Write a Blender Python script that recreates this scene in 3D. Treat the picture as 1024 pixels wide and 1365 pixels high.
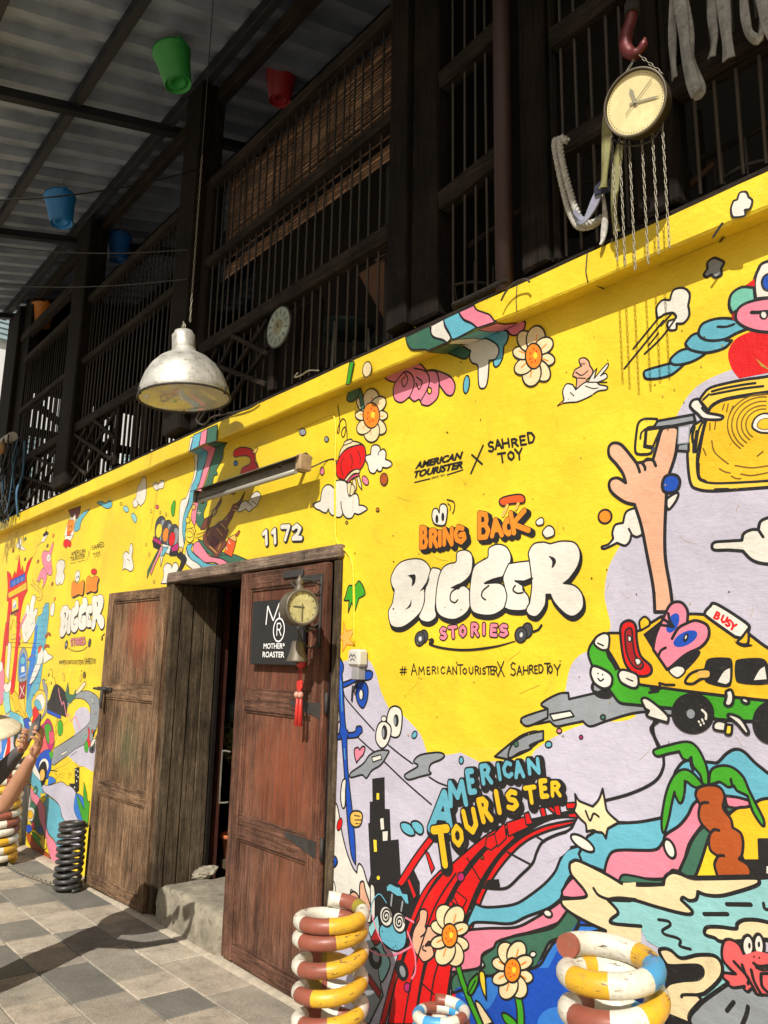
import bpy, bmesh, math, random
from mathutils import Vector, Matrix, noise
from mathutils.geometry import delaunay_2d_cdt
import numpy as np
R=math.radians
random.seed(7)
for o in list(bpy.data.objects): bpy.data.objects.remove(o)
scn=bpy.context.scene; COL=scn.collection
# ------------------------------------------------ camera, sky, sun, exposure
F=1023.4; CAM=Vector((0,-2.3,1.558))
_y,_p,_r=R(49.81),R(11.09),R(1.108)
FW=Vector((-math.sin(_y)*math.cos(_p),math.cos(_y)*math.cos(_p),math.sin(_p)))
RT=Vector((math.cos(_y),math.sin(_y),0)); UP=RT.cross(FW)
RT,UP=RT*math.cos(_r)+UP*math.sin(_r),-RT*math.sin(_r)+UP*math.cos(_r)
cd=bpy.data.cameras.new('camera'); cam=bpy.data.objects.new('camera',cd); COL.objects.link(cam)
cd.sensor_fit='VERTICAL'; cd.sensor_height=36; cd.lens=36*F/1365; cd.clip_start=.05; cd.clip_end=2000
m=Matrix((RT,UP,-FW)).transposed().to_4x4(); m.translation=CAM; cam.matrix_world=m
scn.camera=cam
SUNV=Vector((-.62,1,-.95)).normalized()
sd=bpy.data.lights.new('sun','SUN'); sun=bpy.data.objects.new('sun',sd); COL.objects.link(sun)
sd.energy=5.0; sd.angle=R(.5); sd.color=(1,.965,.90)
sun.rotation_euler=SUNV.to_track_quat('-Z','Y').to_euler()
W=bpy.data.worlds.new('World'); scn.world=W; W.use_nodes=True
nt=W.node_tree; bg=nt.nodes['Background']; sky=nt.nodes.new('ShaderNodeTexSky'); sky.sky_type='NISHITA'; sky.sun_disc=False
sky.sun_elevation=math.asin(-SUNV.z); sky.sun_rotation=math.atan2(-SUNV.x,-SUNV.y); sky.air_density=1.4; sky.dust_density=3
nt.links.new(sky.outputs[0],bg.inputs[0]); bg.inputs[1].default_value=.068
vs=scn.view_settings; vs.view_transform='Standard'; vs.look='None'; vs.gamma=1; vs.use_curve_mapping=False; vs.exposure=.14
scn.render.engine='CYCLES'
scn.cycles.max_bounces=8; scn.cycles.diffuse_bounces=4

# ------------------------------------------------ survey: where a sight line of the photograph meets a real plane
def ray(x,y): return RT*((x-512)/F)-UP*((y-682.5)/F)+FW
def atY(v,x,y):
    d=ray(x,y); return CAM+d*((v-CAM.y)/d.y)
def atX(v,x,y):
    d=ray(x,y); return CAM+d*((v-CAM.x)/d.x)
def gz(x,y): return .025*(x+3.45)-.03*y
# ------------------------------------------------ materials
def nd(t,k,**kw):
    n=t.nodes.new(k)
    for a,b in kw.items(): setattr(n,a,b)
    return n
def sl(r,g,b,k=1):
    return tuple((((c/255)/12.92 if c<10.3 else ((c/255+.055)/1.055)**2.4)*k) for c in (r,g,b))+(1,)
MATS={}
def newmat(name):
    m=bpy.data.materials.new(name); m.use_nodes=True; MATS[name]=m
    return m,m.node_tree,m.node_tree.nodes['Principled BSDF']
def coords(t,kind='pos',scale=(1,1,1)):
    if kind=='pos': s=nd(t,'ShaderNodeNewGeometry').outputs['Position']
    else: s=nd(t,'ShaderNodeTexCoord').outputs['Object']
    mp=nd(t,'ShaderNodeMapping'); mp.inputs['Scale'].default_value=scale
    t.links.new(s,mp.inputs[0]); return mp.outputs[0]
def nz(t,vec,scale,detail=4,rough=.6):
    n=nd(t,'ShaderNodeTexNoise'); n.inputs['Scale'].default_value=scale; n.inputs['Detail'].default_value=detail; n.inputs['Roughness'].default_value=rough
    t.links.new(vec,n.inputs['Vector']); return n.outputs[0]
def ramp(t,fac,stops):
    n=nd(t,'ShaderNodeValToRGB'); e=n.color_ramp.elements
    while len(e)<len(stops): e.new(.5)
    for q,(p,c) in zip(e,stops): q.position=p; q.color=c if len(c)==4 else tuple(c)+(1,)
    t.links.new(fac,n.inputs[0]); return n.outputs[0]
def mix(t,fac,a,b,mode='MIX'):
    n=nd(t,'ShaderNodeMix',data_type='RGBA',blend_type=mode)
    for s,v in ((n.inputs[0],fac),(n.inputs[6],a),(n.inputs[7],b)):
        if hasattr(v,'node'): t.links.new(v,s)
        else: s.default_value=v
    return n.outputs[2]
def math_(t,op,a,b=0):
    n=nd(t,'ShaderNodeMath',operation=op)
    for s,v in ((n.inputs[0],a),(n.inputs[1],b)):
        if hasattr(v,'node'): t.links.new(v,s)
        else: s.default_value=v
    return n.outputs[0]
def bump(t,b,h,strength=.3,dist=.01):
    n=nd(t,'ShaderNodeBump'); n.inputs['Strength'].default_value=strength; n.inputs['Distance'].default_value=dist
    t.links.new(h,n.inputs['Height']); t.links.new(n.outputs[0],b.inputs['Normal'])
def g3(v): return (v,v,v,1)
PAINTC=dict(yellow=(252,217,44),white=(238,232,218),lav=(205,199,214),sky=(104,184,204),pink=(243,138,160),dgreen=(62,112,88),
 green=(66,168,32),red=(232,16,18),blue=(18,80,188),mblue=(52,128,216),skin=(238,180,146),cream=(244,222,172),orange=(250,142,30),
 brown=(182,84,28),grey=(150,155,160),black=(30,28,29),lemon=(255,222,60),amber=(252,196,30),magenta=(190,30,110),aqua=(150,208,208),
 salmon=(240,100,100),maroon=(110,20,30),coral=(240,90,30),dred=(170,20,25),mint=(120,200,175),choc=(120,62,40),dgrey=(70,70,74),plum=(90,50,110),sand=(238,190,90),
 goldbg=(250,210,70),rose=(225,80,110),ochre=(120,95,20),khaki=(190,160,60))
def plaster_height(t):
    v=coords(t); a=nz(t,v,9,6,.62); v2=coords(t,'pos',(60,60,160)); b=nz(t,v2,1,3,.6)
    vr=nd(t,'ShaderNodeTexVoronoi'); vr.inputs['Scale'].default_value=14; t.links.new(coords(t,'pos',(1,1,2.2)),vr.inputs['Vector'])
    h=math_(t,'ADD',math_(t,'MULTIPLY',a,1.6),math_(t,'MULTIPLY',b,.28))
    return math_(t,'ADD',h,math_(t,'MULTIPLY',vr.outputs[0],.25))
def paint(c):
    k='paint_'+c
    if k in MATS: return MATS[k]
    m,t,b=newmat(k); col=sl(*PAINTC[c],k=.80)
    v=coords(t); n1=nz(t,v,2.2,5,.6); n2=nz(t,coords(t,'pos',(26,26,120)),1,4,.7)
    f=ramp(t,n1,[(.3,g3(.84)),(.62,g3(1.04))]); pt_=nz(t,coords(t,'pos',(.9,.9,1.3)),1.1,2,.4); f=mix(t,1.0,f,ramp(t,pt_,[(.47,g3(.93)),(.49,g3(1)),(.56,g3(1)),(.58,g3(.955))]),'MULTIPLY'); f2=ramp(t,n2,[(.3,g3(.90)),(.6,g3(1.02))])
    cc=mix(t,1.0,mix(t,1.0,col,f,'MULTIPLY'),f2,'MULTIPLY')
    if c not in('black',):
        n3=nz(t,coords(t,'pos',(1,1,.35)),7,7,.72); d=ramp(t,n3,[(.60,g3(0)),(.78,g3(.30))])
        cc=mix(t,d,cc,sl(120,98,60,.8))
    else:
        n3=nz(t,v,60,3,.7); d=ramp(t,n3,[(.62,g3(0)),(.75,g3(.25))]); cc=mix(t,d,cc,sl(120,110,90))
    t.links.new(cc,b.inputs['Base Color'])
    r=ramp(t,n1,[(.3,g3(.42)),(.7,g3(.62))]); t.links.new(r,b.inputs['Roughness'])
    bump(t,b,plaster_height(t),.36,.012)
    return m
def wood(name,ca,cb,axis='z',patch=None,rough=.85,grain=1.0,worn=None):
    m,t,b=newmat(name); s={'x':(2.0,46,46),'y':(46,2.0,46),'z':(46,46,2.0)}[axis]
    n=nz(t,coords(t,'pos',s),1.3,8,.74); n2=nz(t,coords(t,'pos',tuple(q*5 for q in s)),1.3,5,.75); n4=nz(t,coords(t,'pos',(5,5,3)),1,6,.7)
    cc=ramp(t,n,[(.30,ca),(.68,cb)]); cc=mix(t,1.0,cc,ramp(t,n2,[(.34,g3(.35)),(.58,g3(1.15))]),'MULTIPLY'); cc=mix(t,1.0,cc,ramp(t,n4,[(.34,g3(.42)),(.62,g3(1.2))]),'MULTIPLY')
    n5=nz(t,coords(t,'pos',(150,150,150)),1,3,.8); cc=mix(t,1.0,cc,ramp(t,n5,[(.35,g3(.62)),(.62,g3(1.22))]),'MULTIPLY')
    for p in (patch or []):
        (cx,cz,rx,rz,colr,amt)=p
        vv=coords(t,'pos',(1/rx,0,1/rz)); sb=nd(t,'ShaderNodeVectorMath',operation='SUBTRACT'); t.links.new(vv,sb.inputs[0]); sb.inputs[1].default_value=(cx/rx,0,cz/rz)
        ln=nd(t,'ShaderNodeVectorMath',operation='LENGTH'); t.links.new(sb.outputs[0],ln.inputs[0])
        e=math_(t,'ADD',ln.outputs['Value'],math_(t,'MULTIPLY',nz(t,coords(t,'pos',(70,70,3.0)),1.2,8,.8),4.2))
        mr=nd(t,'ShaderNodeMapRange'); t.links.new(e,mr.inputs[0]); mr.inputs[1].default_value=2.15; mr.inputs[2].default_value=3.2; mr.inputs[3].default_value=amt; mr.inputs[4].default_value=0
        cc=mix(t,mr.outputs[0],cc,colr)
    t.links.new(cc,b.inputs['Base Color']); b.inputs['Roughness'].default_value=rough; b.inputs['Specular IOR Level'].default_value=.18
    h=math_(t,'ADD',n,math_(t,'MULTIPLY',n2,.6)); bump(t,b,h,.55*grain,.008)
    return m
def plain(name,c,rough=.6,metal=0,nscale=6,var=.25,bs=.1,dirt=None,kind='obj'):
    m,t,b=newmat(name); v=coords(t,kind); n=nz(t,v,nscale,6,.65)
    cc=mix(t,1.0,c,ramp(t,n,[(.3,g3(1-var)),(.7,g3(1+var*.4))]),'MULTIPLY')
    if dirt:
        n3=nz(t,v,nscale*3.1,6,.7); cc=mix(t,ramp(t,n3,[(.52,g3(0)),(.66,g3(.85))]),cc,dirt)
    t.links.new(cc,b.inputs['Base Color']); b.inputs['Metallic'].default_value=metal
    t.links.new(ramp(t,n,[(.3,g3(max(0,rough-.12))),(.7,g3(min(1,rough+.12)))]),b.inputs['Roughness'])
    bump(t,b,nz(t,v,nscale*6,4,.6),bs,.004)
    return m
def flat(name,c,rough=.6): 
    m,t,b=newmat(name); b.inputs['Base Color'].default_value=c; b.inputs['Roughness'].default_value=rough; return m
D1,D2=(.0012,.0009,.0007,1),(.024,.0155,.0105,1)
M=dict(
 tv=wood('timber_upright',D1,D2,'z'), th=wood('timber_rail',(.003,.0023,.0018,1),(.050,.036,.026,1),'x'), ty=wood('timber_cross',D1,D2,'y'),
 bar=plain('iron_bar',(.052,.042,.036,1),.7,.2,30,.4,.2), pipe=plain('maroon_pipe',(.038,.017,.015,1),.6,.1,8),
 roof=plain('zinc_sheet',(.37,.43,.54,1),.5,.15,2.2,.4,.1,None,'pos'), beam=plain('dark_steel_beam',(.018,.018,.023,1),.6,.2,5,.4,.2),
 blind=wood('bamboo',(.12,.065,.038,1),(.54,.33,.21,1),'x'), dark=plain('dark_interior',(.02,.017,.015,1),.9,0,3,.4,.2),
 conc=plain('old_concrete',(.30,.26,.19,1),.92,0,8,.45,.6,(.13,.11,.07,1),'pos'), kerb=plain('kerb_concrete',(.42,.35,.26,1),.93,0,12,.3,.6,(.25,.22,.17,1),'pos'),
 zinc=plain('lamp_zinc',(.60,.58,.52,1),.48,.5,9,.3,.15,(.30,.27,.20,1)), chain=plain('steel_chain',(.30,.27,.21,1),.5,.5,40,.3,.1),
 blackp=plain('black_board',(.012,.012,.013,1),.42,0,5,.2,.03), whitep=flat('white_letter',(.8,.8,.78,1)), brass=plain('aged_brass',(.15,.125,.09,1),.55,.5,12,.4,.2),
 dial=plain('clock_dial',(.80,.69,.36,1),.42,0,7,.25,.02,(.66,.56,.28,1)), pdial=plain('plate_dial',(.30,.33,.27,1),.6,0,10,.3,.02),
 dialk=flat('dial_ink',(.10,.085,.05,1)), redp=plain('red_plastic',(.55,.03,.02,1),.4,0,10,.2,.05), rope=plain('grey_rope',(.50,.48,.43,1),.95,0,60,.4,.6),
 sling=plain('webbing_sling',(.33,.325,.31,1),.95,0,16,.45,.5,(.16,.15,.13,1)), strapg=plain('olive_strap',(.24,.225,.09,1),.9,0,14,.3,.3), cloth=plain('grey_cloth',(.25,.25,.32,1),.9,0,10,.3,.3),
 navy=plain('navy_cloth',(.02,.022,.045,1),.9,0,10,.3,.3), sdial=plain('station_dial',(.50,.45,.20,1),.5,0,14,.35,.02,(.33,.28,.12,1)), hook=plain('red_hook',(.12,.016,.016,1),.45,.2,9,.4,.2,(.06,.02,.015,1)),
 skin=plain('skin',(.44,.22,.13,1),.5,0,14,.15,.05), straw=plain('straw',(.78,.68,.47,1),.85,0,20,.2,.4), hair=plain('hair',(.012,.009,.008,1),.6,0,20), shirt=plain('black_shirt',(.015,.016,.02,1),.9,0,8), sleeve=plain('grey_sleeve',(.10,.09,.09,1),.9,0,14),
 phone=plain('phone_case',(.06,.065,.08,1),.3,.2,5), tube=flat('tube_glass',(.30,.28,.23,1),.3), fixt=plain('fixture_metal',(.16,.145,.11,1),.6,.4,10,.4,.2,(.10,.07,.04,1)),
 boxg=plain('pale_plastic',(.50,.48,.43,1),.5,0,10,.15,.1), cable=flat('yellow_cable',sl(225,180,40,.8)), bcable=flat('black_cable',(.02,.02,.02,1)),
 bblue=plain('blue_cable',(.05,.13,.22,1),.6,0,20), terra=plain('terracotta',(.50,.13,.04,1),.8,0,10), leafm=plain('leaf_green',(.07,.10,.03,1),.6,0,20), pale=plain('pale_render',(.72,.72,.70,1),.9,0,2,.1,.1,None,'pos'),
 louvre=plain('blue_louvre',(.35,.45,.48,1),.6,0,5), brownb=plain('brown_board',(.16,.075,.04,1),.8,0,4,.3,.1), teal=plain('teal_steel',(.05,.09,.10,1),.5,.3,10), red_post=wood('red_post',(.035,.010,.007,1),(.10,.03,.018,1),'z'),
 iron=plain('rusty_strap',(.05,.045,.04,1),.7,.3,20,.4,.4), gflo=wood('floor_board',D1,D2,'x'), ltr=flat('letter_black',(.02,.02,.02,1)))
DA,DB=(.028,.015,.008,1),(.36,.215,.120,1)
_t=M['blind'].node_tree; _b=_t.nodes['Principled BSDF']; _l=_b.inputs['Base Color'].links[0].from_socket; _o=nd(_t,'ShaderNodeObjectInfo'); _t.links.new(mix(_t,1.0,_l,ramp(_t,_o.outputs['Random'],[(0,g3(.35)),(1,g3(1.25))]),'MULTIPLY'),_b.inputs['Base Color'])
M['doorR']=wood('door_red_brown',(.020,.009,.006,1),(.26,.125,.078,1),'z',[(-3.45,1.7,.5,.5,(.13,.040,.022,1),.75),(-3.4,1.0,.42,.42,(.23,.062,.028,1),.85),(-3.35,.45,.36,.25,(.20,.065,.03,1),.6)])
M['doorRh']=wood('door_red_rail',(.022,.011,.007,1),(.22,.105,.066,1),'x')
M['doorL']=wood('door_grey_brown',DA,DB,'z',[(-5.3,1.75,.26,.32,(.33,.075,.032,1),.8),(-5.35,.95,.22,.22,(.09,.11,.05,1),.5)])
M['doorLh']=wood('door_grey_rail',DA,DB,'x')
M['jamb']=wood('jamb_plank',(.022,.016,.010,1),(.17,.12,.072,1),'z')
M['lintel']=wood('lintel_wood',(.09,.065,.05,1),(.33,.235,.17,1),'x')
def slabmat(name,c):
    m,t,b=newmat(name); v=coords(t); n=nz(t,v,160,3,.8); n2=nz(t,v,5,6,.65)
    cc=mix(t,1.0,c,ramp(t,n,[(.28,g3(.55)),(.5,g3(1)),(.72,g3(1.5))]),'MULTIPLY'); cc=mix(t,1.0,cc,ramp(t,n2,[(.3,g3(.72)),(.7,g3(1.12))]),'MULTIPLY')
    n3=nz(t,v,9,8,.78); cc=mix(t,ramp(t,n3,[(.50,g3(0)),(.70,g3(.65))]),cc,(.13,.11,.085,1))
    t.links.new(cc,b.inputs['Base Color']); b.inputs['Roughness'].default_value=.85; bump(t,b,n,.35,.004); return m
SL=[slabmat('slab_tan',(.41,.345,.26,1)),slabmat('slab_tan_light',(.46,.39,.295,1)),slabmat('slab_grey',(.215,.195,.16,1)),slabmat('slab_mid',(.31,.27,.21,1)),slabmat('slab_dark',(.165,.155,.13,1))]
def springmat(name,c):
    m,t,b=newmat(name); v=coords(t,'obj'); n=nz(t,coords(t,'obj',(16,16,95)),1.4,6,.75); n2=nz(t,v,9,4,.6); n3=nz(t,v,5,3,.5); n=math_(t,'ADD',math_(t,'MULTIPLY',n,.78),math_(t,'MULTIPLY',n3,.22))
    cc=mix(t,1.0,c,ramp(t,n2,[(.3,g3(.8)),(.7,g3(1.05))]),'MULTIPLY')
    cc=mix(t,ramp(t,n,[(.585,g3(0)),(.61,g3(1))]),cc,(.09,.055,.035,1)); cc=mix(t,ramp(t,nz(t,v,60,5,.7),[(.5,g3(0)),(.75,g3(.45))]),cc,(.20,.15,.10,1)); t.links.new(cc,b.inputs['Base Color'])
    b.inputs['Roughness'].default_value=.42; bump(t,b,n,.25,.003); return m
SP=dict(w=springmat('enamel_white',(.68,.64,.53,1)),r=springmat('enamel_brown_red',(.27,.075,.045,1)),y=springmat('enamel_yellow',(.66,.37,.02,1)),b=springmat('enamel_blue',(.05,.30,.58,1)),k=springmat('enamel_black',(.035,.035,.036,1)),o=springmat('enamel_olive',(.30,.24,.02,1)))
# ------------------------------------------------ mesh helpers
def link(name,me,mat=None,parent=None,loc=None):
    o=bpy.data.objects.new(name,me); COL.objects.link(o)
    if mat is not None and len(me.materials)==0:
        for q in (mat if isinstance(mat,(list,tuple)) else [mat]): me.materials.append(q)
    if parent: o.parent=parent
    if loc is not None: o.location=loc
    return o
def tag(o,label=None,cat=None,group=None,kind=None):
    for k,v in (('label',label),('category',cat),('group',group),('kind',kind)):
        if v: o[k]=v
    return o
def thing(name,label,cat,loc=(0,0,0),group=None,rz=0):
    o=bpy.data.objects.new(name,None); COL.objects.link(o); o.location=loc; o.rotation_euler=(0,0,rz); o.empty_display_size=.1
    return tag(o,label,cat,group)
class MB:
    def __init__(s): s.v=[]; s.f=[]; s.mi=[]; s.sm=[]
    def add(s,vs,fs,mi=0,sm=False):
        b=len(s.v); s.v+=[tuple(q) for q in vs]
        for f in fs: s.f.append([b+i for i in f]); s.mi.append(mi); s.sm.append(sm)
        return s
    def box(s,x0,x1,y0,y1,z0,z1,mi=0,b=.004,jit=0):
        # chamfered box: 24 vertices
        if x0>x1:x0,x1=x1,x0
        if y0>y1:y0,y1=y1,y0
        if z0>z1:z0,z1=z1,z0
        b=min(b,(x1-x0)*.3,(y1-y0)*.3,(z1-z0)*.3)
        bm=bmesh.new(); bmesh.ops.create_cube(bm,size=1)
        for v in bm.verts: v.co=Vector((x0+(v.co.x+.5)*(x1-x0),y0+(v.co.y+.5)*(y1-y0),z0+(v.co.z+.5)*(z1-z0)))
        if b>0: bmesh.ops.bevel(bm,geom=bm.edges[:],offset=b,segments=1,affect='EDGES')
        if jit:
            for v in bm.verts: v.co+=Vector([random.uniform(-jit,jit) for _ in range(3)])
        bm.verts.index_update(); s.add([v.co[:] for v in bm.verts],[[v.index for v in f.verts] for f in bm.faces],mi); bm.free(); return s
    def bar(s,p,q,w,h,mi=0,b=.003,up=Vector((0,0,1))):
        p=Vector(p);q=Vector(q); d=(q-p); L=d.length; d.normalize(); sx=d.cross(up)
        if sx.length<1e-4: sx=Vector((1,0,0))
        sx.normalize(); u=sx.cross(d)
        t=MB().box(0,L,-w/2,w/2,-h/2,h/2,b=b)
        s.add([p+d*a[0]+sx*a[1]+u*a[2] for a in t.v],t.f,mi); return s
    def tube(s,pts,r,n=8,mi=0,cap=True,mf=None,closed=False,flat=1.0):
        pts=[Vector(p) for p in pts]; N=len(pts); rs=r if isinstance(r,(list,tuple)) else [r]*N
        base=len(s.v); t0=(pts[1]-pts[0]).normalized(); nrm=t0.orthogonal().normalized(); prev=t0
        for i,p in enumerate(pts):
            if closed: t=(pts[(i+1)%N]-pts[i-1]).normalized()
            else: t=(pts[min(i+1,N-1)]-pts[max(i-1,0)]).normalized()
            q=prev.rotation_difference(t); nrm=q@nrm; nrm=(nrm-t*nrm.dot(t)).normalized(); prev=t; bn=t.cross(nrm)
            for k in range(n):
                a=2*math.pi*k/n; s.v.append(tuple(p+(nrm*math.cos(a)+bn*math.sin(a)*flat)*rs[i]))
        for i in range(N if closed else N-1):
            j=(i+1)%N
            for k in range(n):
                s.f.append([base+i*n+k,base+i*n+(k+1)%n,base+j*n+(k+1)%n,base+j*n+k]); s.mi.append(mf(i) if mf else mi); s.sm.append(True)
        if cap and not closed:
            s.f.append([base+k for k in range(n)][::-1]); s.mi.append(mf(0) if mf else mi); s.sm.append(False)
            s.f.append([base+(N-1)*n+k for k in range(n)]); s.mi.append(mf(N-2) if mf else mi); s.sm.append(False)
        return s
    def lathe(s,prof,n=40,mi=0,mat=None,mf=None):
        base=len(s.v); m_=mat or Matrix.Identity(4)
        for (r,z) in prof:
            for k in range(n):
                a=2*math.pi*k/n; s.v.append(tuple(m_@Vector((r*math.cos(a),r*math.sin(a),z))))
        for i in range(len(prof)-1):
            for k in range(n):
                s.f.append([base+i*n+k,base+i*n+(k+1)%n,base+(i+1)*n+(k+1)%n,base+(i+1)*n+k]); s.mi.append(mf(i) if mf else mi); s.sm.append(True)
        return s
    def build(s,name,mat,parent=None,loc=None,shade=None):
        me=bpy.data.meshes.new(name); me.from_pydata(s.v,[],s.f)
        for p,i,q in zip(me.polygons,s.mi,s.sm): p.material_index=i; p.use_smooth=q
        me.update(); return link(name,me,mat,parent,loc)
def off(vs,o): return [tuple(Vector(v)-Vector(o)) for v in vs]
def spline(P,n=6,closed=False):
    P=[Vector(p) for p in P]; out=[]; N=len(P)
    for i in range(N if closed else N-1):
        g=lambda k: P[k%N] if closed else P[max(0,min(N-1,k))]
        a,b,c,d=g(i-1),g(i),g(i+1),g(i+2)
        for k in range(n):
            t=k/n; out.append(.5*((2*b)+(c-a)*t+(2*a-5*b+4*c-d)*t*t+(3*b-a-3*c+d)*t**3))
    if not closed: out.append(P[-1])
    return out
# ================================================= THE SETTING
g=MB(); X0,X1,Y0,Y1=-60,40,-50,60
n=20
g.add([(X0,Y0,gz(X0,Y0)-.03),(X1,Y0,gz(X1,Y0)-.03),(X1,Y1,gz(X1,Y1)-.03),(X0,Y1,gz(X0,Y1)-.03)],[(0,1,2,3)])
ground=g.build('ground',M['kerb']); tag(ground,kind='structure')
far=MB().add([(-900,-900,-4),(900,-900,-4),(900,900,-4),(-900,900,-4)],[(0,1,2,3)]).build('outer_ground',M['kerb']); tag(far,kind='structure')
pav=thing('pavement',None,None); del_=[pav.pop(k,None) for k in('label','category')]; tag(pav,kind='structure')
slabs={}
def slab(x0,x1,y0,y1,mi):
    key=(round((x1-x0)/.13),mi)
    if key not in slabs:
        L=x1-x0; me=MB().box(-L/2+.0025,L/2-.0025,-.1275,.1275,-.03,0,b=.004).build('paving_slab',SL[mi],pav)
        slabs[key]=me.data; o=me
    else: o=link('paving_slab',slabs[key],None,pav)
    cx,cy=(x0+x1)/2,(y0+y1)/2; o.location=(cx,cy,gz(cx,cy)+random.uniform(-.001,.001))
    o.rotation_euler=(math.atan(-.03),-math.atan(.025),0)
rnd=random.Random(11)

rows=[(-.087,-.347,[(-5.9,4),(-5.321,0),(-4.914,3),(-4.629,2),(-4.361,1),(-4.075,0),(-3.545,3),(-3.02,0),(-2.76,2)]),
 (-.347,-.608,[(-6.1,2),(-5.60,0),(-5.321,1),(-4.903,2),(-4.493,3),(-3.955,1),(-3.693,4),(-3.412,0),(-2.9,4),(-2.62,0)]),
 (-.608,-.868,[(-5.75,0),(-5.279,2),(-4.903,1),(-4.651,3),(-4.324,4),(-3.82,3),(-3.41,0),(-3.15,4),(-2.9,0)]),
 (-.868,-1.128,[(-5.6,3),(-5.1,1),(-4.85,4),(-4.324,3),(-3.933,0),(-3.67,3),(-3.41,2),(-3.15,0)])]
for ya,yb,xs in rows:
    x=-9.6; prev=None
    # beyond the surveyed stretch the same running pattern goes on
    st=xs[0][0]; q=st
    while q>-9.8:
        L=rnd.choice([.26,.26,.52]); slab(q-L,q,yb,ya,rnd.choice([0,1,2,3,4,0])); q-=L
    for i,(xa,mi) in enumerate(xs):
        xb=xs[i+1][0] if i+1<len(xs) else xa+.52
        key=None
        L=xb-xa; o=MB().box(-L/2+.0025,L/2-.0025,(yb-ya)/2+.0025,-(yb-ya)/2-.0025,-.03,0,b=.004).build('paving_slab',SL[mi],pav)
        cx,cy=(xa+xb)/2,(ya+yb)/2; o.location=(cx,cy,gz(cx,cy)+rnd.uniform(-.0008,.0008)); o.rotation_euler=(math.atan(-.03),-math.atan(.025),0)
    q=xb
    while q<.6:
        L=rnd.choice([.26,.26,.52]); slab(q,q+L,yb,ya,rnd.choice([0,1,2,3,4,0])); q+=L
for r_ in range(4):
    ya=-1.128-.26*r_; yb=ya-.26; q=-7.5+rnd.random()*.3
    while q<-2.0:
        L=rnd.choice([.26,.52,.52]); slab(q,q+L,yb,ya,rnd.choice([0,1,2,3,4,0])); q+=L
# rough kerb strip along the foot of the wall
k=MB(); xs=[-14+.12*i for i in range(130)]
vs=[];fs=[]
for i,x in enumerate(xs):
    for j,y in enumerate((-.0930,-.0885,-.04,.0)):
        vs.append((x,y,gz(x,y)+(-.012 if j==0 else .004 if j==1 else .010+.006*noise.noise(Vector((x*3,y*9,0))))+(.004*j/3)))
    if i:
        for j in range(3): a=(i-1)*4+j; fs.append([a,a+4,a+5,a+1])
k.add(vs,fs,0,True); o=k.build('kerb_strip',M['kerb']); tag(o,kind='structure')

# ================================================= THE YELLOW WALL (painted masonry with a projecting string course)
wall=thing('yellow_wall','long sunlit yellow masonry wall covered in cartoon murals, with a projecting ledge','wall',(0,0,0))
ZI,ZB,ZT,PJ=2.93,2.913,3.035,.105
DX0,DX1,DZ=-4.90,-3.075,2.06
PY=paint('yellow')
w=MB()
def grid(x0,x1,z0,z1,nx,nz_):
    vs=[];fs=[]
    for i in range(nx+1):
        for j in range(nz_+1): vs.append((x0+(x1-x0)*i/nx,0,z0+(z1-z0)*j/nz_))
    for i in range(nx):
        for j in range(nz_): a=i*(nz_+1)+j; fs.append([a,a+nz_+1,a+nz_+2,a+1])
    return vs,fs
w.add(*grid(-14,DX0,-.6,ZI,2,2)); w.add(*grid(DX1,3,-.6,ZI,2,2)); w.add(*grid(DX0,DX1,DZ+.07,ZI,2,1))
w.add([(DX1,0,-.6),(DX1,.45,-.6),(DX1,.45,2.13),(DX1,0,2.13)],[(0,1,2,3)])
w.add([(-14,0,-.6),(-14,.45,-.6),(-14,.45,2.93),(-14,0,2.93)],[(0,1,2,3)]).add([(3,0,-.6),(3,.45,-.6),(3,.45,2.93),(3,0,2.93)],[(0,3,2,1)])
w.build('wall_face',PY,wall)
# ledge: slightly uneven arrises
l=MB(); vs=[];fs=[];N=220
for i in range(N+1):
    x=-14+17*i/N; e=lambda s: .004*noise.noise(Vector((x*2.3,s,0)))+.0018*noise.noise(Vector((x*13,s,3)))
    vs+=[(x,0,ZI+e(1)),(x,-PJ+.006,ZB+e(2)),(x,-PJ+e(3),ZB+.008+e(2)),(x,-PJ+e(3),ZT-.01+e(4)),(x,-PJ+.012,ZT+e(4)),(x,.06,ZT+.012),(x,.06,ZI)]
    if i:
        for j in range(6): a=(i-1)*7+j; fs.append([a,a+7,a+8,a+1])
l.add(vs,fs,0,False); l.build('ledge',PY,wall)
# hairline joints in the ledge, conduit chase
for (px,py,px2,py2) in ((782,341,785,372),):
    x=atY(-PJ,px,py).x; o=MB().tube([(x+.004,-PJ-.0015,ZT-.005),(x-.004,-PJ-.002,2.96),(x+.002,-PJ-.0015,ZB+.005),(x,-.002,ZI-.004)],.0022,5).build('crack',M['ltr'],wall)
x=atY(-PJ,690,395).x; MB().tube([(x,-PJ-.0015,ZT-.005),(x-.006,-PJ-.002,2.96),(x-.003,-PJ-.0015,ZB+.005)],.0020,5).build('crack',M['ltr'],wall)
pts=[atY(-.004,*p) for p in ((395,572),(420,561),(440,552),(446,556),(448,580),(447,620),(447,690),(449,722),(462,735),(470,752),(472,800),(472,860))]
MB().tube(spline(pts,4),.0065,6).build('painted_conduit',PY,wall)
pts=[atY(-.004,*p) for p in ((0,703),(80,668),(200,618),(300,574),(395,546),(440,523))]
MB().tube(spline(pts,4),.004,5).build('painted_cable',PY,wall)

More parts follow.
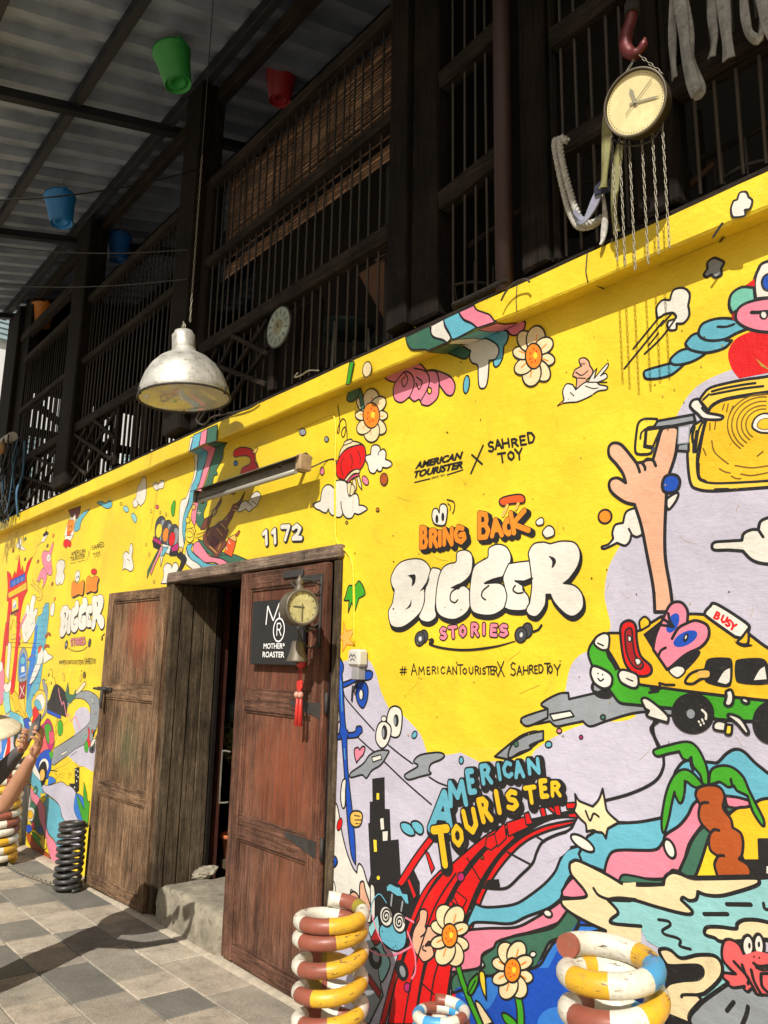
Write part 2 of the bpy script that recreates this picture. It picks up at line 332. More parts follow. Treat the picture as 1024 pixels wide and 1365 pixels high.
# doorway: reveals, frame, stone step
df=thing('door_frame','old timber door frame with heavy pale lintel and weathered planks around the doorway','door frame')
MB().box(-4.985,-3.02,-.035,.16,DZ,DZ+.075,b=.01,jit=.002).build('lintel',M['lintel'],df)
MB().box(-4.975,-4.896,-.02,.05,-.02,DZ-.002,b=.006,jit=.001).build('jamb',M['jamb'],df)
MB().box(-3.079,-3.03,-.02,.12,-.02,DZ-.002,b=.006,jit=.001).build('jamb',M['jamb'],df)
for i,(ya,yb,xx) in enumerate(((.052,.14,-4.90),(.143,.235,-4.908),(.238,.33,-4.903))):
    MB().box(xx-.05,xx,ya,yb,.10,DZ-.003,b=.006,jit=.002).build('reveal_plank',M['jamb'],df)
MB().box(-4.96,-4.895,.335,.37,.05,DZ+.3,b=.006).build('inner_post',M['tv'],df)
MB().box(-5.05,-4.93,.385,.45,.0,DZ+.3,b=.006).build('red_post',M['red_post'],df)
MB().box(-4.905,-3.075,.16,.5,DZ+.001,DZ+.06,b=.004).build('soffit_board',M['tv'],df)
# stone step with broken corner
vs=[];fs=[];NX,NY=120,16
prof=[(-.045,-.08),(-.05,-.03),(-.05,.0),(-.049,.03),(-.048,.07),(-.046,.11),(-.044,.15),(-.040,.180),(-.030,.192),(-.015,.196),(.01,.197),(.04,.198),(.07,.198),(.1,.197),(.14,.196),(.2,.19),(.26,.187),(.3,.185),(.42,.18),(.5,.175)]
for i in range(NX+1):
    x=-4.80+1.74*i/NX
    for (y,z) in prof:
        nn=noise.noise(Vector((x*5,y*7,z*9))); n2=noise.noise(Vector((x*30,y*34,z*35)))+.6*noise.noise(Vector((x*75,y*70,z*75)))
        k_=max(0,1-abs(x+4.8)/.10); y=max(y,-.008) if x>-3.99 else y; vs.append((x,y+(.012*nn+.004*n2)+k_*.02,z+(.014*nn+.004*n2)-k_*.04*(z>0.1)))
    if i:
        q=len(prof)
        for j in range(q-1): a=(i-1)*q+j; fs.append([a,a+q,a+q+1,a+1])
b_=len(prof); fs.append(list(range(b_))[::-1])
st=MB().add(vs,fs,0,True).build('stone_step',M['conc']); tag(st,'worn concrete doorstep filling the foot of the doorway','doorstep')
rb=bmesh.new(); bmesh.ops.create_icosphere(rb,subdivisions=3,radius=1)
for v in rb.verts: v.co=Vector((v.co.x*.085,v.co.y*.06,v.co.z*.035))*(1+.35*noise.noise(v.co*2.3)+.1*noise.noise(v.co*7)); 
me=bpy.data.meshes.new('rubble'); rb.to_mesh(me); rb.free(); o=link('rubble_stone',me,M['conc'],None,(-4.78,.28,.205)); o.rotation_euler=(.2,-.25,.5); tag(o,'rough stone lump lying on the back of the doorstep against the left reveal','stone')

# door leaves
def leaf(name,label,x0,x1,y0,y1,z0,rails,mv,mh,stile,loc,rz=0):
    d=thing(name,label,'door',loc); d.rotation_euler=(0,0,rz); ox=loc[0]
    H=rails[0][1]
    def p(n_,a,b,c,e,f,g_,mm,bb=.005): 
        o=MB().box(a,b,c,e,f,g_,b=bb,jit=.0012).build(n_,mm,d); return o
    p('stile',x0,x0+stile,y0,y1,z0,H,mv); p('stile',x1-stile,x1,y0,y1,z0,H,mv)
    for (a,b) in rails: p('rail',x0+stile+.001,x1-stile-.001,y0+.003,y1-.003,a,b,mh)
    for (a,b) in zip(rails[1:],rails[:-1]): 
        p('panel',x0+stile,x1-stile,y0+.018,y1-.008,a[1]-.001,b[0]+.001,mv,.002)
        for (c_,e_,f_,g_) in ((x0+stile,x0+stile+.012,a[1],b[0]),(x1-stile-.012,x1-stile,a[1],b[0])): p('moulding',c_,e_,y0+.010,y0+.018,f_,g_,mv,.003)
        p('moulding',x0+stile+.012,x1-stile-.012,y0+.010,y0+.018,a[1],a[1]+.012,mh,.003); p('moulding',x0+stile+.012,x1-stile-.012,y0+.010,y0+.018,b[0]-.012,b[0],mh,.003)
    return d
def splits(d,lst,y,m_):
    for (x,za,zb) in lst:
        P=[(x+.004*noise.noise(Vector((x*9,z*7,0))),y,z) for z in [za+(zb-za)*k/10 for k in range(11)]]; w=[.0003+.0016*math.sin(math.pi*k/10) for k in range(11)]
        MB().add([(p[0]-q,p[1],p[2]) for p,q in zip(P,w)]+[(p[0]+q,p[1],p[2]) for p,q in zip(P,w)],[(k,11+k,12+k,k+1) for k in range(10)]).build('split',m_,d)
rd=leaf('door_leaf','closed red-brown panelled timber door leaf at the right of the doorway, carrying the black board',-3.925,-3.085,-.058,-.018,.018,[(1.95,2.045),(1.285,1.395),(.62,.735),(.018,.10)],M['doorR'],M['doorRh'],.10,(0,0,0))
splits(rd,[(-3.74,.78,1.22),(-3.60,.12,.55),(-3.52,.80,1.05),(-3.35,.74,1.27),(-3.30,.15,.6),(-3.70,.2,.6),(-3.25,.9,1.2)],-.0405,M['ltr']); splits(rd,[(-3.885,.3,.9),(-3.86,1.2,1.9),(-3.12,.2,.7)],-.0588,M['ltr'])
for z,s_ in ((1.33,.30),(.70,.30)):
    o=MB().add([(-3.10,-.061,z+.03),(-3.10,-.061,z-.045),(-3.36,-.061,z+.012),(-3.36,-.061,z+.03),(-3.10,-.058,z+.03),(-3.10,-.058,z-.045),(-3.36,-.058,z+.012),(-3.36,-.058,z+.03)],[(3,2,1,0),(0,1,5,4),(1,2,6,5),(2,3,7,6),(3,0,4,7)]).build('strap_hinge',M['iron'],rd)
MB().box(-3.33,-3.11,-.0625,-.058,1.955,1.99,b=.001).build('strap_hinge',M['iron'],rd)
MB().box(-3.40,-3.30,-.0605,-.0575,.045,.075,b=.001).build('repair_block',M['doorRh'],rd)
MB().tube(spline([(-3.955,-.045,1.05),(-3.985,-.075,1.055),(-3.99,-.08,1.03),(-3.99,-.08,.80),(-3.985,-.075,.78),(-3.95,-.045,.785)],4),.0055,8).build('pull_handle',M['fixt'],rd)
for z in (1.36,.70): MB().tube([(-3.072,-.045,z-.05),(-3.072,-.045,z+.05)],.009,8).build('hinge_knuckle',M['iron'],rd)
# left leaf, folded back nearly flat against the wall: hinge at x=-4.96
ld=leaf('door_leaf','grey-brown panelled timber door leaf folded back against the wall at the left of the doorway',-.90,0,-.02,.02,0,[(1.985,2.055),(1.29,1.39),(.62,.71),(.0,.075)],M['doorL'],M['doorLh'],.085,(-4.93,-.035,-.02),R(3.2))
splits(ld,[(-.70,.1,.55),(-.45,.75,1.2),(-.30,.12,.5),(-.55,1.45,1.9),(-.25,1.4,1.8),(-.62,.8,1.1)],-.0025,M['ltr']); splits(ld,[(-.87,.2,.8),(-.03,.5,1.2),(-.05,1.3,1.8)],-.0208,M['ltr'])
bl=MB().box(-.93,-.70,-.036,-.020,1.335,1.362,b=.003).build('bolt_plate',M['iron'],ld)
MB().tube([(-.96,-.045,1.348),(-.74,-.045,1.348)],.009,8).build('bolt_rod',M['iron'],bl); MB().tube([(-.80,-.05,1.348),(-.80,-.055,1.24),(-.79,-.052,1.21)],[.013,.012,.007],8).build('hasp',M['iron'],bl)
for z in (1.75,1.05,.95): MB().tube([(-.915,-.02,z),(-.93,-.03,z-.02),(-.925,-.03,z-.05)],.006,6).build('hook_eye',M['iron'],ld)
# old planks seen edge-on behind the left leaf
MB().box(-4.985,-4.977,-.03,.0,-.02,DZ,b=.002).build('cover_strip',M['jamb'],df)
lk=thing('padlock','small steel padlock and shackle hanging on the free edge of the left door leaf','padlock',(-5.845,-.095,.93))
MB().box(-.022,.022,-.012,.012,-.03,.02,b=.006).build('lock_body',M['chain'],lk); MB().tube(spline([(-.014,0,.02),(-.014,0,.05),(0,0,.062),(.014,0,.05),(.014,0,.02)],4),.005,6).build('shackle',M['chain'],lk)

# ================================================= room behind the doorway
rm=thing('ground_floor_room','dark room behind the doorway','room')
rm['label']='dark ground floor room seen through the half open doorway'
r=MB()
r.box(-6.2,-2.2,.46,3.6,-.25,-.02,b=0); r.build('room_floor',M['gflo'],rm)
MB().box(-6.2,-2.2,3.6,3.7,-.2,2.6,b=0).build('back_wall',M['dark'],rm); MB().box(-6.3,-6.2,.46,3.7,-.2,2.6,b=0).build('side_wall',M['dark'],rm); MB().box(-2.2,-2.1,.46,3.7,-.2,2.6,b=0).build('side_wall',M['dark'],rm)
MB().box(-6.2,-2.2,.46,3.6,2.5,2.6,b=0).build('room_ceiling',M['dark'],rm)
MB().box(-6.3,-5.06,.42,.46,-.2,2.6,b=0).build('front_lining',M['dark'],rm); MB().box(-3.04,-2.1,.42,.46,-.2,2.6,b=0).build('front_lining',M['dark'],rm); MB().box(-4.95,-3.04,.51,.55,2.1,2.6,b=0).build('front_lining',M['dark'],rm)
def inn(px,py,y): return atY(y,px,py)
# bench with terracotta pot
P=inn(312,1142,.62); bn=thing('wooden_bench','low plank bench inside the doorway carrying the terracotta pot','bench',(P.x,P.y,0))
MB().box(-.12,.3,-.10,.13,P.z-.06,P.z-.0,b=.006).build('seat',M['jamb'],bn)
for a in(-.11,.2): MB().box(a,a+.05,-.12,.12,-.02,P.z-.062,b=.004).build('leg',M['jamb'],bn)
MB().box(-.05,.19,-.10,-.08,P.z-.24,P.z-.12,b=.004).build('stretcher',M['jamb'],bn)
pt=thing('plant_pot','terracotta pot with a thin leaning plant on the bench inside the doorway','plant pot',(P.x,P.y-.02,P.z+.001))
MB().lathe([(.0,.0),(.055,.0),(.075,.13),(.088,.13),(.090,.155),(.078,.155),(.07,.11),(0,.11)],20).build('pot',M['terra'],pt)
MB().tube(spline([(0,0,.1),(-.02,0,.25),(.01,.01,.38),(-.03,0,.5)],4),[.006]*12+[.003],6).build('stem',M['jamb'],pt)
lf=MB()
for i in range(22):
    a=random.uniform(0,6.28); z=random.uniform(.2,.52); d=Vector((math.cos(a),math.sin(a),.3))*random.uniform(.03,.09); c=Vector((0,0,z)); s_=d.cross(Vector((0,0,1))).normalized()*.012
    lf.add([c,c+d*.5+s_,c+d,c+d*.5-s_],[(0,1,2,3)])
lf.build('foliage',M['leafm'],pt)
P=inn(311,985,.66); hp=thing('hanging_plant','bushy dried plant hanging in the dark just inside the doorway','plant',(P.x,P.y,P.z))
lf=MB()
for i in range(420):
    v=Vector((random.gauss(0,1),random.gauss(0,1),random.gauss(0,1))).normalized(); v=Vector((v.x*.10,v.y*.08,v.z*.17))*random.random()**.35; d=Vector((random.gauss(0,1),random.gauss(0,1),random.gauss(0,1))).normalized()*.016; s_=d.orthogonal().normalized()*.006
    lf.add([v-d,v+s_,v+d,v-s_],[(0,1,2,3)])
lf.build('foliage',plain('dry_leaf',(.34,.31,.12,1),.8),hp); MB().tube([(0,0,.1),(0,0,.6)],.003,5).build('stem',M['bcable'],hp)
P=inn(311,942,.62); cn=thing('hanging_lantern','small dark metal lantern hanging above the plant inside the doorway','lantern',(P.x,P.y,P.z-.03))
MB().lathe([(0,-.05),(.05,-.05),(.055,-.04),(.055,.04),(.03,.07),(.012,.09),(0,.09)],16).build('body',M['teal'],cn); MB().tube([(0,0,.09),(0,0,.5)],.003,5).build('wire',M['bcable'],cn)
P=inn(318,828,.9); dl=thing('ceiling_lamp','dim tin lamp shade hanging in the dark room behind the right door leaf','lamp',(P.x,P.y,P.z))
MB().lathe([(.13,-.03),(.12,0),(.06,.05),(.02,.07),(0,.07)],24).build('shade',M['fixt'],dl); MB().tube([(0,0,.07),(0,0,.45)],.003,5).build('cord',M['bcable'],dl)
# ================================================= timber upper storey
tg=thing('timber_upper_storey','dark weathered timber upper storey of posts, rails and thin bars above the yellow ledge','upper storey')
B0=3.05
MB().box(-10.2,3,-.05,.08,B0-.01,B0+.035,b=.006).build('sill_beam',M['th'],tg)
MB().box(-10.2,3,.10,5,B0-.04,B0+.02,b=0).build('floor_boards',M['gflo'],tg)
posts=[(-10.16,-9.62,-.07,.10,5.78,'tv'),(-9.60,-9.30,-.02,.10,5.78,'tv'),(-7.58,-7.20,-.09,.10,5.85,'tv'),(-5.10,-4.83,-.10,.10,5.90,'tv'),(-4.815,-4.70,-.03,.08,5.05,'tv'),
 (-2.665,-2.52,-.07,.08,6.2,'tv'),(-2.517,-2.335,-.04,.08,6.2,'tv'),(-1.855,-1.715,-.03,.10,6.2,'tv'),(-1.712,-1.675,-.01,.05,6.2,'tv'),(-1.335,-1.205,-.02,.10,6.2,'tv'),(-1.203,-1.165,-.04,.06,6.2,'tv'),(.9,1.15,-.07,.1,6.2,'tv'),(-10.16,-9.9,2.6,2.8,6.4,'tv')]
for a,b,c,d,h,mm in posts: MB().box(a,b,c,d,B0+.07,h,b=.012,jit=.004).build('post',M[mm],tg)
MB().tube([(-1.905,-.07,B0-.01),(-1.905,-.07,6.0)],.038,10).build('steel_post',M['pipe'],tg)
def rail(x0,x1,z,h=.085,y0=-.05,y1=.03,dz=0,mm='th'):
    return MB().bar((x0,(y0+y1)/2,z),(x1,(y0+y1)/2,z+dz),y1-y0,h,b=.008).build('rail',M[mm],tg)
bays=[(-9.30,-7.58),(-7.20,-5.10),(-4.70,-2.665)]
for i,(a,b) in enumerate(bays):
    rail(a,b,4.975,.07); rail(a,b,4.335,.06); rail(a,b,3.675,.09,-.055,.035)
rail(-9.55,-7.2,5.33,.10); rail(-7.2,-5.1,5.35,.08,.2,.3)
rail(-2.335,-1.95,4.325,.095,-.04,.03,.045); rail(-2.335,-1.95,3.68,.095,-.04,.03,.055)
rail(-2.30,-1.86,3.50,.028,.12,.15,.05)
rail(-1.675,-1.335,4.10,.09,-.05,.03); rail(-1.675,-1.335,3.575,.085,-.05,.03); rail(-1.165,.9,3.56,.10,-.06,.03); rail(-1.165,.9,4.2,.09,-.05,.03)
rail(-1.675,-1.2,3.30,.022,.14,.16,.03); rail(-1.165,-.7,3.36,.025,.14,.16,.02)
# thin iron bars: shared meshes
barm={}
def ibar(x,z0,z1,y=-.005,r=.0065,sway=0,nm='bar'):
    k=(round(z1-z0,2),r)
    if k not in barm:
        o=MB().tube([(0,0,0),(0,0,k[0]*.5),(0,0,k[0])],r,7).build(nm,M['bar'],tg); barm[k]=o.data
    else: o=link(nm,barm[k],None,tg)
    o.location=(x,y,z0); o.rotation_euler=(random.uniform(-.002,.002),random.uniform(-.006,.006)+sway,0); return o
for a,b in bays:
    x=a+.05
    while x<b-.03: 
        ibar(x+random.uniform(-.006,.006),B0+.07,4.98); x+=.084
for x in (-2.261,-2.189,-2.121,-2.052,-1.983): ibar(x,B0+.07,5.9)
for x in (-1.645,-1.575,-1.505,-1.435,-1.37): ibar(x,B0+.07,5.9)
x=-1.10
while x<.85: ibar(x,B0+.07,5.9,sway=random.uniform(-.01,.01)); x+=.072
# lattice of the balustrade (diagonal battens)
def brace(a,b,c,d,y=-.045,w_=.022,h=.03,nm='brace'): return MB().bar((a,y,b),(c,y,d),w_,h,b=.003).build(nm,M['th'],tg)
def lattice(x0,x1):
    Wd=x1-x0
    zt,zb=3.625,B0+.08
    for fx,fz,gx,gz_,y in ((.0,.95,1,.08,-.048),(.5,1.0,1.02,.45,-.048),(.0,.42,.42,.02,-.048),(.0,.2,.5,1.0,-.030),(.0,.0,.95,.95,-.0305),(.35,.0,1.0,.62,-.031),(0,.55,.25,.98,-.0315)):
        brace(x0+Wd*fx,zb+(zt-zb)*fz,x0+Wd*gx,zb+(zt-zb)*gz_,y)
lattice(-9.28,-7.60); lattice(-7.18,-6.18); lattice(-4.68,-3.78)
for x in (-8.85,-6.15,-3.74): MB().box(x-.03,x+.03,-.045,-.005,B0+.07,3.62,b=.005).build('stud',M['tv'],tg)
for x in (-5.95,-5.75,-5.5): MB().box(x-.05,x+.05,.03,.06,B0+.07,3.62,b=.004).build('board',M['tv'],tg)
for x in (-3.60,-3.50,-3.42): MB().box(x-.035,x+.035,.05,.08,B0+.07,3.62,b=.004).build('board',M['tv'],tg)
# inside: back wall of boards, far end with open slats
MB().box(-10.1,3,4.9,5.0,B0,7.3,b=0).build('back_wall',M['tv'],tg)
MB().box(2.9,3,.1,5,B0,7.3,b=0).build('end_wall',M['tv'],tg)
for a,b in ((-2.9,4.9),): MB().box(a,a+.08,.12,4.9,B0,7.0,b=0).build('partition',M['dark'],tg)  # carried forward to the bars to block the bright view beyond
MB().box(-2.82,3,.9,.95,B0,6.4,b=0).build('dark_backing',M['dark'],tg)
MB().box(-7.4,-2.95,1.9,1.95,B0,7.0,b=0).build('dark_backing',M['dark'],tg)  # unseen dark sheet added to block bright glints from the interior
for z in (3.12,3.68,4.35,4.92): MB().box(-10.12,-10.04,.1,4.9,z-.05,z+.05,b=.004).build('end_rail',M['ty'],tg)
for y in (1.15,2.05,3.0,3.95): MB().box(-10.14,-10.04,y-.06,y+.06,B0,6.6,b=.006).build('end_post',M['tv'],tg)
MB().box(-10.10,-10.05,.1,4.9,4.97,7.0,b=0).build('end_panel',M['tv'],tg)
y=.14
while y<4.85:
    MB().box(-10.09,-10.06,y,y+.05,3.13,4.95,b=0).build('end_slat',M['tv'],tg) if y>4.4 else link('end_slat',barm.setdefault('slat',MB().box(-.015,.015,0,.030,0,1.82,b=.002).build('end_slat',M['tv'],tg,(-10.075,.1,3.13)).data),None,tg,(-10.075,y,3.13))
    y+=.062
MB().bar((-10.15,.15,4.85),(-10.15,1.9,3.9),.06,.08).build('end_brace',M['ty'],tg); MB().bar((-10.15,2.0,3.9),(-10.15,3.9,4.85),.06,.08).build('end_brace',M['ty'],tg)
# bamboo roller blind behind the bars: every slat its own piece
bb=thing('bamboo_blind','brown bamboo slat blind hanging behind the bars left of the tall double post','blind',(-3.7,.07,4.2))
sm=None; z=.02
for i in range(33):
    zz=z+i*.0235 if i>5 else z+i*.016
    if sm is None: o=MB().box(-.93,.95,-.005,.005,0,.0135,b=.003).build('slat',M['blind'],bb); sm=o.data
    else: o=link('slat',sm,None,bb)
    o.location=(random.uniform(-.006,.006),random.uniform(-.002,.002)+(.01 if i<9 else 0),zz); o.rotation_euler=(random.uniform(-.5,.1),random.uniform(-.0016,.0016)+.002,0)
for x in [-.88+.2*i for i in range(10)]:
    MB().tube([(x,-.007,.0),(x,-.007,.80)],.0025,4).build('cord',M['dark'],bb)
# things inside the upper floor
P=atY(.35,452,440)
stl=thing('metal_stool','teal metal stool standing behind the bars left of the tall double post','stool',(P.x,.4,B0+.02)); H=P.z-B0
MB().tube([(.17*math.cos(a*math.pi/12),.17*math.sin(a*math.pi/12),H) for a in range(24)],.012,8,closed=True).build('rim',M['teal'],stl); MB().lathe([(0,H-.012),(.165,H-.012),(.165,H),(0,H)],24).build('seat',M['teal'],stl)
for a in (0.5,2.1,3.6,5.2): MB().tube([(.15*math.cos(a),.15*math.sin(a),H),(.19*math.cos(a),.19*math.sin(a),0)],.011,7).build('leg',M['zinc'],stl)
lb=thing('leaning_board','brown board leaning in the dark left of the tall double post','board',(0,0,0))
q=[atY(.5,478,365),atY(.5,534,330),atY(.5,534,440),atY(.5,512,425)]
MB().add([v[:] for v in q]+[(v.x,v.y+.02,v.z) for v in q],[(3,2,1,0),(4,5,6,7),(0,1,5,4),(1,2,6,5),(2,3,7,6),(3,0,4,7)]).build('board_face',M['brownb'],lb)
def wirebasket(P,r,label):
    t=thing('wire_basket',label,'basket',P[:])
    MB().tube([(r*math.cos(a*math.pi/12),r*math.sin(a*math.pi/12),.0) for a in range(24)],.008,6,closed=True).build('rim',M['bar'],t)
    MB().tube([(r*.8*math.cos(a*math.pi/12),r*.8*math.sin(a*math.pi/12),-.12) for a in range(24)],.006,6,closed=True).build('base_ring',M['bar'],t)
    for k in range(9):
        a=k*6.283/9; MB().tube([(r*.8*math.cos(a),r*.8*math.sin(a),-.12),(r*math.cos(a),r*math.sin(a),0),(r*1.02*math.cos(a),r*1.02*math.sin(a),.10)],.005,5).build('wire',M['bar'],t)
    MB().lathe([(0,-.125),(r*.8,-.125),(r*.8,-.118),(0,-.118)],20).build('bottom',M['dark'],t)
wirebasket(atY(.22,628,395),.14,'round wire basket with upright rods behind the bars left of the maroon steel post')
wirebasket(atY(.22,765,265),.13,'round wire basket behind the bars beside the looped rope')
wirebasket(atY(.22,1010,245),.13,'round wire basket behind the bars at the right edge above the ledge')

def pole(a,b,r,mat,label,nm='pole',cat='pole'):
    o=MB().tube([a,((Vector(a)+Vector(b))/2+Vector((0,.01,.01)))[:],b],[r,r*.93,r*.8],8).build(nm,mat); tag(o,label,cat)
pole(atY(.25,905,262)[:],atY(.25,952,218)[:],.013,M['brownb'],'brown stick leaning behind the bars below the long webbing sling','stick','stick')
pole(atY(.3,782,135)[:],atY(.3,803,290)[:],.010,M['jamb'],'thin upright cane standing behind the bars left of the hanging clock','cane','cane')
pole(atY(.3,930,150)[:],atY(.3,938,275)[:],.016,M['th'],'wooden pole standing behind the bars right of the hanging clock')
def crate(P,w_,h_,label):
    t=thing('slatted_crate',label,'crate',P)
    for k in range(4): MB().box(-w_/2,w_/2,-.012,0,k*h_/4+.004,(k+1)*h_/4-.012,b=.002).build('slat',M['jamb'],t)
    for k in range(4): MB().box(-w_/2,w_/2,.25,.262,k*h_/4+.004,(k+1)*h_/4-.012,b=.002).build('slat',M['jamb'],t)
    for sx in (-w_/2,w_/2-.03):
        MB().box(sx,sx+.03,.001,.03,0,h_,b=.002).build('corner_post',M['jamb'],t); MB().box(sx,sx+.03,.22,.249,0,h_,b=.002).build('corner_post',M['jamb'],t)
crate((-3.15,.55,B0+.03),.42,.26,'slatted wooden crate on the upper floor behind the bars right of the metal stool')
crate((-5.6,.45,B0+.03),.40,.30,'slatted wooden crate on the upper floor behind the boards left of the pendant lamp')
hb_=thing('hanging_basket','round woven basket hanging in the dark behind the bars below the bamboo blind','basket',(-3.35,.6,3.95))
for k in range(9): MB().tube([((.05+.10*math.sin(k/8*1.5))*math.cos(a*math.pi/10),(.05+.10*math.sin(k/8*1.5))*math.sin(a*math.pi/10),k*.02) for a in range(20)],.010,6,closed=True).build('coil',M['blind'],hb_)
MB().tube([(0,0,.16),(0,0,1.4)],.003,5).build('cord',M['bcable'],hb_)
# ================================================= roof: corrugated zinc on purlins and rafters
RZ=lambda y: 5.93+.266*y
rf=thing('zinc_roof','corrugated zinc lean-to roof on dark steel purlins, seen from below','roof')
vs=[];fs=[];x=-10.5;xs=[];i=0
while x<4: xs+= [(x,.0),(x+.08,.0),(x+.105,.075),(x+.19,.075)]; x+=.255
ys=(-2.29,-1.5,0,2,5)
for i,(x,h) in enumerate(xs):
    for y in ys: vs.append((x,y,RZ(y)+.10+h))
    if i:
        for j in range(4): a=(i-1)*5+j; fs.append([a,a+5,a+6,a+1])
b_=len(vs); vs+=[(v[0],v[1],v[2]+.004) for v in vs]; fs+=[[k+b_ for k in f[::-1]] for f in fs]
rs=MB().add(vs,fs).build('roof_sheet',M['roof'],rf)
for y in (-.06,-.80,-1.53,-2.24,.75,1.5,2.25,3.0,3.75):
    MB().bar((-10.5,y,RZ(y)+.03),(4,y,RZ(y)+.03),.06,.11,b=.004).build('purlin',M['beam'],rf)
MB().bar((-10.4,.06,RZ(0)-.10),(4,.06,RZ(0)-.10),.07,.13,b=.008).build('wall_plate',M['th'],rf)
for x in (-10.3,-7.85,-5.55,-3.0,-.6,1.8):
    MB().bar((x,-2.2,RZ(-2.2)-.035),(x,4.9,RZ(4.9)-.035),.08,.07,b=.004,up=Vector((0,0,1))).build('rafter',M['beam'],rf)
# bright strut offcut near the post top
a,b=atY(.1,245,195),atY(.1,312,118); MB().bar(a,b,.03,.05).build('strut',M['th'],rf)

def bucket(px,py,depth,wpx,mat,label,bandz=None,tilt=(.12,.1)):
    d=ray(px,py); P=CAM+d*depth; D=wpx*depth/F; r=D/2; h=D*1.02
    if name_ok: pass
    t=thing('hanging_bucket',label,'bucket',P[:],'coloured buckets hung under the roof'); t.rotation_euler=(tilt[0],tilt[1],0)
    rb=r*.70
    MB().lathe([(0,-h/2+.02),(rb*.4,-h/2+.02),(rb*.45,-h/2+.014),(rb*.7,-h/2+.014),(rb*.75,-h/2+.02),(rb*.93,-h/2+.02),(rb*.96,-h/2),(rb,-h/2),(r*.96,h/2-.02),(r*1.02,h/2-.02),(r*1.02,h/2),(r*.95,h/2),(rb*.96,-h/2+.035),(0,-h/2+.035)],36).build('bucket_body',mat,t)
    MB().tube(spline([(r*math.cos(a),0,h/2-.01+math.sin(a)*r*.75) for a in [math.pi*k/8 for k in range(9)]],2),.0048,6).build('handle',M['chain'],t)
    for s_ in(-1,1): MB().box(s_*r-.012,s_*r+.012,-.02,.02,h/2-.035,h/2+.008,b=.003).build('lug',mat,t)
    z=RZ(P.y)+.06; 
    o=MB().tube([(0,0,0),(0,0,z-(P.z+h/2+r*.72))],.002,4).build('hanging_wire',M['bar'],None,(P.x,P.y,P.z+h/2+r*.70)); tag(o,'thin wire from the roof down to the '+label.split(' bucket')[0]+' bucket','wire')
name_ok=True
bk=lambda n,c: plain(n,c,.45,0,7,.25,.1)
bucket(233,91,5.45,50,bk('green_plastic',(.03,.30,.06,1)),'bright green bucket hanging highest under the roof',tilt=(.2,-.15))
bucket(374,115,6.2,42,bk('red_plastic_b',(.42,.02,.03,1)),'dark red bucket hanging just above the top rail of the blind',tilt=(.05,.05))
bucket(81,280,7.0,40,bk('blue_plastic',(.015,.20,.55,1)),'blue bucket with round handle, the left of the two blue ones',tilt=(.1,-.15))
bucket(158,331,8.0,33,bk('blue_plastic_dark',(.015,.14,.48,1)),'smaller blue bucket partly above the far rail, the right of the two blue ones',tilt=(.05,.0))
bucket(57,421,9.3,29,bk('orange_plastic',(.50,.17,.02,1)),'orange bucket hanging farthest away near the end post',tilt=(.0,.0))
# wires strung across
for (a,b,ya,yb) in (((-40,268),(262,226),-1.6,-.1),((-40,322),(250,333),-1.2,-.12),((-40,375),(250,372),-1.0,-.12)):
    p,q=atY(ya,*a),atY(yb,*b); mid=(p+q)/2-Vector((0,0,.06)); o=MB().tube(spline([p,(p*3+q)/4-Vector((0,0,.045)),mid,(p+q*3)/4-Vector((0,0,.045)),q],5),.005,5).build('strung_wire',M['bcable']); 
    tag(o,{268:'topmost slack black wire crossing in front of the blue bucket',322:'middle slack black wire crossing in front of the far posts',375:'lowest slack black wire crossing above the orange bucket'}[a[1]],'wire')

# ================================================= pendant lamp
L0=atY(-.5,246,531); lp=thing('pendant_lamp','big dented silver metal pendant lamp hanging in front of the ledge on a thin chain','lamp',L0[:]); lp.rotation_euler=(R(4),R(-2),0)
rr=.252
sh=MB().lathe([(rr,0),(rr*1.015,.004),(rr*.99,.035),(rr*.95,.075),(rr*.86,.135),(rr*.72,.19),(rr*.55,.232),(rr*.38,.258),(rr*.27,.272),(rr*.27,.29),(rr*.25,.295)],48).build('shade',M['zinc'],lp)
MB().lathe([(rr*.985,.001),(rr*.97,.035),(rr*.93,.072),(rr*.84,.13),(rr*.70,.185),(rr*.53,.226),(rr*.2,.25),(0,.252)],48).build('shade_lining',flat('lining_enamel',(.82,.79,.68,1),.4),lp)
m_,t_,b_=newmat('clear_glass'); b_.inputs['Base Color'].default_value=(.95,.94,.9,1); b_.inputs['Roughness'].default_value=.03; b_.inputs['Transmission Weight'].default_value=.85; b_.inputs['IOR'].default_value=1.3
MB().lathe([(0,-.012),(rr*.5,-.010),(rr*.85,-.004),(rr*.97,.0)],40).build('glass_cover',m_,lp)
MB().tube([(rr*1.01*math.cos(a*math.pi/20),rr*1.01*math.sin(a*math.pi/20),0) for a in range(40)],.0065,6,closed=True).build('rim_ring',M['iron'],lp)
for a in (.6,2.7,4.6): MB().box(rr*math.cos(a)-.008,rr*math.cos(a)+.008,rr*math.sin(a)-.008,rr*math.sin(a)+.008,-.012,.03,b=.003).build('clip',M['iron'],lp)
MB().lathe([(rr*.25,.29),(rr*.26,.30),(rr*.26,.375),(rr*.22,.385),(rr*.20,.40),(.0,.405)],28).build('neck',M['zinc'],lp)
MB().tube([(0,0,.40),(0,0,.462)],.004,6).build('hook',M['chain'],lp); MB().tube([(.022*math.cos(a*math.pi/8),0,.425+.022*math.sin(a*math.pi/8)) for a in range(16)],.004,6,closed=True).build('ring',M['chain'],lp)
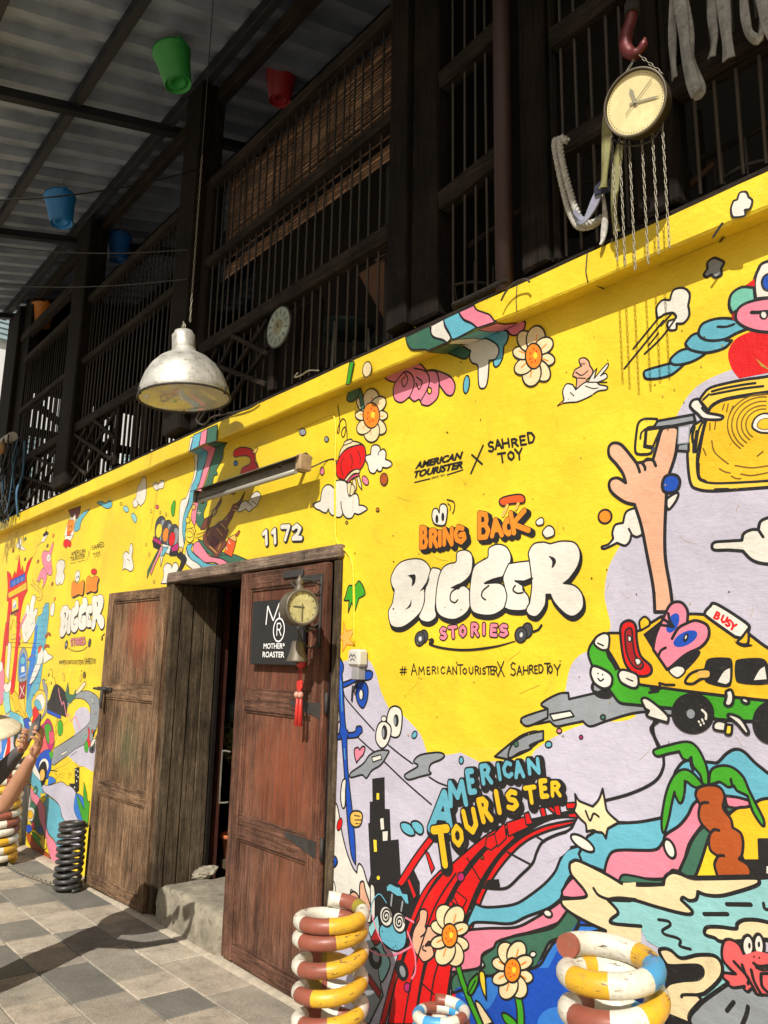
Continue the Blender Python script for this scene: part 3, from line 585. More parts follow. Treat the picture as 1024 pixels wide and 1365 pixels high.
def chainmesh(L,pitch=.02,r=.0018,w_=.0075,name='chain'):
    ms=MB(); n=int(L/pitch)
    for i in range(n):
        pts=[]; 
        for k in range(10):
            a=k*math.pi/5; u=w_*.62*math.cos(a); v=pitch*.62*math.sin(a)
            pts.append((u,0,-i*pitch-v) if i%2==0 else (0,u,-i*pitch-v))
        ms.tube(pts,r,5,closed=True)
    return ms
top=RZ(-.5)+.05; Lc=top-(L0.z+.45)
o=chainmesh(Lc*.45+.03,.030,.0016,.008).build('chain',M['chain'],None,(L0.x,L0.y,L0.z+.45+Lc*.45)); tag(o,'thin chain above the silver pendant lamp','chain')
o=MB().tube([(0,0,0),(0,0,Lc*.55)],.003,5).build('lamp_wire',M['bar'],None,(L0.x,L0.y,L0.z+.45+Lc*.45)); tag(o,'thin wire running from the roof to the chain of the silver pendant lamp','wire')

# ================================================= fluorescent fitting on the wall over the door
fx=thing('strip_light','long rusty fluorescent strip light fixed to the wall above the door','strip light')
x0,x1,zf=-4.37,-3.20,2.575
for x in (x0+.2,x1-.2): MB().box(x-.012,x+.012,-.16,-.001,zf-.01,zf+.012,b=.002).build('bracket',M['fixt'],fx)
MB().add([(x0,-.09,zf+.02),(x1,-.09,zf+.02),(x1,-.13,zf+.045),(x0,-.13,zf+.045),(x0,-.20,zf+.01),(x1,-.20,zf+.01),(x1,-.20,zf+.005),(x0,-.20,zf+.005),(x0,-.13,zf+.038),(x1,-.13,zf+.038),(x1,-.092,zf+.012),(x0,-.092,zf+.012)],[(0,1,2,3),(3,2,5,4),(4,5,6,7),(7,6,9,8),(8,9,10,11),(11,10,1,0),(0,3,4,7,8,11),(1,10,9,6,5,2)]).build('reflector',M['fixt'],fx)
MB().box(x0+.02,x1-.04,-.16,-.11,zf-.035,zf+.005,b=.004).build('ballast_channel',M['fixt'],fx)
MB().tube([(x0+.03,-.15,zf-.05),(x1-.06,-.15,zf-.05)],.014,14).build('tube',M['tube'],fx)
MB().box(x1-.035,x1+.012,-.175,-.10,zf-.055,zf+.03,b=.006).build('end_cap',plain('rusty_cream_cap',(.36,.25,.13,1),.7,0,12,.4,.2),fx); MB().box(x0-.01,x0+.02,-.175,-.10,zf-.055,zf+.02,b=.006).build('end_cap',M['fixt'],fx)
pts=[atY(-.12,400,627),atY(-.06,415,623),atY(-.004,435,614),atY(-.004,446,612),atY(-.004,449,618)]; MB().tube(spline(pts,5),.004,6).build('supply_wire',M['bcable'],fx)
# small white outlet box and conduit right of the door
P=atY(-.05,473,877); ob=thing('outlet_box','small pale plastic outlet box with a scribbled face on the wall right of the door','outlet box',(P.x,0,P.z))
MB().box(-.044,.044,-.062,-.001,-.040,.040,b=.012).build('case',M['boxg'],ob); MB().box(-.026,.026,-.05,-.002,-.10,-.041,b=.004).build('lower_case',plain('grey_plastic',(.28,.27,.27,1),.5),ob)
MB().tube(spline([(-.024,-.064,.0),(-.012,-.064,.016),(0,-.064,.007),(.012,-.064,.016),(.022,-.064,.0)],3),.0018,4).build('scribble',M['ltr'],ob); MB().tube(spline([(-.016,-.064,-.012),(0,-.064,-.003),(.016,-.064,-.012)],3),.0016,4).build('scribble',M['ltr'],ob)
MB().tube(spline([(-.01,-.03,-.115),(-.04,-.02,-.15),(-.06,-.01,-.13),(-.07,-.006,-.2)],4),.005,5).build('cable_tail',M['bcable'],ob)

# ================================================= board, bracket clock, bell and tassel on the right door leaf
sgn=thing('shop_sign','square black board lettered MOTHER ROASTER in white on the right door leaf','sign',(0,0,0))
sx0,sx1,sz0,sz1=-3.735,-3.235,1.535,1.875
MB().box(sx0,sx1,-.085,-.062,sz0,sz1,b=.003).build('board',M['blackp'],sgn)
def textmesh(txt,x,z,h,y,mat,name,parent,w_=None,bold=0.0,shear=0,spacing=1.0,rot=0):
    c=bpy.data.curves.new('t','FONT'); c.body=txt; c.size=1; c.offset=bold; c.shear=shear; c.space_character=spacing; c.resolution_u=4; c.extrude=0
    o=bpy.data.objects.new('t',c); COL.objects.link(o); dg=bpy.context.evaluated_depsgraph_get(); me=bpy.data.meshes.new_from_object(o.evaluated_get(dg)); bpy.data.objects.remove(o); bpy.data.curves.remove(c)
    xs=[v.co.x for v in me.vertices]; ys_=[v.co.y for v in me.vertices]; a,b=min(xs),max(xs); c_,d_=min(ys_),max(ys_); sc=h/(d_-c_); sxx=(w_/(b-a)) if w_ else sc
    for v in me.vertices:
        X_=(v.co.x-a)*sxx; Z_=(v.co.y-c_)*sc; v.co=(x+X_*math.cos(rot)-Z_*math.sin(rot)*0,y,z+Z_+X_*math.sin(rot))
    me.materials.clear(); return link(name,me,mat,parent)
textmesh('MOTHER*',-3.60,1.618,.030,-.0856,M['whitep'],'lettering',sgn,.205,.016)
textmesh('ROASTER',-3.605,1.573,.030,-.0856,M['whitep'],'lettering',sgn,.21,.016)
def strip(pts,wd,y,mat,name,parent):
    mb=MB(); P=[Vector((a,0,b)) for a,b in pts]; L=[];
    for i,p in enumerate(P):
        t=(P[min(i+1,len(P)-1)]-P[max(i-1,0)]).normalized(); n_=Vector((-t.z,0,t.x))*wd/2; L+=[p+n_,p-n_]
    mb.add([(v.x,y,v.z) for v in L],[(2*i,2*i+1,2*i+3,2*i+2) for i in range(len(P)-1)]); return mb.build(name,mat,parent)
for seg in ([(-3.585,1.745),(-3.575,1.845)],[(-3.575,1.845),(-3.515,1.765)],[(-3.515,1.765),(-3.462,1.855)],[(-3.462,1.855),(-3.455,1.775)]): strip(seg,.009,-.0862-.0002*random.random(),M['whitep'],'logo_stroke',sgn)
cx,cz=-3.455,1.715; strip([(cx+.052*math.cos(a),cz+.060*math.sin(a)) for a in [i*math.pi/18 for i in range(37)]],.008,-.0868,M['whitep'],'logo_ring',sgn)
for seg in ([(cx-.018,cz-.03),(cx-.018,cz+.034)],[(cx-.018,cz+.034),(cx+.010,cz+.034),(cx+.022,cz+.018),(cx+.010,cz+.002),(cx-.018,cz+.002)],[(cx+.002,cz+.002),(cx+.024,cz-.03)]): strip(seg,.007,-.0866-.0003*random.random(),M['whitep'],'logo_stroke',sgn)

def facing(o,P,nrm,up=Vector((0,0,1))):
    z=nrm.normalized(); x=up.cross(z).normalized(); y=z.cross(x); mm=Matrix((x,y,z)).transposed().to_4x4(); mm.translation=P; o.matrix_world=mm
def clockface(parent,r,matd,hands,numerals=True,depth=0,ink=None,second=None):
    ink=ink or M['dialk']
    d=MB().lathe([(0,depth),(r*.5,depth),(r,depth)],40).build('dial',matd,parent)
    for k in range(60 if numerals else 12):
        a=k*math.pi/30 if numerals else k*math.pi/6; q=numerals==1 and k%5==0; r0,r1=(r*.80,r*.93) if q else (r*.90,r*.94); wd=.006*r/.1 if q else .0022*r/.1
        dx,dy=math.cos(a),math.sin(a); nx,ny=-dy*wd/2,dx*wd/2; z=depth+.0012
        MB().add([(dx*r0+nx,dy*r0+ny,z),(dx*r1+nx,dy*r1+ny,z),(dx*r1-nx,dy*r1-ny,z),(dx*r0-nx,dy*r0-ny,z)],[(0,1,2,3)]).build('minute_mark',ink,parent)
    for i,(a,L,wd) in enumerate(hands):
        a=math.pi/2-a; dx,dy=math.cos(a),math.sin(a); nx,ny=-dy*wd/2,dx*wd/2; z=depth+.002+.0012*i
        MB().add([(-dx*L*.22+nx,-dy*L*.22+ny,z),(-dx*L*.22-nx,-dy*L*.22-ny,z),(dx*L*.75-nx*1.2,dy*L*.75-ny*1.2,z),(dx*L,dy*L,z),(dx*L*.75+nx*1.2,dy*L*.75+ny*1.2,z)],[(0,1,2,3,4)]).build('hand',ink,parent)
    MB().lathe([(0,depth+.008),(r*.05,depth+.006),(r*.05,depth)],12).build('hub',ink,parent)
# station clock on scroll bracket
Pc=atY(-.30,398,810); fwd=(Vector((CAM.x,CAM.y,0))-Vector((Pc.x,Pc.y,0))).normalized()
sc_=thing('station_clock','small round aged brass station clock on a scroll bracket beside the black sign','clock',Pc[:])
n1=Vector((.985,-.17,.0)); rcl=.079
facing(sc_,Pc,n1)
MB().lathe([(0,-.055),(rcl*.85,-.055),(rcl,-.045),(rcl*1.05,-.03),(rcl,-.025),(rcl,.025),(rcl*1.06,.03),(rcl*1.06,.045),(rcl*.92,.052),(rcl*.90,.04)],40).build('case',M['brass'],sc_)
clockface(sc_,rcl*.91,M['sdial'],[(R(-88),.05,.007),(R(180),.072,.005)],depth=.041)
MB().lathe([(0,.075),(.008,.06),(.02,.04),(.012,.025),(.022,.012),(.03,-.003),(.0,-.005)],14,mat=Matrix.Translation((0,rcl+.0,0))@Matrix.Rotation(R(-90),4,'X')).build('finial',M['brass'],sc_)
bk_=thing('scroll_bracket','wrought iron scroll bracket holding the small station clock to the door leaf','bracket')
wx=-3.12
def tb(pts,r=.006): return MB().tube(spline([Vector(p) for p in pts],5),r,7).build('scroll',M['iron'],bk_)
tb([(wx,-.064,1.98),(wx,-.064,1.62)],.008)
tb([(wx,-.07,1.93),(wx,-.15,1.95),(wx,-.24,1.93),(Pc.x,-.30,Pc.z+.085)]); tb([(wx,-.08,1.74),(wx,-.14,1.70),(wx,-.17,1.75),(wx,-.13,1.79),(wx,-.10,1.76),(wx,-.13,1.74)])
tb([(wx,-.07,1.88),(wx,-.14,1.88),(wx,-.16,1.84),(wx,-.12,1.82),(wx,-.10,1.85),(wx,-.125,1.86)]); tb([(wx,-.07,1.64),(wx,-.12,1.62),(wx,-.17,1.66),(wx,-.20,1.72)],.005)
Pb=atY(-.17,397,868); bel=thing('door_bell','small tarnished brass bell hanging under the station clock','bell',Pb[:])
MB().lathe([(0,.050),(.022,.050),(.030,.045),(.038,.0),(.052,-.042),(.056,-.05),(.050,-.05),(.034,.0),(.0,.042)],28).build('bell_body',M['brass'],bel); MB().tube([(0,0,-.06),(0,0,.02)],.006,6).build('clapper',M['iron'],bel); MB().tube([(0,0,.05),(0,0,.13)],.004,6).build('hanger',M['iron'],bel); MB().tube([(0,.0,.12),(0,.11,.12)],.005,6).build('arm',M['iron'],bel)
Pt=atY(-.12,399,930); ts=thing('red_tassel','red knotted lucky tassel with round charms hanging on the right door leaf','tassel',Pt[:]); ts.scale=(.8,.9,.92)
MB().tube(spline([(0,0,.19),(-.012,0,.13),(-.004,0,.10)],4),.0035,6).build('cord',M['redp'],ts); MB().tube(spline([(0.004,0,.19),(.014,0,.13),(.004,0,.10)],4),.0035,6).build('cord',M['redp'],ts)
MB().lathe([(0,.205),(.022,.198),(.030,.17),(.022,.14),(0,.13)],16,mat=Matrix.Translation((.022,-.01,.02))).build('heart_charm',M['redp'],ts)
MB().box(-.026,.026,-.008,.008,.045,.095,b=.008).build('knot',M['redp'],ts); MB().box(-.016,.016,-.010,.010,.03,.06,b=.006).build('knot',M['redp'],ts)
for s_ in(-1,1):
    MB().lathe([(0,.018),(.013,.013),(.018,0),(.013,-.013),(0,-.018)],14,mat=Matrix.Translation((s_*.019,-.004,.015))).build('bead',plain('pink_bead%d'%s_,(.6,.28,.2,1),.4),ts)
    MB().lathe([(0,.0),(.008,-.005),(.011,-.05),(.014,-.145),(0,-.147)],12,mat=Matrix.Translation((s_*.018,0,0))).build('fringe',M['redp'],ts)
P=atY(-.062,392,765); o=thing('vent_plate','small grey metal plate at the top of the right door leaf','plate',(P.x,P.y,P.z)); MB().box(-.10,.09,-.006,.0,-.018,.02,b=.002).build('plate',M['iron'],o)

# ================================================= clock on chains, hook, slings, rope (upper right)
Pk=atY(-.36,848,138); nk=(CAM-Pk).normalized(); nk=(nk-RT*.42+UP*.30).normalized()
ck=thing('hanging_clock','large round pale yellow clock tilted in front of the bars, hung from the red hook','clock',Pk[:]); facing(ck,Pk,nk,Vector((.0,.0,1)))
rk=.097
MB().lathe([(0,-.06),(rk*.8,-.06),(rk*.97,-.05),(rk,-.03),(rk,.0),(rk*1.04,.004),(rk*1.04,.014),(rk*.97,.016),(rk*.95,.006)],48).build('case',plain('dark_brass_case',(.07,.055,.03,1),.5,.5,8),ck)
MB().tube([(rk*1.005*math.cos(a*math.pi/24),rk*1.005*math.sin(a*math.pi/24),.012) for a in range(48)],.004,6,closed=True).build('bezel',M['brass'],ck)
clockface(ck,rk*.96,M['dial'],numerals=2,hands=[(R(-10),.050,.011),(R(100),.080,.006)],depth=.006,ink=plain('grey_hand',(.33,.30,.2,1),.5))
MB().add([(-.034,-.022,.011),(-.033,-.024,.011),(.062,.045,.011),(.061,.047,.011)],[(0,1,2,3)]).build('second_hand',M['dialk'],ck)
hk=thing('crane_hook','heavy dark red crane hook hanging at the top edge, holding the clock chains','hook',atY(-.36,848,45)[:])
MB().tube(spline([(-.012,0,.22),(-.012,0,.10),(-.015,0,.065),(-.034,0,.02),(-.036,0,-.03),(-.012,0,-.068),(.018,0,-.062),(.030,0,-.035)],5),[.015]*6+[.018]*8+[.021]*9+[.018]*5+[.013]*5+[.008,.006,.004],12).build('hook_body',M['hook'],hk)
MB().tube([(-.01,0,.08),(-.01,0,.115)],.024,14).build('collar',M['dark'],hk); MB().tube([(-.01,0,.12),(-.01,0,2.0)],.012,8).build('hanger_rod',M['iron'],hk)
Ph=atY(-.36,850,72)
def chain_between(p,q,label,pitch=.0195,r=.0014,w_=.0058,sag=0):
    p=Vector(p);q=Vector(q); L=(q-p).length; o=chainmesh(L,pitch,r,w_).build('chain',M['chain'],None,p[:]); o.rotation_mode='QUATERNION'; o.rotation_quaternion=Vector((0,0,-1)).rotation_difference((q-p).normalized()); tag(o,label,'chain'); return o
chain_between(Ph,atY(-.36,822,118),'short chain from the red hook to the left side of the tilted clock'); chain_between(Ph,atY(-.36,888,102),'short chain from the red hook to the right side of the tilted clock')
ends=[(816,184,816,355,'leftmost'),(826,188,828,364,'second from left'),(839,192,843,368,'third from left'),(856,190,860,358,'third from right'),(870,182,876,348,'second from right'),(883,166,890,342,'rightmost')]
for (a,b,c_,d_,w_) in ends:
    p=atY(-.30,a,b); q=atY(-.30,c_,d_); q=Vector((p.x,p.y,q.z)); chain_between(p,q,w_+' of the six thin chains hanging below the tilted clock')
cr=MB().tube(spline([atY(-.30,*p)for p in((816,184),(824,190),(835,194),(848,194),(860,191),(872,184),(884,164))],4),.003,6).build('chain_hanger',M['iron']); tag(cr,'curved iron wire under the tilted clock from which the chains hang','wire')
def ribbon(name,label,cat,pix,y,wd,mat,par=None,th=.006,grp=None,lay=None):
    pts=spline([atY(yy if lay else y,*p) for p,yy in zip(pix,lay or [y]*len(pix))],5); mb=MB(); vs=[]; N=len(pts)
    for i,p in enumerate(pts):
        t=(pts[min(i+1,N-1)]-pts[max(i-1,0)]).normalized(); s_=t.cross(Vector((.2,1,.1))).normalized(); ww=wd; fold=.006*math.sin(i*.45+wd*90)
        vs+=[p-s_*ww/2+Vector((0,fold,0)),p+Vector((0,-.006,0)),p+s_*ww/2+Vector((0,-fold,0)),p+s_*ww/2+Vector((0,-fold+th,0)),p+Vector((0,-.006+th,0)),p-s_*ww/2+Vector((0,fold+th,0))]
    fs=[]
    for i in range(N-1):
        for k in range(6): fs.append([i*6+k,i*6+(k+1)%6,(i+1)*6+(k+1)%6,(i+1)*6+k])
    fs.append(list(range(6))[::-1]); fs.append([(N-1)*6+k for k in range(6)])
    o=mb.add(vs,fs,0,False).build(name,mat,par); 
    if label: tag(o,label,cat,grp)
    return o
sl_=thing('webbing_sling','long grey webbing sling with a folded end hanging right of the tilted clock','sling'); ribbon('strap',None,None,[(903,-20),(910,30),(914,70),(922,105),(928,124)],-.14,.042,M['sling'],sl_); ribbon('strap',None,None,[(897,-20),(896,40),(897,80),(899,104)],-.12,.026,M['sling'],sl_); ribbon('strap',None,None,[(908,-20),(918,40),(921,80),(935,118),(925,126)],-.125,.03,M['sling'],sl_)
sl_=thing('webbing_sling','double grey webbing sling draped over the rail near the top right corner','sling'); ribbon('strap',None,None,[(950,-20),(949,20),(952,50),(948,76)],-.12,.03,M['sling'],sl_); ribbon('strap',None,None,[(962,-20),(966,25),(969,55),(971,78)],-.13,.04,M['sling'],sl_)
sl_=thing('webbing_sling','loose grey webbing loop at the far top right corner','sling'); ribbon('strap',None,None,[(990,-20),(993,20),(999,45),(1012,50),(1016,20),(1008,-20)],-.12,.026,M['sling'],sl_); ribbon('strap',None,None,[(1012,-20),(1022,30),(1036,60)],-.13,.03,M['sling'],sl_)
def rope(name,pts,r,mat,parent=None,tw=2.2):
    # two twisted strands
    P=spline(pts,12); mb=MB()
    for ph in (0,math.pi*2/3,math.pi*4/3):
        L=0; out=[]
        for i,p in enumerate(P):
            t=(P[min(i+1,len(P)-1)]-P[max(i-1,0)]).normalized(); a=t.orthogonal().normalized(); a=Vector((0,1,0)).cross(t).normalized(); b=t.cross(a)
            if i: L+=(p-P[i-1]).length
            th=ph+L/r/tw*3.1; out.append(p+(a*math.cos(th)+b*math.sin(th))*r*.55)
        mb.tube(out,r*.55,6)
    return mb.build(name,mat,parent)
rp=thing('looped_rope','thick pale rope looped over the rail left of the hanging chains','rope')
rope('strand',[atY(-.075,*p) for p in ((748,186),(740,188),(741,205),(748,240),(756,272),(764,292),(772,302),(786,302),(800,294))],.0125,M['rope'],rp)
rope('strand',[atY(-.095,*p) for p in ((756,188),(749,184),(747,196),(752,225),(760,255),(768,280),(776,296),(790,297),(802,290))],.0125,M['rope'],rp)
cl=thing('strap_bundle','olive strap with grey cloth tied below the tilted clock','strap'); ribbon('strap',None,None,[(809,150),(808,190),(805,235),(803,250)],-.2,.035,M['strapg'],cl); ribbon('cloth',None,None,[(800,248),(792,270),(780,292),(772,292),(765,284)],-.16,.03,M['cloth'],cl); ribbon('knot',None,None,[(812,246),(800,250),(793,254)],-.17,.04,M['navy'],cl); ribbon('tail',None,None,[(803,255),(806,290),(803,318),(800,326)],-.13,.018,M['rope'],cl); ribbon('strap',None,None,[(826,190),(821,230),(818,280),(822,310)],-.16,.03,M['strapg'],cl)
# plate clock on the balustrade
Pp=atY(-.10,371,436); pc=thing('plate_clock','pale green round plate clock on the rail right of the pendant lamp','clock',Pp[:]); facing(pc,Pp,Vector((.0,-1,.0))); pc.scale=(.8,.8,.8)
MB().lathe([(0,-.012),(.15,-.012),(.155,-.004),(.153,.002),(.148,0)],44).build('plate',plain('plate_edge',(.12,.13,.11,1),.5),pc)
MB().lathe([(0,.003),(.06,.003)],30).build('centre',plain('plate_centre',(.22,.21,.12,1),.6),pc); clockface(pc,.145,M['pdial'],[(R(-40),.05,.008),(R(-15),.04,.01)],depth=.0015,numerals=False)
for k in range(12):
    a=k*math.pi/6+.26; dx,dy=math.cos(a),math.sin(a); wd=.006; MB().add([(dx*.085-dy*wd,dy*.085+dx*wd,.0035),(dx*.085+dy*wd,dy*.085-dx*wd,.0035),(dx*.13+dy*wd*1.4,dy*.13-dx*wd*1.4,.0035),(dx*.13-dy*wd*1.4,dy*.13+dx*wd*1.4,.0035)],[(0,1,2,3)]).build('numeral',plain('numeral_grey%d'%k,(.13,.15,.13,1),.6) if k==0 else MATS['numeral_grey0'],pc)
# tools along the sill: coiled wire and a fallen branch
o=MB().tube(spline([atY(-.10,*p) for p in((605,408),(640,392),(660,382),(676,372))],5),[.016]*12+[.012]*4,8).build('branch',M['th']); tag(o,'short dark branch lying on the ledge left of the maroon steel post','branch')
o=MB().tube(spline([atY(-.12,*p) for p in((270,545),(262,560),(272,566),(283,556),(300,552),(330,545),(345,536))],5),.006,6).build('tangled_wire',M['bar']); tag(o,'tangled wire lying on the ledge under the pendant lamp','wire')
o=MB().tube(spline([atY(-.11,*p) for p in((397,497),(393,503),(402,500),(412,494),(425,494))],5),.004,6).build('tangled_wire',M['chain']); tag(o,'bright bent wire lying on the ledge below the stool','wire')
o=MB().tube(spline([atY(-.145,*p) for p in((668,401),(675,388),(686,377),(700,372),(706,376))],5),.004,6).build('tangled_wire',M['bar']); tag(o,'wire end curling over the ledge at the foot of the maroon steel post','wire')
# cable bundle and lamp at the far left end
cb=thing('cable_bundle','tangled bundle of blue and black cables hanging at the left end of the ledge','cables')
rq=random.Random(5)
for i in range(44):
    x=-8.95+rq.uniform(-.25,.45); y=-.25+rq.uniform(-.12,.12); pts=[(x+rq.uniform(-.1,.1),y,3.82+rq.uniform(-.1,.05))]
    for z in (3.6,3.4,3.2,3.0): pts.append((x+rq.uniform(-.12,.12),y+rq.uniform(-.05,.05),z+rq.uniform(-.08,.06)))
    MB().tube(spline([Vector(p) for p in pts],4),rq.choice([.006,.009,.013]),6).build('cable',M[rq.choice(['bblue','bcable','bcable','bar','bblue'])],cb)
MB().tube([(-9.3,-.25,3.86),(-8.55,-.25,3.84)],.05,8).build('bracket_arm',M['rope'],cb); MB().lathe([(0,.03),(.07,.03),(.08,0),(.07,-.03),(0,-.03)],18,mat=Matrix.Translation((-8.62,-.33,3.70))@Matrix.Rotation(R(80),4,'X')).build('reel',M['ltr'] if 0 else plain('ochre_reel',(.28,.16,.05,1),.7),cb)
MB().bar((-8.9,-.3,3.5),(-8.95,-.28,3.05),.03,.03).build('batten',plain('ochre_batten',(.30,.20,.09,1),.8),cb)
# far buildings beyond the end of the gallery
fb=thing('white_building','bright white rendered building far behind the end of the timber storey','building')
MB().box(-30,-22,-9,14,-3,14,b=0).build('wall',M['pale'],fb)
for z in (6.0,10.0): 
    for y in (2.0,6.0): 
        wn=MB().box(-21.99,-21.9,y,y+1.6,z,z+1.6,b=0).build('window_frame',M['louvre'],fb)
        for k in range(10): MB().box(-21.9,-21.84,y+.05,y+1.55,z+.05+k*.155,z+.15+k*.155,b=0).build('louvre',M['louvre'],wn)
# ================================================= painted coil springs
def spring(label,x,y,Ro,r,pitch,H,cols,start=0.0,name='coil_spring',group=None,endp=.55,face=None,tight=1.0):
    z0=gz(x,y); t=thing(name,label,'spring',(x,y,z0),group)
    pts=[];th=start;z=0;tn=[]; n=28; turns=0
    per=isinstance(cols[0],list); flatc=[q for c in (cols if per else [cols]) for q in c]; keys=sorted(set(c for _,c in flatc)); ci={k:i for i,k in enumerate(keys)}
    rr_=random.Random(int(abs(x)*100)); w1,w2=rr_.uniform(0,6),rr_.uniform(0,6)
    while z<H-r:
        wob=1+.012*math.sin(th*.7+w1)
        pts.append(Vector(((Ro-r)*math.cos(th)*wob+.003*math.sin(turns+w1),(Ro-r)*math.sin(th)*wob+.003*math.cos(turns*1.3+w2),z+r+.002*math.sin(th*1.3+w2)))); tn.append((turns,th))
        pf=pitch*(endp if (turns<1 or z>H-r-pitch*endp*tight) else 1.0)
        th+=2*math.pi/n; turns+=1/n; z+=pf/n
    if face is not None:
        sh=math.radians(face)-th; q_=Matrix.Rotation(sh,3,'Z'); pts=[q_@p for p in pts]; tn=[(a,b+sh) for a,b in tn]
    mi=[]
    for tu,a in tn:
        k=int(turns-tu); pal=cols[k%len(cols)] if per else cols; deg=(math.degrees(a)+(0 if per else tu*cols_drift)+5*math.sin(tu*2.1))%360
        mi.append(ci[[c for q,c in pal if deg>=q][-1]])
    rad=[r*(1+.025*math.sin(i*.37)) for i in range(len(pts))]
    MB().tube(pts,rad,14,mf=lambda i:mi[i]).build('coil',[SP[k] for k in keys],t)
    return t,pts
cols_drift=6
PA=[(0,'y'),(28,'w'),(75,'o'),(120,'r'),(155,'w'),(288,'r'),(322,'y')]
PB=[(0,'w'),(40,'b'),(62,'y'),(95,'w'),(150,'r'),(200,'w'),(262,'r'),(300,'w'),(345,'b')]
PB2=[(0,'w'),(25,'y'),(60,'b'),(95,'w'),(165,'r'),(210,'w'),(240,'r'),(290,'w')]
PC_=[(0,'b'),(40,'w'),(80,'b'),(120,'w'),(160,'r'),(200,'w'),(235,'b'),(262,'w'),(310,'r'),(340,'w')]
PD=[(0,'w'),(50,'y'),(110,'w'),(160,'r'),(210,'w'),(250,'y'),(290,'w'),(320,'r')]
def at_(y,px,py): return atY(y,px,py)
P=at_(-.40,443,1212); tallH=P.z-gz(P.x,-.40)
PN=[(0,'y'),(22,'w'),(62,'o'),(100,'w'),(150,'r'),(190,'w'),(262,'r'),(305,'y')]
PN2=[(0,'y'),(30,'w'),(70,'w'),(110,'y'),(150,'o'),(200,'w'),(255,'r'),(295,'y')]
PN0=[(0,'y'),(25,'w'),(55,'o'),(85,'r'),(120,'w'),(235,'w'),(262,'r'),(318,'y')]
BG0=[(0,'b'),(40,'y'),(75,'w'),(172,'r'),(205,'w'),(240,'y'),(292,'w'),(340,'b')]
BG1=[(0,'y'),(35,'w'),(90,'w'),(140,'y'),(170,'w'),(243,'r'),(298,'w'),(345,'y')]
BG2=[(0,'w'),(40,'b'),(90,'w'),(150,'r'),(200,'w'),(250,'b'),(300,'w')]
spring('tall coil spring striped white, brown-red and yellow, in front of the right door leaf',P.x,-.40,.145,.0275,.093,tallH+.005,[PN0,PN0,PN,PN2,PN],R(200),face=165,tight=1.75,endp=.60)
cols_drift=-9
P=at_(-.32,814,1278); spring('biggest coil spring striped white, yellow, blue and brown-red at the bottom right',P.x,-.32,.149,.0318,.094,P.z-gz(P.x,-.32)+.01,[BG0,BG1,BG2,BG0,BG1],R(60),face=212)
P=at_(-.30,588,1340); cols_drift=20; spring('small coil spring striped white, blue and brown between the two big striped springs',P.x,-.30,.097,.018,.043,P.z-gz(P.x,-.30)-.01,PC_,R(20))
cols_drift=0
P=at_(-.20,100,1110); _q=spring('black coil spring standing by the free edge of the left door leaf',P.x,-.22,.098,.0148,.043,.455,[(0,'k')],0); BX=P.x
cols_drift=33
spring('nearer of the two far striped coil springs, white, yellow and brown, at the left edge',-6.98,-.40,.165,.029,.066,.70,PD,1.0)
spring('darker striped coil spring standing behind the far left striped spring',-7.60,-.17,.12,.022,.055,.74,[(0,'k'),(60,'w'),(100,'k'),(180,'y'),(210,'k'),(300,'w'),(330,'k')],2.0)
# ground chain between springs
def ground_chain(p,q,label):
    P=[Vector(p),Vector(p)*.66+Vector(q)*.34+Vector((0,-.03,0)),Vector(p)*.33+Vector(q)*.67+Vector((0,-.02,0)),Vector(q)]
    P=spline(P,40); ms=MB(); acc=0; k=0; pitch=.030
    for i in range(1,len(P)):
        acc+=(P[i]-P[i-1]).length
        if acc>=pitch:
            acc=0; t=(P[i]-P[i-1]).normalized(); s_=Vector((-t.y,t.x,0)); u=Vector((0,0,1)); a_=s_ if k%2 else u; c=P[i]; c=Vector((c.x,c.y,max(c.z,gz(c.x,c.y)+.014))); k+=1
            ms.tube([c+t*(.021*math.cos(q*math.pi/5))+(a_*.8+ (u if k%2 else s_)*.3)*(.010*math.sin(q*math.pi/5)) for q in range(10)],.0042,5,closed=True)
    o=ms.build('ground_chain',M['chain']); tag(o,label,'chain')
ground_chain((-6.83,-.34,.02+gz(-6.8,-.3)),(BX-.08,-.25,gz(BX,-.2)+.02),'rusty chain on the paving between the black spring and the striped spring')
# ================================================= person with hat and phone at the left edge
def pix(x,y,d): return CAM+ray(x,y)*d
pn=thing('person','person in straw hat and dark clothes holding up a phone at the left edge','person')
Hd=pix(-48,972,3.55); fd=Vector((RT.x+.45*FW.x,RT.y+.45*FW.y,0)).normalized(); sd_=Vector((-fd.y,fd.x,0))
g0=gz(Hd.x,Hd.y); hz=Hd.z-g0
pts={}; E_=[]; 
def J(n,p,r,par=None):
    pts[n]=(len(pts),Vector(p),r); 
    if par: E_.append((pts[par][0],pts[n][0]))
base=Vector((Hd.x,Hd.y,g0))-fd*.05
J('pel',base+Vector((0,0,hz*.50)),.13); J('sp',base+Vector((0,0,hz*.66))+fd*.0,.12,'pel'); J('ch',base+Vector((0,0,hz*.80)),.13,'sp'); J('nk',base+Vector((0,0,hz*.89))+fd*.02,.055,'ch')
for s_,n in((1,'l'),(-1,'r')):
    J('hip'+n,base+Vector((0,0,hz*.46))+sd_*s_*.08,.095,'pel'); J('kn'+n,base+Vector((0,0,hz*.26))+sd_*s_*.09+fd*.02,.062,'hip'+n); J('an'+n,base+Vector((0,0,.07))+sd_*s_*.09,.042,'kn'+n); J('to'+n,base+Vector((0,0,.035))+sd_*s_*.10+fd*.15,.035,'an'+n)
    J('sh'+n,base+Vector((0,0,hz*.80))+sd_*s_*.15,.06,'ch')
J('elr',pix(3,1078,3.40),.040,'shr'); J('m1',pix(26,1040,3.36),.037,'elr'); J('wrr',pix(45,1005,3.32),.023,'m1')
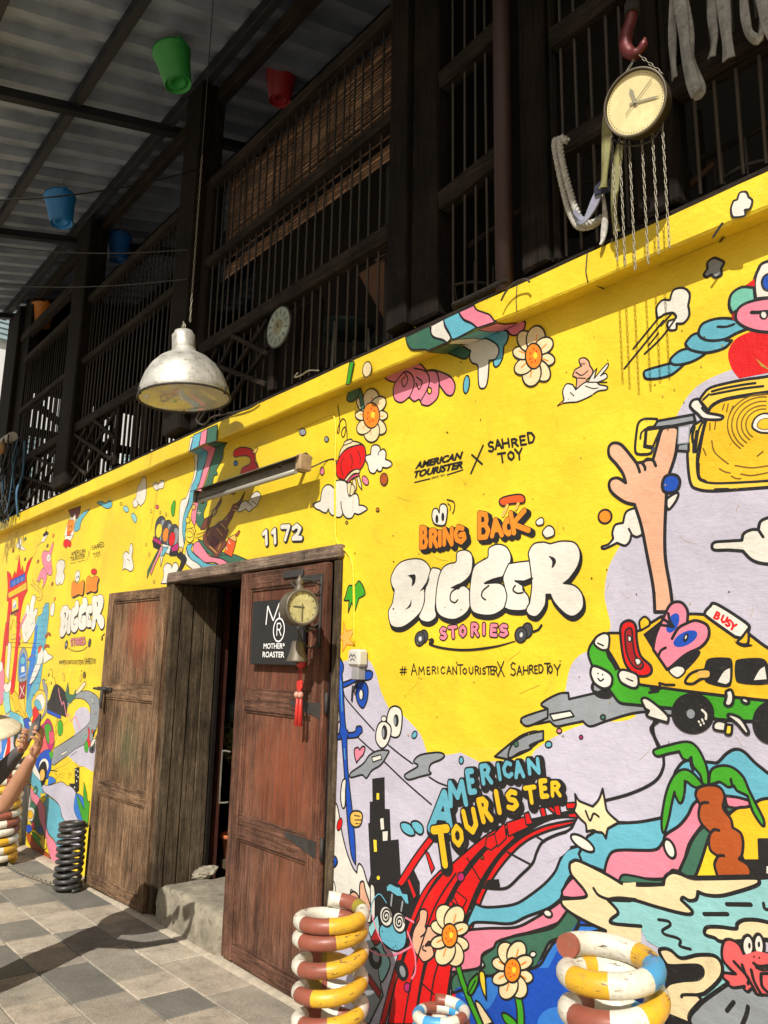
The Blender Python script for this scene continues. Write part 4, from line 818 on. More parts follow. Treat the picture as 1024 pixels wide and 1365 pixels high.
J('ell',pix(-14,1046,3.62),.044,'shl'); J('m2',pix(10,1020,3.55),.040,'ell'); J('wrl',pix(29,997,3.49),.024,'m2')
def skinmesh(name,pts,E_,mat,parent,root=0,sub=2):
    me=bpy.data.meshes.new(name); v=sorted(pts.values(),key=lambda q:q[0]); me.from_pydata([q[1] for q in v],E_,[]); o=bpy.data.objects.new(name,me); COL.objects.link(o)
    a=o.modifiers.new('s','SKIN'); a.use_smooth_shade=True
    for i,q in enumerate(v): me.skin_vertices[0].data[i].radius=(q[2],q[2]); me.skin_vertices[0].data[i].use_root=(i==root)
    b=o.modifiers.new('u','SUBSURF'); b.levels=b.render_levels=sub
    dg=bpy.context.evaluated_depsgraph_get(); m2=bpy.data.meshes.new_from_object(o.evaluated_get(dg)); bpy.data.objects.remove(o); o=link(name,m2,None,parent); m2.materials.clear()
    for q in (mat if isinstance(mat,list) else [mat]): m2.materials.append(q)
    return o
bd=skinmesh('body',pts,E_,[M['shirt'],M['skin'],M['sleeve']],pn)
wr,el,wl,ll=pts['wrr'][1],pts['elr'][1],pts['wrl'][1],pts['ell'][1]
for p in bd.data.polygons:
    c=p.center
    def near(a,b,rad):
        ab=b-a; t=max(0,min(1,(c-a).dot(ab)/ab.dot(ab))); return (c-(a+ab*t)).length<rad
    if near(wr,el,.06): p.material_index=1
    elif near(wl,ll,.06): p.material_index=2
    elif c.z>pts['nk'][1].z-.02: p.material_index=1
def finger(parent,chain_,r,mat):
    P={};e=[]
    for i,(q,rr_) in enumerate(zip(chain_,r)):
        P[i]=(i,q,rr_)
        if i: e.append((i-1,i))
    return P,e
def hand(w,tip,px_phone,side):
    # palm from wrist w toward tip, four curled fingers and a thumb
    d=(tip-w).normalized(); up=side.normalized(); n_=d.cross(up).normalized()
    P={};e=[]; 
    def A(k,q,r,par=None):
        P[k]=(len(P),q,r)
        if par is not None: e.append((P[par][0],P[k][0]))
    A('w',w,.020); A('p1',w+d*.028,.022,'w'); A('p2',w+d*.055,.018,'p1')
    for i,o_ in enumerate((-.026,-.009,.009,.025)):
        L=[.026,.030,.028,.022][i]; a=w+d*.066+up*o_; A('f%d'%i,a,.0095,'p2'); b=a+d*L+n_*.008; A('g%d'%i,b,.0085,'f%d'%i); c=b+d*L*.5+n_*.022; A('h%d'%i,c,.0078,'g%d'%i); A('i%d'%i,c+n_*.016-d*.006,.0068,'h%d'%i)
    A('t0',w+d*.025-up*.026,.011,'p1'); A('t1',w+d*.05-up*.040+n_*.012,.0095,'t0'); A('t2',w+d*.072-up*.036+n_*.024,.008,'t1')
    return skinmesh('hand',P,e,M['skin'],pn)
ph=pix(50,982,3.08)
hand(wr,pix(57,980,3.31),ph,Vector((.1,.3,1))); hand(wl,pix(41,982,3.44),ph,Vector((.1,.3,1)))
phn=thing('phone','dark phone held up in both hands by the person in the straw hat','phone',pix(46,976,3.10)[:])
MB().box(-.074,.074,-.005,.005,-.036,.036,b=.004).build('case',M['phone'],phn); MB().box(-.068,.068,.005,.006,-.032,.032,b=0).build('screen',flat('phone_screen',(.02,.02,.025,1),.1),phn)
d_=(pix(56,962,3.31)-pix(38,986,3.42)).normalized(); z_=d_.cross(fd).normalized(); y_=z_.cross(d_); mm=Matrix((d_,y_,z_)).transposed().to_4x4(); mm.translation=pix(46,971,3.34); phn.matrix_world=mm
hb=bmesh.new(); bmesh.ops.create_icosphere(hb,subdivisions=4,radius=1)
fc=Hd+Vector((0,0,-.01))
for v in hb.verts:
    c=v.co.copy(); f_=c.x; s_=c.y; z=c.z; x=f_*.088; y=s_*.070; zz=z*.108
    if z<-.2: x*=1-.25*abs(z); y*=1-.35*abs(z)
    x+=.016*math.exp(-((s_)/.16)**2-((z+.05)/.18)**2)*(f_>0) + .006*math.exp(-((s_)/.28)**2-((z+.42)/.09)**2)*(f_>0) - .008*math.exp(-((abs(s_)-.38)/.15)**2-((z-.08)/.12)**2)*(f_>0)
    v.co=fc+fd*x+sd_*y+Vector((0,0,zz))
me=bpy.data.meshes.new('head'); hb.to_mesh(me); hb.free(); [setattr(p,'use_smooth',True) for p in me.polygons]; link('head',me,M['skin'],pn)
for s_ in(-1,1):
    q=fc+sd_*s_*.069+Vector((0,0,-.002)); MB().lathe([(0,.008),(.016,.006),(.018,0),(0,-.004)],14,mat=Matrix.Translation(q)@sd_.to_track_quat('Z','Y').to_matrix().to_4x4()).build('ear',M['skin'],pn)
    q=fc+fd*.079+sd_*s_*.027+Vector((0,0,.010)); eb=MB().lathe([(0,.007),(.009,.004),(.011,0),(0,-.002)],12,mat=Matrix.Translation(q)@fd.to_track_quat('Z','Y').to_matrix().to_4x4()).build('eye',M['whitep'],pn)
    MB().lathe([(0,.0085),(.004,.0075),(.0045,.004)],10,mat=Matrix.Translation(q)@fd.to_track_quat('Z','Y').to_matrix().to_4x4()).build('pupil',M['hair'],eb)
MB().tube([fc+fd*.078+sd_*k*.008+Vector((0,0,-.052)) for k in range(-3,4)],.004,6).build('lips',M['redp'] if 0 else plain('lip',(.35,.12,.09,1),.5),pn)
hm=MB(); 
prof=[(.0,.115),(.05,.112),(.084,.095),(.096,.05),(.100,-.02),(.090,-.10),(.06,-.12)]
hm.lathe(prof,28,mat=Matrix.Translation(fc-fd*.018)); o=hm.build('hair',M['hair'],pn)
for p_ in [0]:
    bmh=bmesh.new(); bmh.from_mesh(o.data); bmesh.ops.delete(bmh,geom=[v for v in bmh.verts if (v.co-fc).dot(fd)>.055 and v.co.z<fc.z+.07],context='VERTS'); bmh.to_mesh(o.data); bmh.free()
ht=thing('straw_hat','wide-brimmed pale straw hat worn by the person at the left edge','hat',(fc+Vector((0,0,.045)))[:]); ht.rotation_euler=(R(6),R(10),0); ht.scale=(1.12,1.12,1.0)
prof=[(.0,.135),(.06,.132),(.092,.118),(.105,.07),(.11,.02),(.122,.006)]+[(.122+.012*i,.004-.0022*i-.0009*i*i/2+(.0012 if i%2 else 0)) for i in range(1,9)]
MB().lathe(prof+[(p[0],p[1]-.004) for p in prof[::-1]],48).build('straw_shell',M['straw'],ht); MB().lathe([(.1075,.052),(.1115,.022),(.113,.012),(.1085,.05)],40).build('band',M['shirt'],ht)
# ================================================= the painted murals: flat paint on the wall, ledge front and ledge underside
V0=[0,0,1]
def V(x,y,s): V0[:]=[x,y,s]
def unp(x,y,plane):
    px,py=V0[0]+x/V0[2],V0[1]+y/V0[2]
    if plane=='wall': p=atY(0,px,py); return Vector((p.x,p.z))
    if plane=='front': p=atY(-PJ,px,py); return Vector((p.x,p.z))
    # underside of the ledge: u=x, v=distance from the arris
    n_=Vector((0,-(ZI-ZB),PJ)).normalized(); d=ray(px,py); q=Vector((0,0,ZI)); t=(q-CAM).dot(n_)/d.dot(n_); p=CAM+d*t
    return Vector((p.x,p.y))
def lift(u,v,h,plane):
    if plane=='wall': return (u,-h,v)
    if plane=='front': return (u,-PJ-.0045-h,v)
    return (u,v,ZI+(ZI-ZB)*v/PJ-.004-h)
class Grp: pass
GR=Grp(); GR.mb=None
def G_(name,base=10,label=None):
    end_(); GR.mb=MB(); GR.name=name; GR.mats=[]; GR.L=base; GR.label=label; GR.plane='wall'
def end_():
    if GR.mb is not None and GR.mb.f:
        o=GR.mb.build(GR.name,[paint(c) for c in GR.mats],wall)
        if GR.label: o['label']=GR.label
    GR.mb=None
def emit(polys,col):
    if col not in GR.mats: GR.mats.append(col)
    mi=GR.mats.index(col); vs=[];fs=[]
    for p in polys:
        if len(p)<3: continue
        a=sum(p[i].x*p[(i+1)%len(p)].y-p[(i+1)%len(p)].x*p[i].y for i in range(len(p)))
        if abs(a)<1e-9: continue
        b=len(vs); vs+=p; r_=list(range(b,b+len(p))); fs.append(r_ if a>0 else r_[::-1])
    if not fs: return
    ov,oe,of,_,_,src=delaunay_2d_cdt(vs,[],fs,0,1e-6); GR.L+=1; h=.0003+.000032*GR.L; of=[f for f,q in zip(of,src) if q]
    
    out=[]
    for f in of:
        a=ov[f[0]];b=ov[f[1]];c=ov[f[2]]; ar=(b.x-a.x)*(c.y-a.y)-(c.x-a.x)*(b.y-a.y); out.append(list(f) if ar>0 else list(f)[::-1])
    if GR.plane=='under': out=[f[::-1] for f in out]
    GR.mb.add([lift(v.x,v.y,h,GR.plane) for v in ov],out,mi)
def parse(s):
    out=[]
    for t in s.split():
        c=t.endswith('!'); a,b=t.rstrip('!').split(','); out.append((float(a),float(b),c))
    return out
def curve(P,closed,smooth=True,n=5):
    pts=[Vector((a,b)) for a,b,_ in P]; N=len(P); out=[]
    if not smooth: return pts
    for i in range(N if closed else N-1):
        j=(i+1)%N; b,c=pts[i],pts[j]
        a=pts[(i-1)%N] if (closed or i>0) else b; d=pts[(i+2)%N] if (closed or i+2<N) else c
        if P[i][2]: a=b
        if P[j][2]: d=c
        if P[i][2] and P[j][2]: out.append(b); continue
        for k in range(n):
            t=k/n; out.append(.5*((2*b)+(c-a)*t+(2*a-5*b+4*c-d)*t*t+(3*b-a-3*c+d)*t**3))
    if not closed: out.append(pts[-1])
    return out
def strokepolys(W_,w,closed=False,taper=False):
    polys=[]; n=len(W_); r=w/2
    def rad(i):
        if not taper: return r
        t=i/(n-1); return r*(.25+.75*min(1,4*min(t,1-t)+.1))
    for i in range(n if closed else n-1):
        a,b=W_[i],W_[(i+1)%n]; d=b-a
        if d.length<1e-6: continue
        d.normalize(); q=Vector((-d.y,d.x)); ra,rb=rad(i),rad((i+1)%n); polys.append([a+q*ra,a-q*ra,b-q*rb,b+q*rb])
    K=8 if w<.02 else 14
    for i,a in enumerate(W_):
        if not closed and 0<i<n-1:
            u=(W_[i]-W_[i-1]); v=(W_[i+1]-W_[i])
            if u.length>1e-6 and v.length>1e-6 and u.normalized().dot(v.normalized())>.985: continue
        elif closed:
            u=(W_[i]-W_[i-1]); v=(W_[(i+1)%n]-W_[i])
            if u.length>1e-6 and v.length>1e-6 and u.normalized().dot(v.normalized())>.985: continue
        ra=rad(i); polys.append([a+Vector((math.cos(2*math.pi*k/K+.2),math.sin(2*math.pi*k/K+.2)))*ra for k in range(K)])
    return polys
def S(s,w=.0085,col='black',smooth=True,closed=False,taper=False):
    P=parse(s) if isinstance(s,str) else s; c=curve(P,closed,smooth); W_=[unp(v.x,v.y,GR.plane) for v in c]; emit(strokepolys(W_,w,closed,taper),col)
def Fi(col,s,ow=.0085,oc='black',smooth=True):
    P=parse(s) if isinstance(s,str) else s; c=curve(P,True,smooth); W_=[unp(v.x,v.y,GR.plane) for v in c]
    if col: emit([W_],col)
    if ow: emit(strokepolys(W_,ow,True),oc)
def El(col,cx,cy,rx,ry,ow=.0075,rot=0,oc='black'):
    a=R(rot); P=[(cx+rx*math.cos(t)*math.cos(a)-ry*math.sin(t)*math.sin(a),cy+rx*math.cos(t)*math.sin(a)+ry*math.sin(t)*math.cos(a),False) for t in [i*math.pi/5 for i in range(10)]]
    Fi(col,P,ow,oc)
def Fl(s,**k): # straight-sided
    pass
FONT={'A':['0,0 .5,1 1,0','.2,.38 .8,.38'],'M':['0,0 .12,1 .5,.35 .88,1 1,0'],'E':['.9,1 0,1 0,0 .95,0','0,.52 .75,.52'],'R':['0,0 0,1 .6,1 .9,.8 .6,.52 0,.5','.45,.5 1,0'],'I':['.5,0 .5,1'],
'C':['.95,.85 .5,1 .08,.6 .15,.2 .55,0 .95,.15'],'N':['0,0 0,1 1,0 1,1'],'T':['0,1 1,1','.5,1 .5,0'],'O':['.5,1 .08,.7 .08,.3 .5,0 .92,.3 .92,.7 .5,1'],'U':['0,1 .02,.3 .5,0 .98,.3 1,1'],
'S':['.9,.88 .5,1 .12,.8 .25,.56 .75,.45 .9,.2 .5,0 .05,.12'],'H':['0,0 0,1','1,0 1,1','0,.5 1,.5'],'D':['0,0 0,1 .6,.92 .95,.5 .6,.05 0,0'],'Y':['0,1 .5,.5 1,1','.5,.5 .45,0'],'B':['0,0 0,1 .65,.95 .75,.72 .6,.54 0,.52','.6,.54 .92,.3 .7,.03 0,0'],
'G':['.92,.85 .5,1 .08,.62 .12,.2 .55,0 .95,.2 .95,.48 .55,.46'],'K':['0,0 0,1','.9,1 0,.45 .95,0'],'X':['0,1 1,0','0,0 1,1'],'#':['.25,0 .4,1','.62,0 .78,1','0,.34 .95,.34','.05,.66 1,.66'],
'1':['.1,.8 .5,1 .5,0'],'7':['0,1 .95,1 .4,0'],'2':['.05,.78 .5,1 .92,.75 .6,.35 0,0 1,0'],'P':['0,0 0,1 .7,.95 .85,.7 .6,.48 0,.46']}
def Lt(ch,x,y,w,h,lw,col='black',rot=0,sm=False,over=None,ocol='black',sk=0.0,dx=0,dy=0):
    a=R(rot); lines=[]
    for l in FONT[ch]:
        P=[]
        for q in l.split():
            u,v=map(float,q.split(',')); X_=u*w+v*h*sk; Y_=-v*h; P.append((x+X_*math.cos(a)-Y_*math.sin(a)+dx,y+X_*math.sin(a)+Y_*math.cos(a)+dy,False))
        lines.append(P)
    def draw(wd,c):
        polys=[]
        for P in lines:
            cc=curve(P,False,sm,4) if sm or ch in 'COSGDUBR' else [Vector(p[:2]) for p in P]; polys+=strokepolys([unp(v.x,v.y,GR.plane) for v in cc],wd)
        emit(polys,c)
    if over: draw(lw+2*over,ocol)
    draw(lw,col)
def Word(txt,x0,y0,x1,y1,h0,h1,lw,col='black',gap=.22,sm=False,over=None,sk=0.0,jit=.03,wide=None,ocol='black'):
    n=len(txt); ws=[(.45 if c in 'I1' else 1.12 if c in 'M' else .25 if c==' ' else .9) for c in txt]; tot=sum(ws)+gap*(n-1); x=0; L=math.hypot(x1-x0,y1-y0); rot=math.degrees(math.atan2(y1-y0,x1-x0)); rr_=random.Random(len(txt)*7+int(x0))
    for c,w in zip(txt,ws):
        t=x/tot; h=h0+(h1-h0)*t; px=x0+(x1-x0)*t; py=y0+(y1-y0)*t
        if c!=' ':
            jy=rr_.uniform(-jit,jit)*h; ww=w/tot*L*(1 if c not in 'I1' else .9); Lt(c,px,py+jy,ww,h*(1+rr_.uniform(-jit,jit)),lw,col,rot,sm,over,ocol,sk)
        x+=w+gap
# ---- lavender sky patches
G_('painted_sky_patch',0)
V(0,0,1)
Fi('lav','432,905! 455,882! 487,878 499,892 508,922! 520,946 531,948! 546,962 561,980 569,1003! 596,1006 625,1001 648,1001 672,1006 700,1010 716,998 740,982 781,965 831,961 848,955! 830,925 800,930! 756,935 754,921 760,891 772,874 790,866! 806,850 814,835 809,810 806,790 811,758 824,732 845,700! 880,620! 902,555! 915,531 935,511 972,494 1010,484! 1110,440! 1130,1500! 400,1500! 425,1380!',ow=0)
Fi('lemon','600,996! 716,996! 706,1012! 640,1016!',ow=0)
# ---- power lines at the left
G_('painted_power_line',4); V(420,860,3.413)
S('130,210 150,255 270,390',.008); S('190,415 250,470 270,485',.008); S('310,525 420,630 530,725',.008); S('335,455 390,500 445,540',.008); S('520,600 560,625 600,640',.008); S('88,272 108,232',.007); S('88,385 112,345',.007)
# ---- tower block
G_('painted_tower_block',8); V(430,1000,3.739)
Fi('black','248,142! 310,134! 312,292! 336,294! 342,448! 380,444! 392,640! 440,560! 486,660! 486,900! 420,960! 250,960! 218,700! 240,620! 228,364! 236,362! 236,256! 250,256!',ow=0,smooth=False)
for c,s in (('lemon','270,214! 283,214! 283,246! 270,246!'),('white','288,342! 304,338! 308,394! 292,396!'),('white','300,406! 326,404! 324,450! 302,452!'),('lemon','254,446! 270,448! 272,506! 258,506!')): Fi(c,s,0,smooth=False)
El('lemon',279,636,8,10,0)
# ---- blue street lamp post
G_('painted_lamp_post',16); V(420,860,3.413)
Fi('blue','88,188! 110,180! 130,170 180,150 210,130 240,115 262,125 258,150 236,160 200,160 150,185 88,210!')
Fi('blue','82,408! 130,400 180,395 190,372 210,370 216,392 206,405 190,420 140,425 82,434!')
Fi('blue','108,45! 128,85 130,110 124,130! 132,250 140,370 152,395 146,430! 150,560 170,750 182,880 186,1000! 165,950 148,800 138,640 128,500 122,425! 112,400 116,365! 108,250 104,130! 96,110 98,80!')
Fi('blue','200,165 228,170 242,200 238,250 222,285 205,278 190,245 188,200'); El('white',210,225,9,24,.006); S('222,205 224,248',.006)
S('118,160 124,300',.005,'sky'); S('134,470 138,520',.005,'sky'); S('105,80 104,105',.004,'sky')
Fi('blue','52,985 62,962 90,960 102,980 92,1008 64,1010'); 
# glove on the pole
Fi('sand','160,780 172,757 200,755 216,770 214,800 205,822 182,828 164,812'); S('180,775 205,778',.005); S('182,795 212,795',.005); S('186,812 205,812',.005)
Fi('white','128,615 142,612 140,660 138,730 126,740 118,700 120,650')
# ---- pink heart
G_('painted_heart',16); V(420,860,3.413)
Fi('pink','180,475 196,465 204,475 215,462 228,465 222,495 205,515 190,535! 182,510')
# ---- white shape with red spot, bottom left
G_('painted_white_ghost',20); V(430,1000,3.739)
Fi('yellow','10,560! 36,640! 36,760! 8,760!',0)
Fi('white','32,640! 30,560! 38,400 34,300 42,258 60,254 78,290 96,400 120,500 150,580 172,612! 176,580 186,566 204,590 222,650 240,690! 250,760 240,860! 30,860!')
El('red',86,370,12,32,.006,12); Fi('blue','22,555 34,532 66,534 76,560 60,584 34,584'); S('28,530 30,516 44,514 48,534',.006); S('68,706 60,660 42,644 34,680',.006)
El('white',105,218,12,70,.007,2)
Fi('skin','132,740 148,706 170,712 186,740! 186,690 190,660 206,656 216,700 236,760 244,800! 200,820! 150,800!'); S('140,706 144,694 156,706',.006)
Fi('white','240,680 256,676 262,720 262,840 252,880! 244,820!',.006)
# ---- cyan round eyes figure with spiral eyes
# ---- red bridge
G_('painted_bridge',34); V(500,1000,3.413)
Fi('black','60,1246! 95,1000 150,830 200,700 270,600 320,540! 420,470 520,400 640,330 760,300 900,270! 930,310! 800,320 660,400 560,500 480,640 420,780 360,980 330,1246!',0)
Fi('red','100,605! 180,480 262,372! 300,372! 210,490 140,600 120,620!',.008)
Fi('red','146,590! 158,580! 190,660! 178,680!',.007); Fi('red','228,455! 246,470! 272,535! 258,560!',.007)
Fi('red','22,1246! 70,1060 130,860 190,700 240,610 300,545! 310,556! 270,600 210,710 150,860 96,1050 48,1246!',.007)
Fi('red','60,1246! 90,1080 150,900 200,740 250,640 340,530 440,440 500,392! 560,352! 700,300! 715,318! 600,360 500,440 420,530 330,680 260,850 215,1020 180,1246!',.008)
Fi('red','185,1246! 220,1040 270,860 340,690 420,560 520,440 620,370! 640,398! 560,480 480,600 420,740 370,900 335,1080 320,1246!',.008)
Fi('red','330,1246! 372,960 420,790 480,640 560,500 650,410 760,350 880,322! 925,318! 900,336 780,370 680,420 590,510 510,630 460,760 420,900 380,1100 370,1246!',.009)
Fi('red','510,396! 545,380! 560,430! 530,455! 502,440!',.006); Fi('red','545,378! 590,330! 600,400! 560,440!',.006); Fi('red','600,330! 690,300! 700,350! 610,392!',.006)
Fi('red','680,290! 700,280! 720,335! 690,340!',.007); Fi('red','750,262! 772,258! 782,300! 762,306!',.007); Fi('red','780,256! 800,252! 850,296! 834,304!',.007); Fi('red','812,250! 840,246! 850,300! 826,296!',.007); Fi('red','870,240! 930,236! 935,262! 875,268!',.006); Fi('red','880,290! 930,280! 930,306! 885,306!',.006)
Fi('red','370,640! 350,690! 400,720! 420,680!',.006); S('352,650 410,760',.007); S('420,490 480,590',.007); S('215,1060 270,1110',.007); S('360,700 330,730',.006)
El('magenta',393,576,16,21,.006); El('ochre',490,488,7,9,.005); El('magenta',149,1078,15,22,.006)
S('132,1246 165,1060 215,880 280,700 370,560',.008); S('245,1246 270,1040 330,850',.008)
# river bank lines through the arch
G_('painted_river',50); V(600,1000,4.267)
Fi('lav','100,930! 150,880 230,830! 190,790! 230,740! 290,735 280,790 340,780 400,715 460,640 480,560 530,510 620,470 680,430 730,370! 790,390! 780,460! 860,440! 800,540! 700,560 640,610 600,700 520,780 440,850 350,885 230,890 150,880!',0)
Fi('black','190,780! 216,735! 280,733! 288,775! 262,788!',0)
S('330,580 460,650',.008); S('485,485 540,520',.008)
S('190,780 262,788 330,780 400,715 470,645 495,580 530,520 610,480 680,455 720,400 735,378',.011)
Fi('sky','90,1010! 110,950! 145,872! 200,892 300,888 380,872 450,830 540,760 600,690 630,620 670,565 740,542 800,510 850,460 900,440 960,412 1110,420! 1110,560! 1000,556 920,580 890,640 872,695! 740,630 700,630 680,660 692,710! 660,760 630,848! 560,900 440,945 350,985 230,980 140,980 110,1010!',.010)
Fi('lav','735,378! 790,455! 860,462! 810,518! 735,545! 690,552! 640,600! 560,640! 600,520! 700,450!',0); S('690,552 740,542',.009)
G_('painted_river_bank',60); V(500,1000,3.413)
Fi('pink','345,1010! 362,950 372,900! 400,845 420,820 520,810 640,806 720,770 800,720 850,680 852,640! 880,600 920,560! 968,640 950,675 860,668! 848,690 878,720! 860,770 800,800 700,830 620,850 540,900 490,930 480,985 430,1000!',.010)
Fi('dgreen','352,1100! 350,1050 370,1015 430,1000 500,985 488,940 540,900 560,870 640,845 740,825 820,800 880,725! 930,770! 915,820 860,850 800,870 770,920 740,980 700,1010 600,1030 540,1022 500,1060 420,1110!',.010)
El('white',788,742,22,16,.009,40); El('white',721,928,14,14,.006)
# cyan gap on black above "PARIS" hills, pale cushion
G_('painted_sea',66); V(600,1180,4.267)
Fi('blue','30,590! 100,560! 180,520 250,510! 300,470! 420,480! 500,460 560,370 590,320 660,290 700,250 740,185! 860,230! 885,262! 780,290! 1100,560! 1100,900! 60,900!',0)
Fi('mblue','60,620! 140,600 210,530 262,515 290,545 260,640 220,700 170,710! 110,660!',0); Fi('mblue','480,470! 560,380 600,320 680,285 700,262 720,262! 780,300! 640,320! 560,470!',0)
Fi('blue','735,190! 790,215! 770,245! 722,248!',0); Fi('mblue','720,262! 740,225! 860,232! 882,250! 790,268! 780,300!',.008); Fi('black','752,262! 800,268! 890,246! 850,290! 800,295!',0)
S('30,610 100,580 190,520 260,512 300,470 420,480 510,455 560,375 600,320 670,290 710,262 742,190',.010)
El('mblue',620,790,120,100,0)
# ---- right hand river: sky, pink, green
G_('painted_stream',68); V(784,960,4.267)
S('105,455 220,425 330,380 400,330 432,260 430,200',.010); S('410,150 380,90 372,30 385,0',.010)
Fi('sky','0,660! 120,590 190,585 300,578 420,555! 440,470 500,290! 560,230 700,240 740,240 790,190 840,165 890,180 950,240 1024,300! 1100,340! 1100,480! 990,450! 870,520! 700,700! 640,640! 560,800! 300,760! 100,860! -30,810! -50,760!',.010)
Fi('pink','95,870! 110,800 140,750 200,738 300,740 390,735 430,690 445,650 520,600 570,540 600,480 640,455 700,500! 690,560! 650,600! 580,700 550,800 520,860! 480,855 440,900 300,900 200,885 186,925! 150,900!',.010)
Fi('dgreen','200,880 260,885 360,905 440,905! 420,930 360,930 200,925 180,915',.008)
Fi('dgreen','520,860! 560,770 590,690 640,620 690,590! 700,640! 660,760 640,820 612,892! 560,890!',.010); Fi('pink','780,430! 860,440 960,470! 900,495 820,500 790,480!',.009); Fi('dgreen','780,490! 850,500! 800,530!',.008)
Fi('yellow','612,892! 640,820 690,660! 760,760! 740,890!',.009); Fi('amber','800,540! 850,500 920,490 990,450 1100,440! 1100,680! 975,680! 980,800! 890,800! 830,660!',.009)
Fi('black','880,800! 980,798! 972,680! 1100,676! 1100,910! 920,910!',0); Fi('white','1018,830! 1060,830! 1060,870! 1018,870!',0)
El('white',467,730,28,58,.009,-22)
G_('painted_palm_tree',84); V(784,960,4.267)
Fi('green','375,185 385,165 450,145 560,122 620,150 665,230 685,300 688,370! 655,360 640,310 600,260 590,210! 570,228 540,215 522,178! 460,190 400,205')
Fi('green','620,385! 590,370 560,350 552,410 540,460 522,470 500,430 495,408! 480,470 462,560 440,635 425,630 422,560 440,440 470,350 510,295 560,280 610,310 660,370!')
Fi('green','690,370! 700,290 740,262 800,260 850,285 890,330 920,400 960,480 1000,560 1004,600 985,590 940,520 910,430! 880,415 850,400 832,372! 800,380 770,360 750,350!')
S('590,210 588,250 600,285',.009); S('555,345 552,410',.009); S('815,335 822,365 840,385',.009)
Fi('brown','640,380 690,368 750,380 780,430 772,500 815,560 826,610! 870,640 885,690 880,760 862,790! 910,820 930,860 925,885! 740,888! 722,820 742,772! 700,740 690,680 700,640! 650,590 632,540 640,480! 615,430 622,395')
for s in ('640,480 660,468 685,468','700,640 720,622 748,626','742,772 760,768 775,770'): S(s,.009)
# ---- cream foam clouds
G_('painted_foam',90); V(800,1160,4.571)
Fi('aqua','20,170! 200,180 400,220 550,260! 500,160 560,190 600,150! 750,150 880,100 970,60! 1100,50! 1100,430! 1050,420! 800,480! 760,700! 620,800! 540,560! 380,480! 290,430! 260,370! 100,320! 60,290! 100,240!',0)
Fi('sand' if 0 else 'cream','-80,60! 30,30! 130,75 250,90 390,85! 400,40 440,12 490,20 560,48 640,50 760,48 940,45 972,60 960,90 860,125 740,155 650,150 600,130! 590,175 550,185 510,165 498,180! 540,220 566,250 548,268 470,255 340,220 200,180 70,180 20,150 -60,110',.011)
V(600,1000,4.267)
Fi('cream','684,650 700,632 740,630 880,698 960,750 1060,750! 1060,850! 960,840 900,850! 960,920 920,960 930,985 1090,1000! 1090,1090! 1020,1100 860,1080! 760,1075! 800,1070 890,1026! 800,985 700,930 645,885 635,850 650,845 770,835 770,800 720,740 690,700',0)
S('980,757 880,698 740,630 700,632 684,650 690,700 720,740 770,800 770,835 650,845 635,850 645,885 700,930 800,985 890,1026! 800,1070 760,1075',.011); S('1060,850 960,840 900,850! 960,920 920,960 930,985 1090,1000',.011)
S('820,785 850,825 920,850 1030,855',.010); El('white',757,528,78,30,.009,35)
Fi('cream','715,250! 735,285 765,300! 815,320! 850,280 872,220! 885,290 900,350 965,410! 920,435 900,450 890,500! 870,470 840,465 820,455 780,462! 775,420 745,390 708,345! 720,310!',.009); S('775,345 800,400 820,360 850,378',.008)
V(800,1160,4.571)
S('360,300 420,310 430,335 385,365 400,390 470,410 495,430 490,460 555,480',.009,closed=False); S('638,266 780,266',.012); S('776,206 922,208',.012); S('1000,200 1010,235 1060,240',.009)
Fi('cream','365,490 400,476 440,490 500,535 600,515 700,520 745,570 745,640 700,700 640,750! 600,760! 625,790! 560,860 545,900 560,940! 420,880! 350,860! 390,740! 420,690 500,670 600,660 632,620 600,580 440,582 400,560',.011)
Fi('black','340,520! 400,570 430,590 520,580 600,580 632,615 610,655 500,668 420,690 400,750! 380,700!',0); Fi('black','350,866! 420,870 560,925! 560,960! 380,960!',0); S('500,770 515,757 600,758',.009)
Fi('mblue','340,650! 370,630! 412,668! 398,740! 360,700!',.007)
# ---- grey rock and red crab-like figure
G_('painted_rock',98); V(800,1160,4.571)
Fi('grey','560,960! 550,890 600,830 640,790 760,705 790,690! 900,660! 1100,700! 1100,980!',.012); S('776,855 818,802',.012); S('905,830 895,880 870,940',.012)
Fi('cream','640,370 660,345 740,345 830,355 840,325 880,302 960,302 1040,320 1100,340! 1100,430! 1000,420! 760,435 700,410 650,395',.011)
G_('painted_red_creature',104); V(800,1160,4.571)
Fi('salmon','745,500 760,430 800,420 850,450 880,510! 930,490! 1100,520! 1100,790! 1020,760 960,755 930,720 905,740 880,720 885,705! 820,715 790,700 785,680! 755,655 755,625 800,628! 830,630! 760,560')
El('white',905,460,36,66,.009,-4); El('white',972,455,32,68,.009,-6); El('black',914,458,8,18,0); El('black',972,450,8,18,0)
Fi('salmon','860,520! 960,490! 1090,520! 1090,600! 880,620!',0); S('940,565 975,585 1040,578',.009); S('955,590 990,605 1040,600',.008); El('black',942,526,5,7,0); El('black',974,532,5,7,0)
S('820,555 880,620 910,660 905,690',.009); S('870,575 890,630 920,680 955,745',.009); S('925,605 945,680 990,760',.009); S('985,630 990,700 1024,740',.009); S('985,628 1040,626',.008)
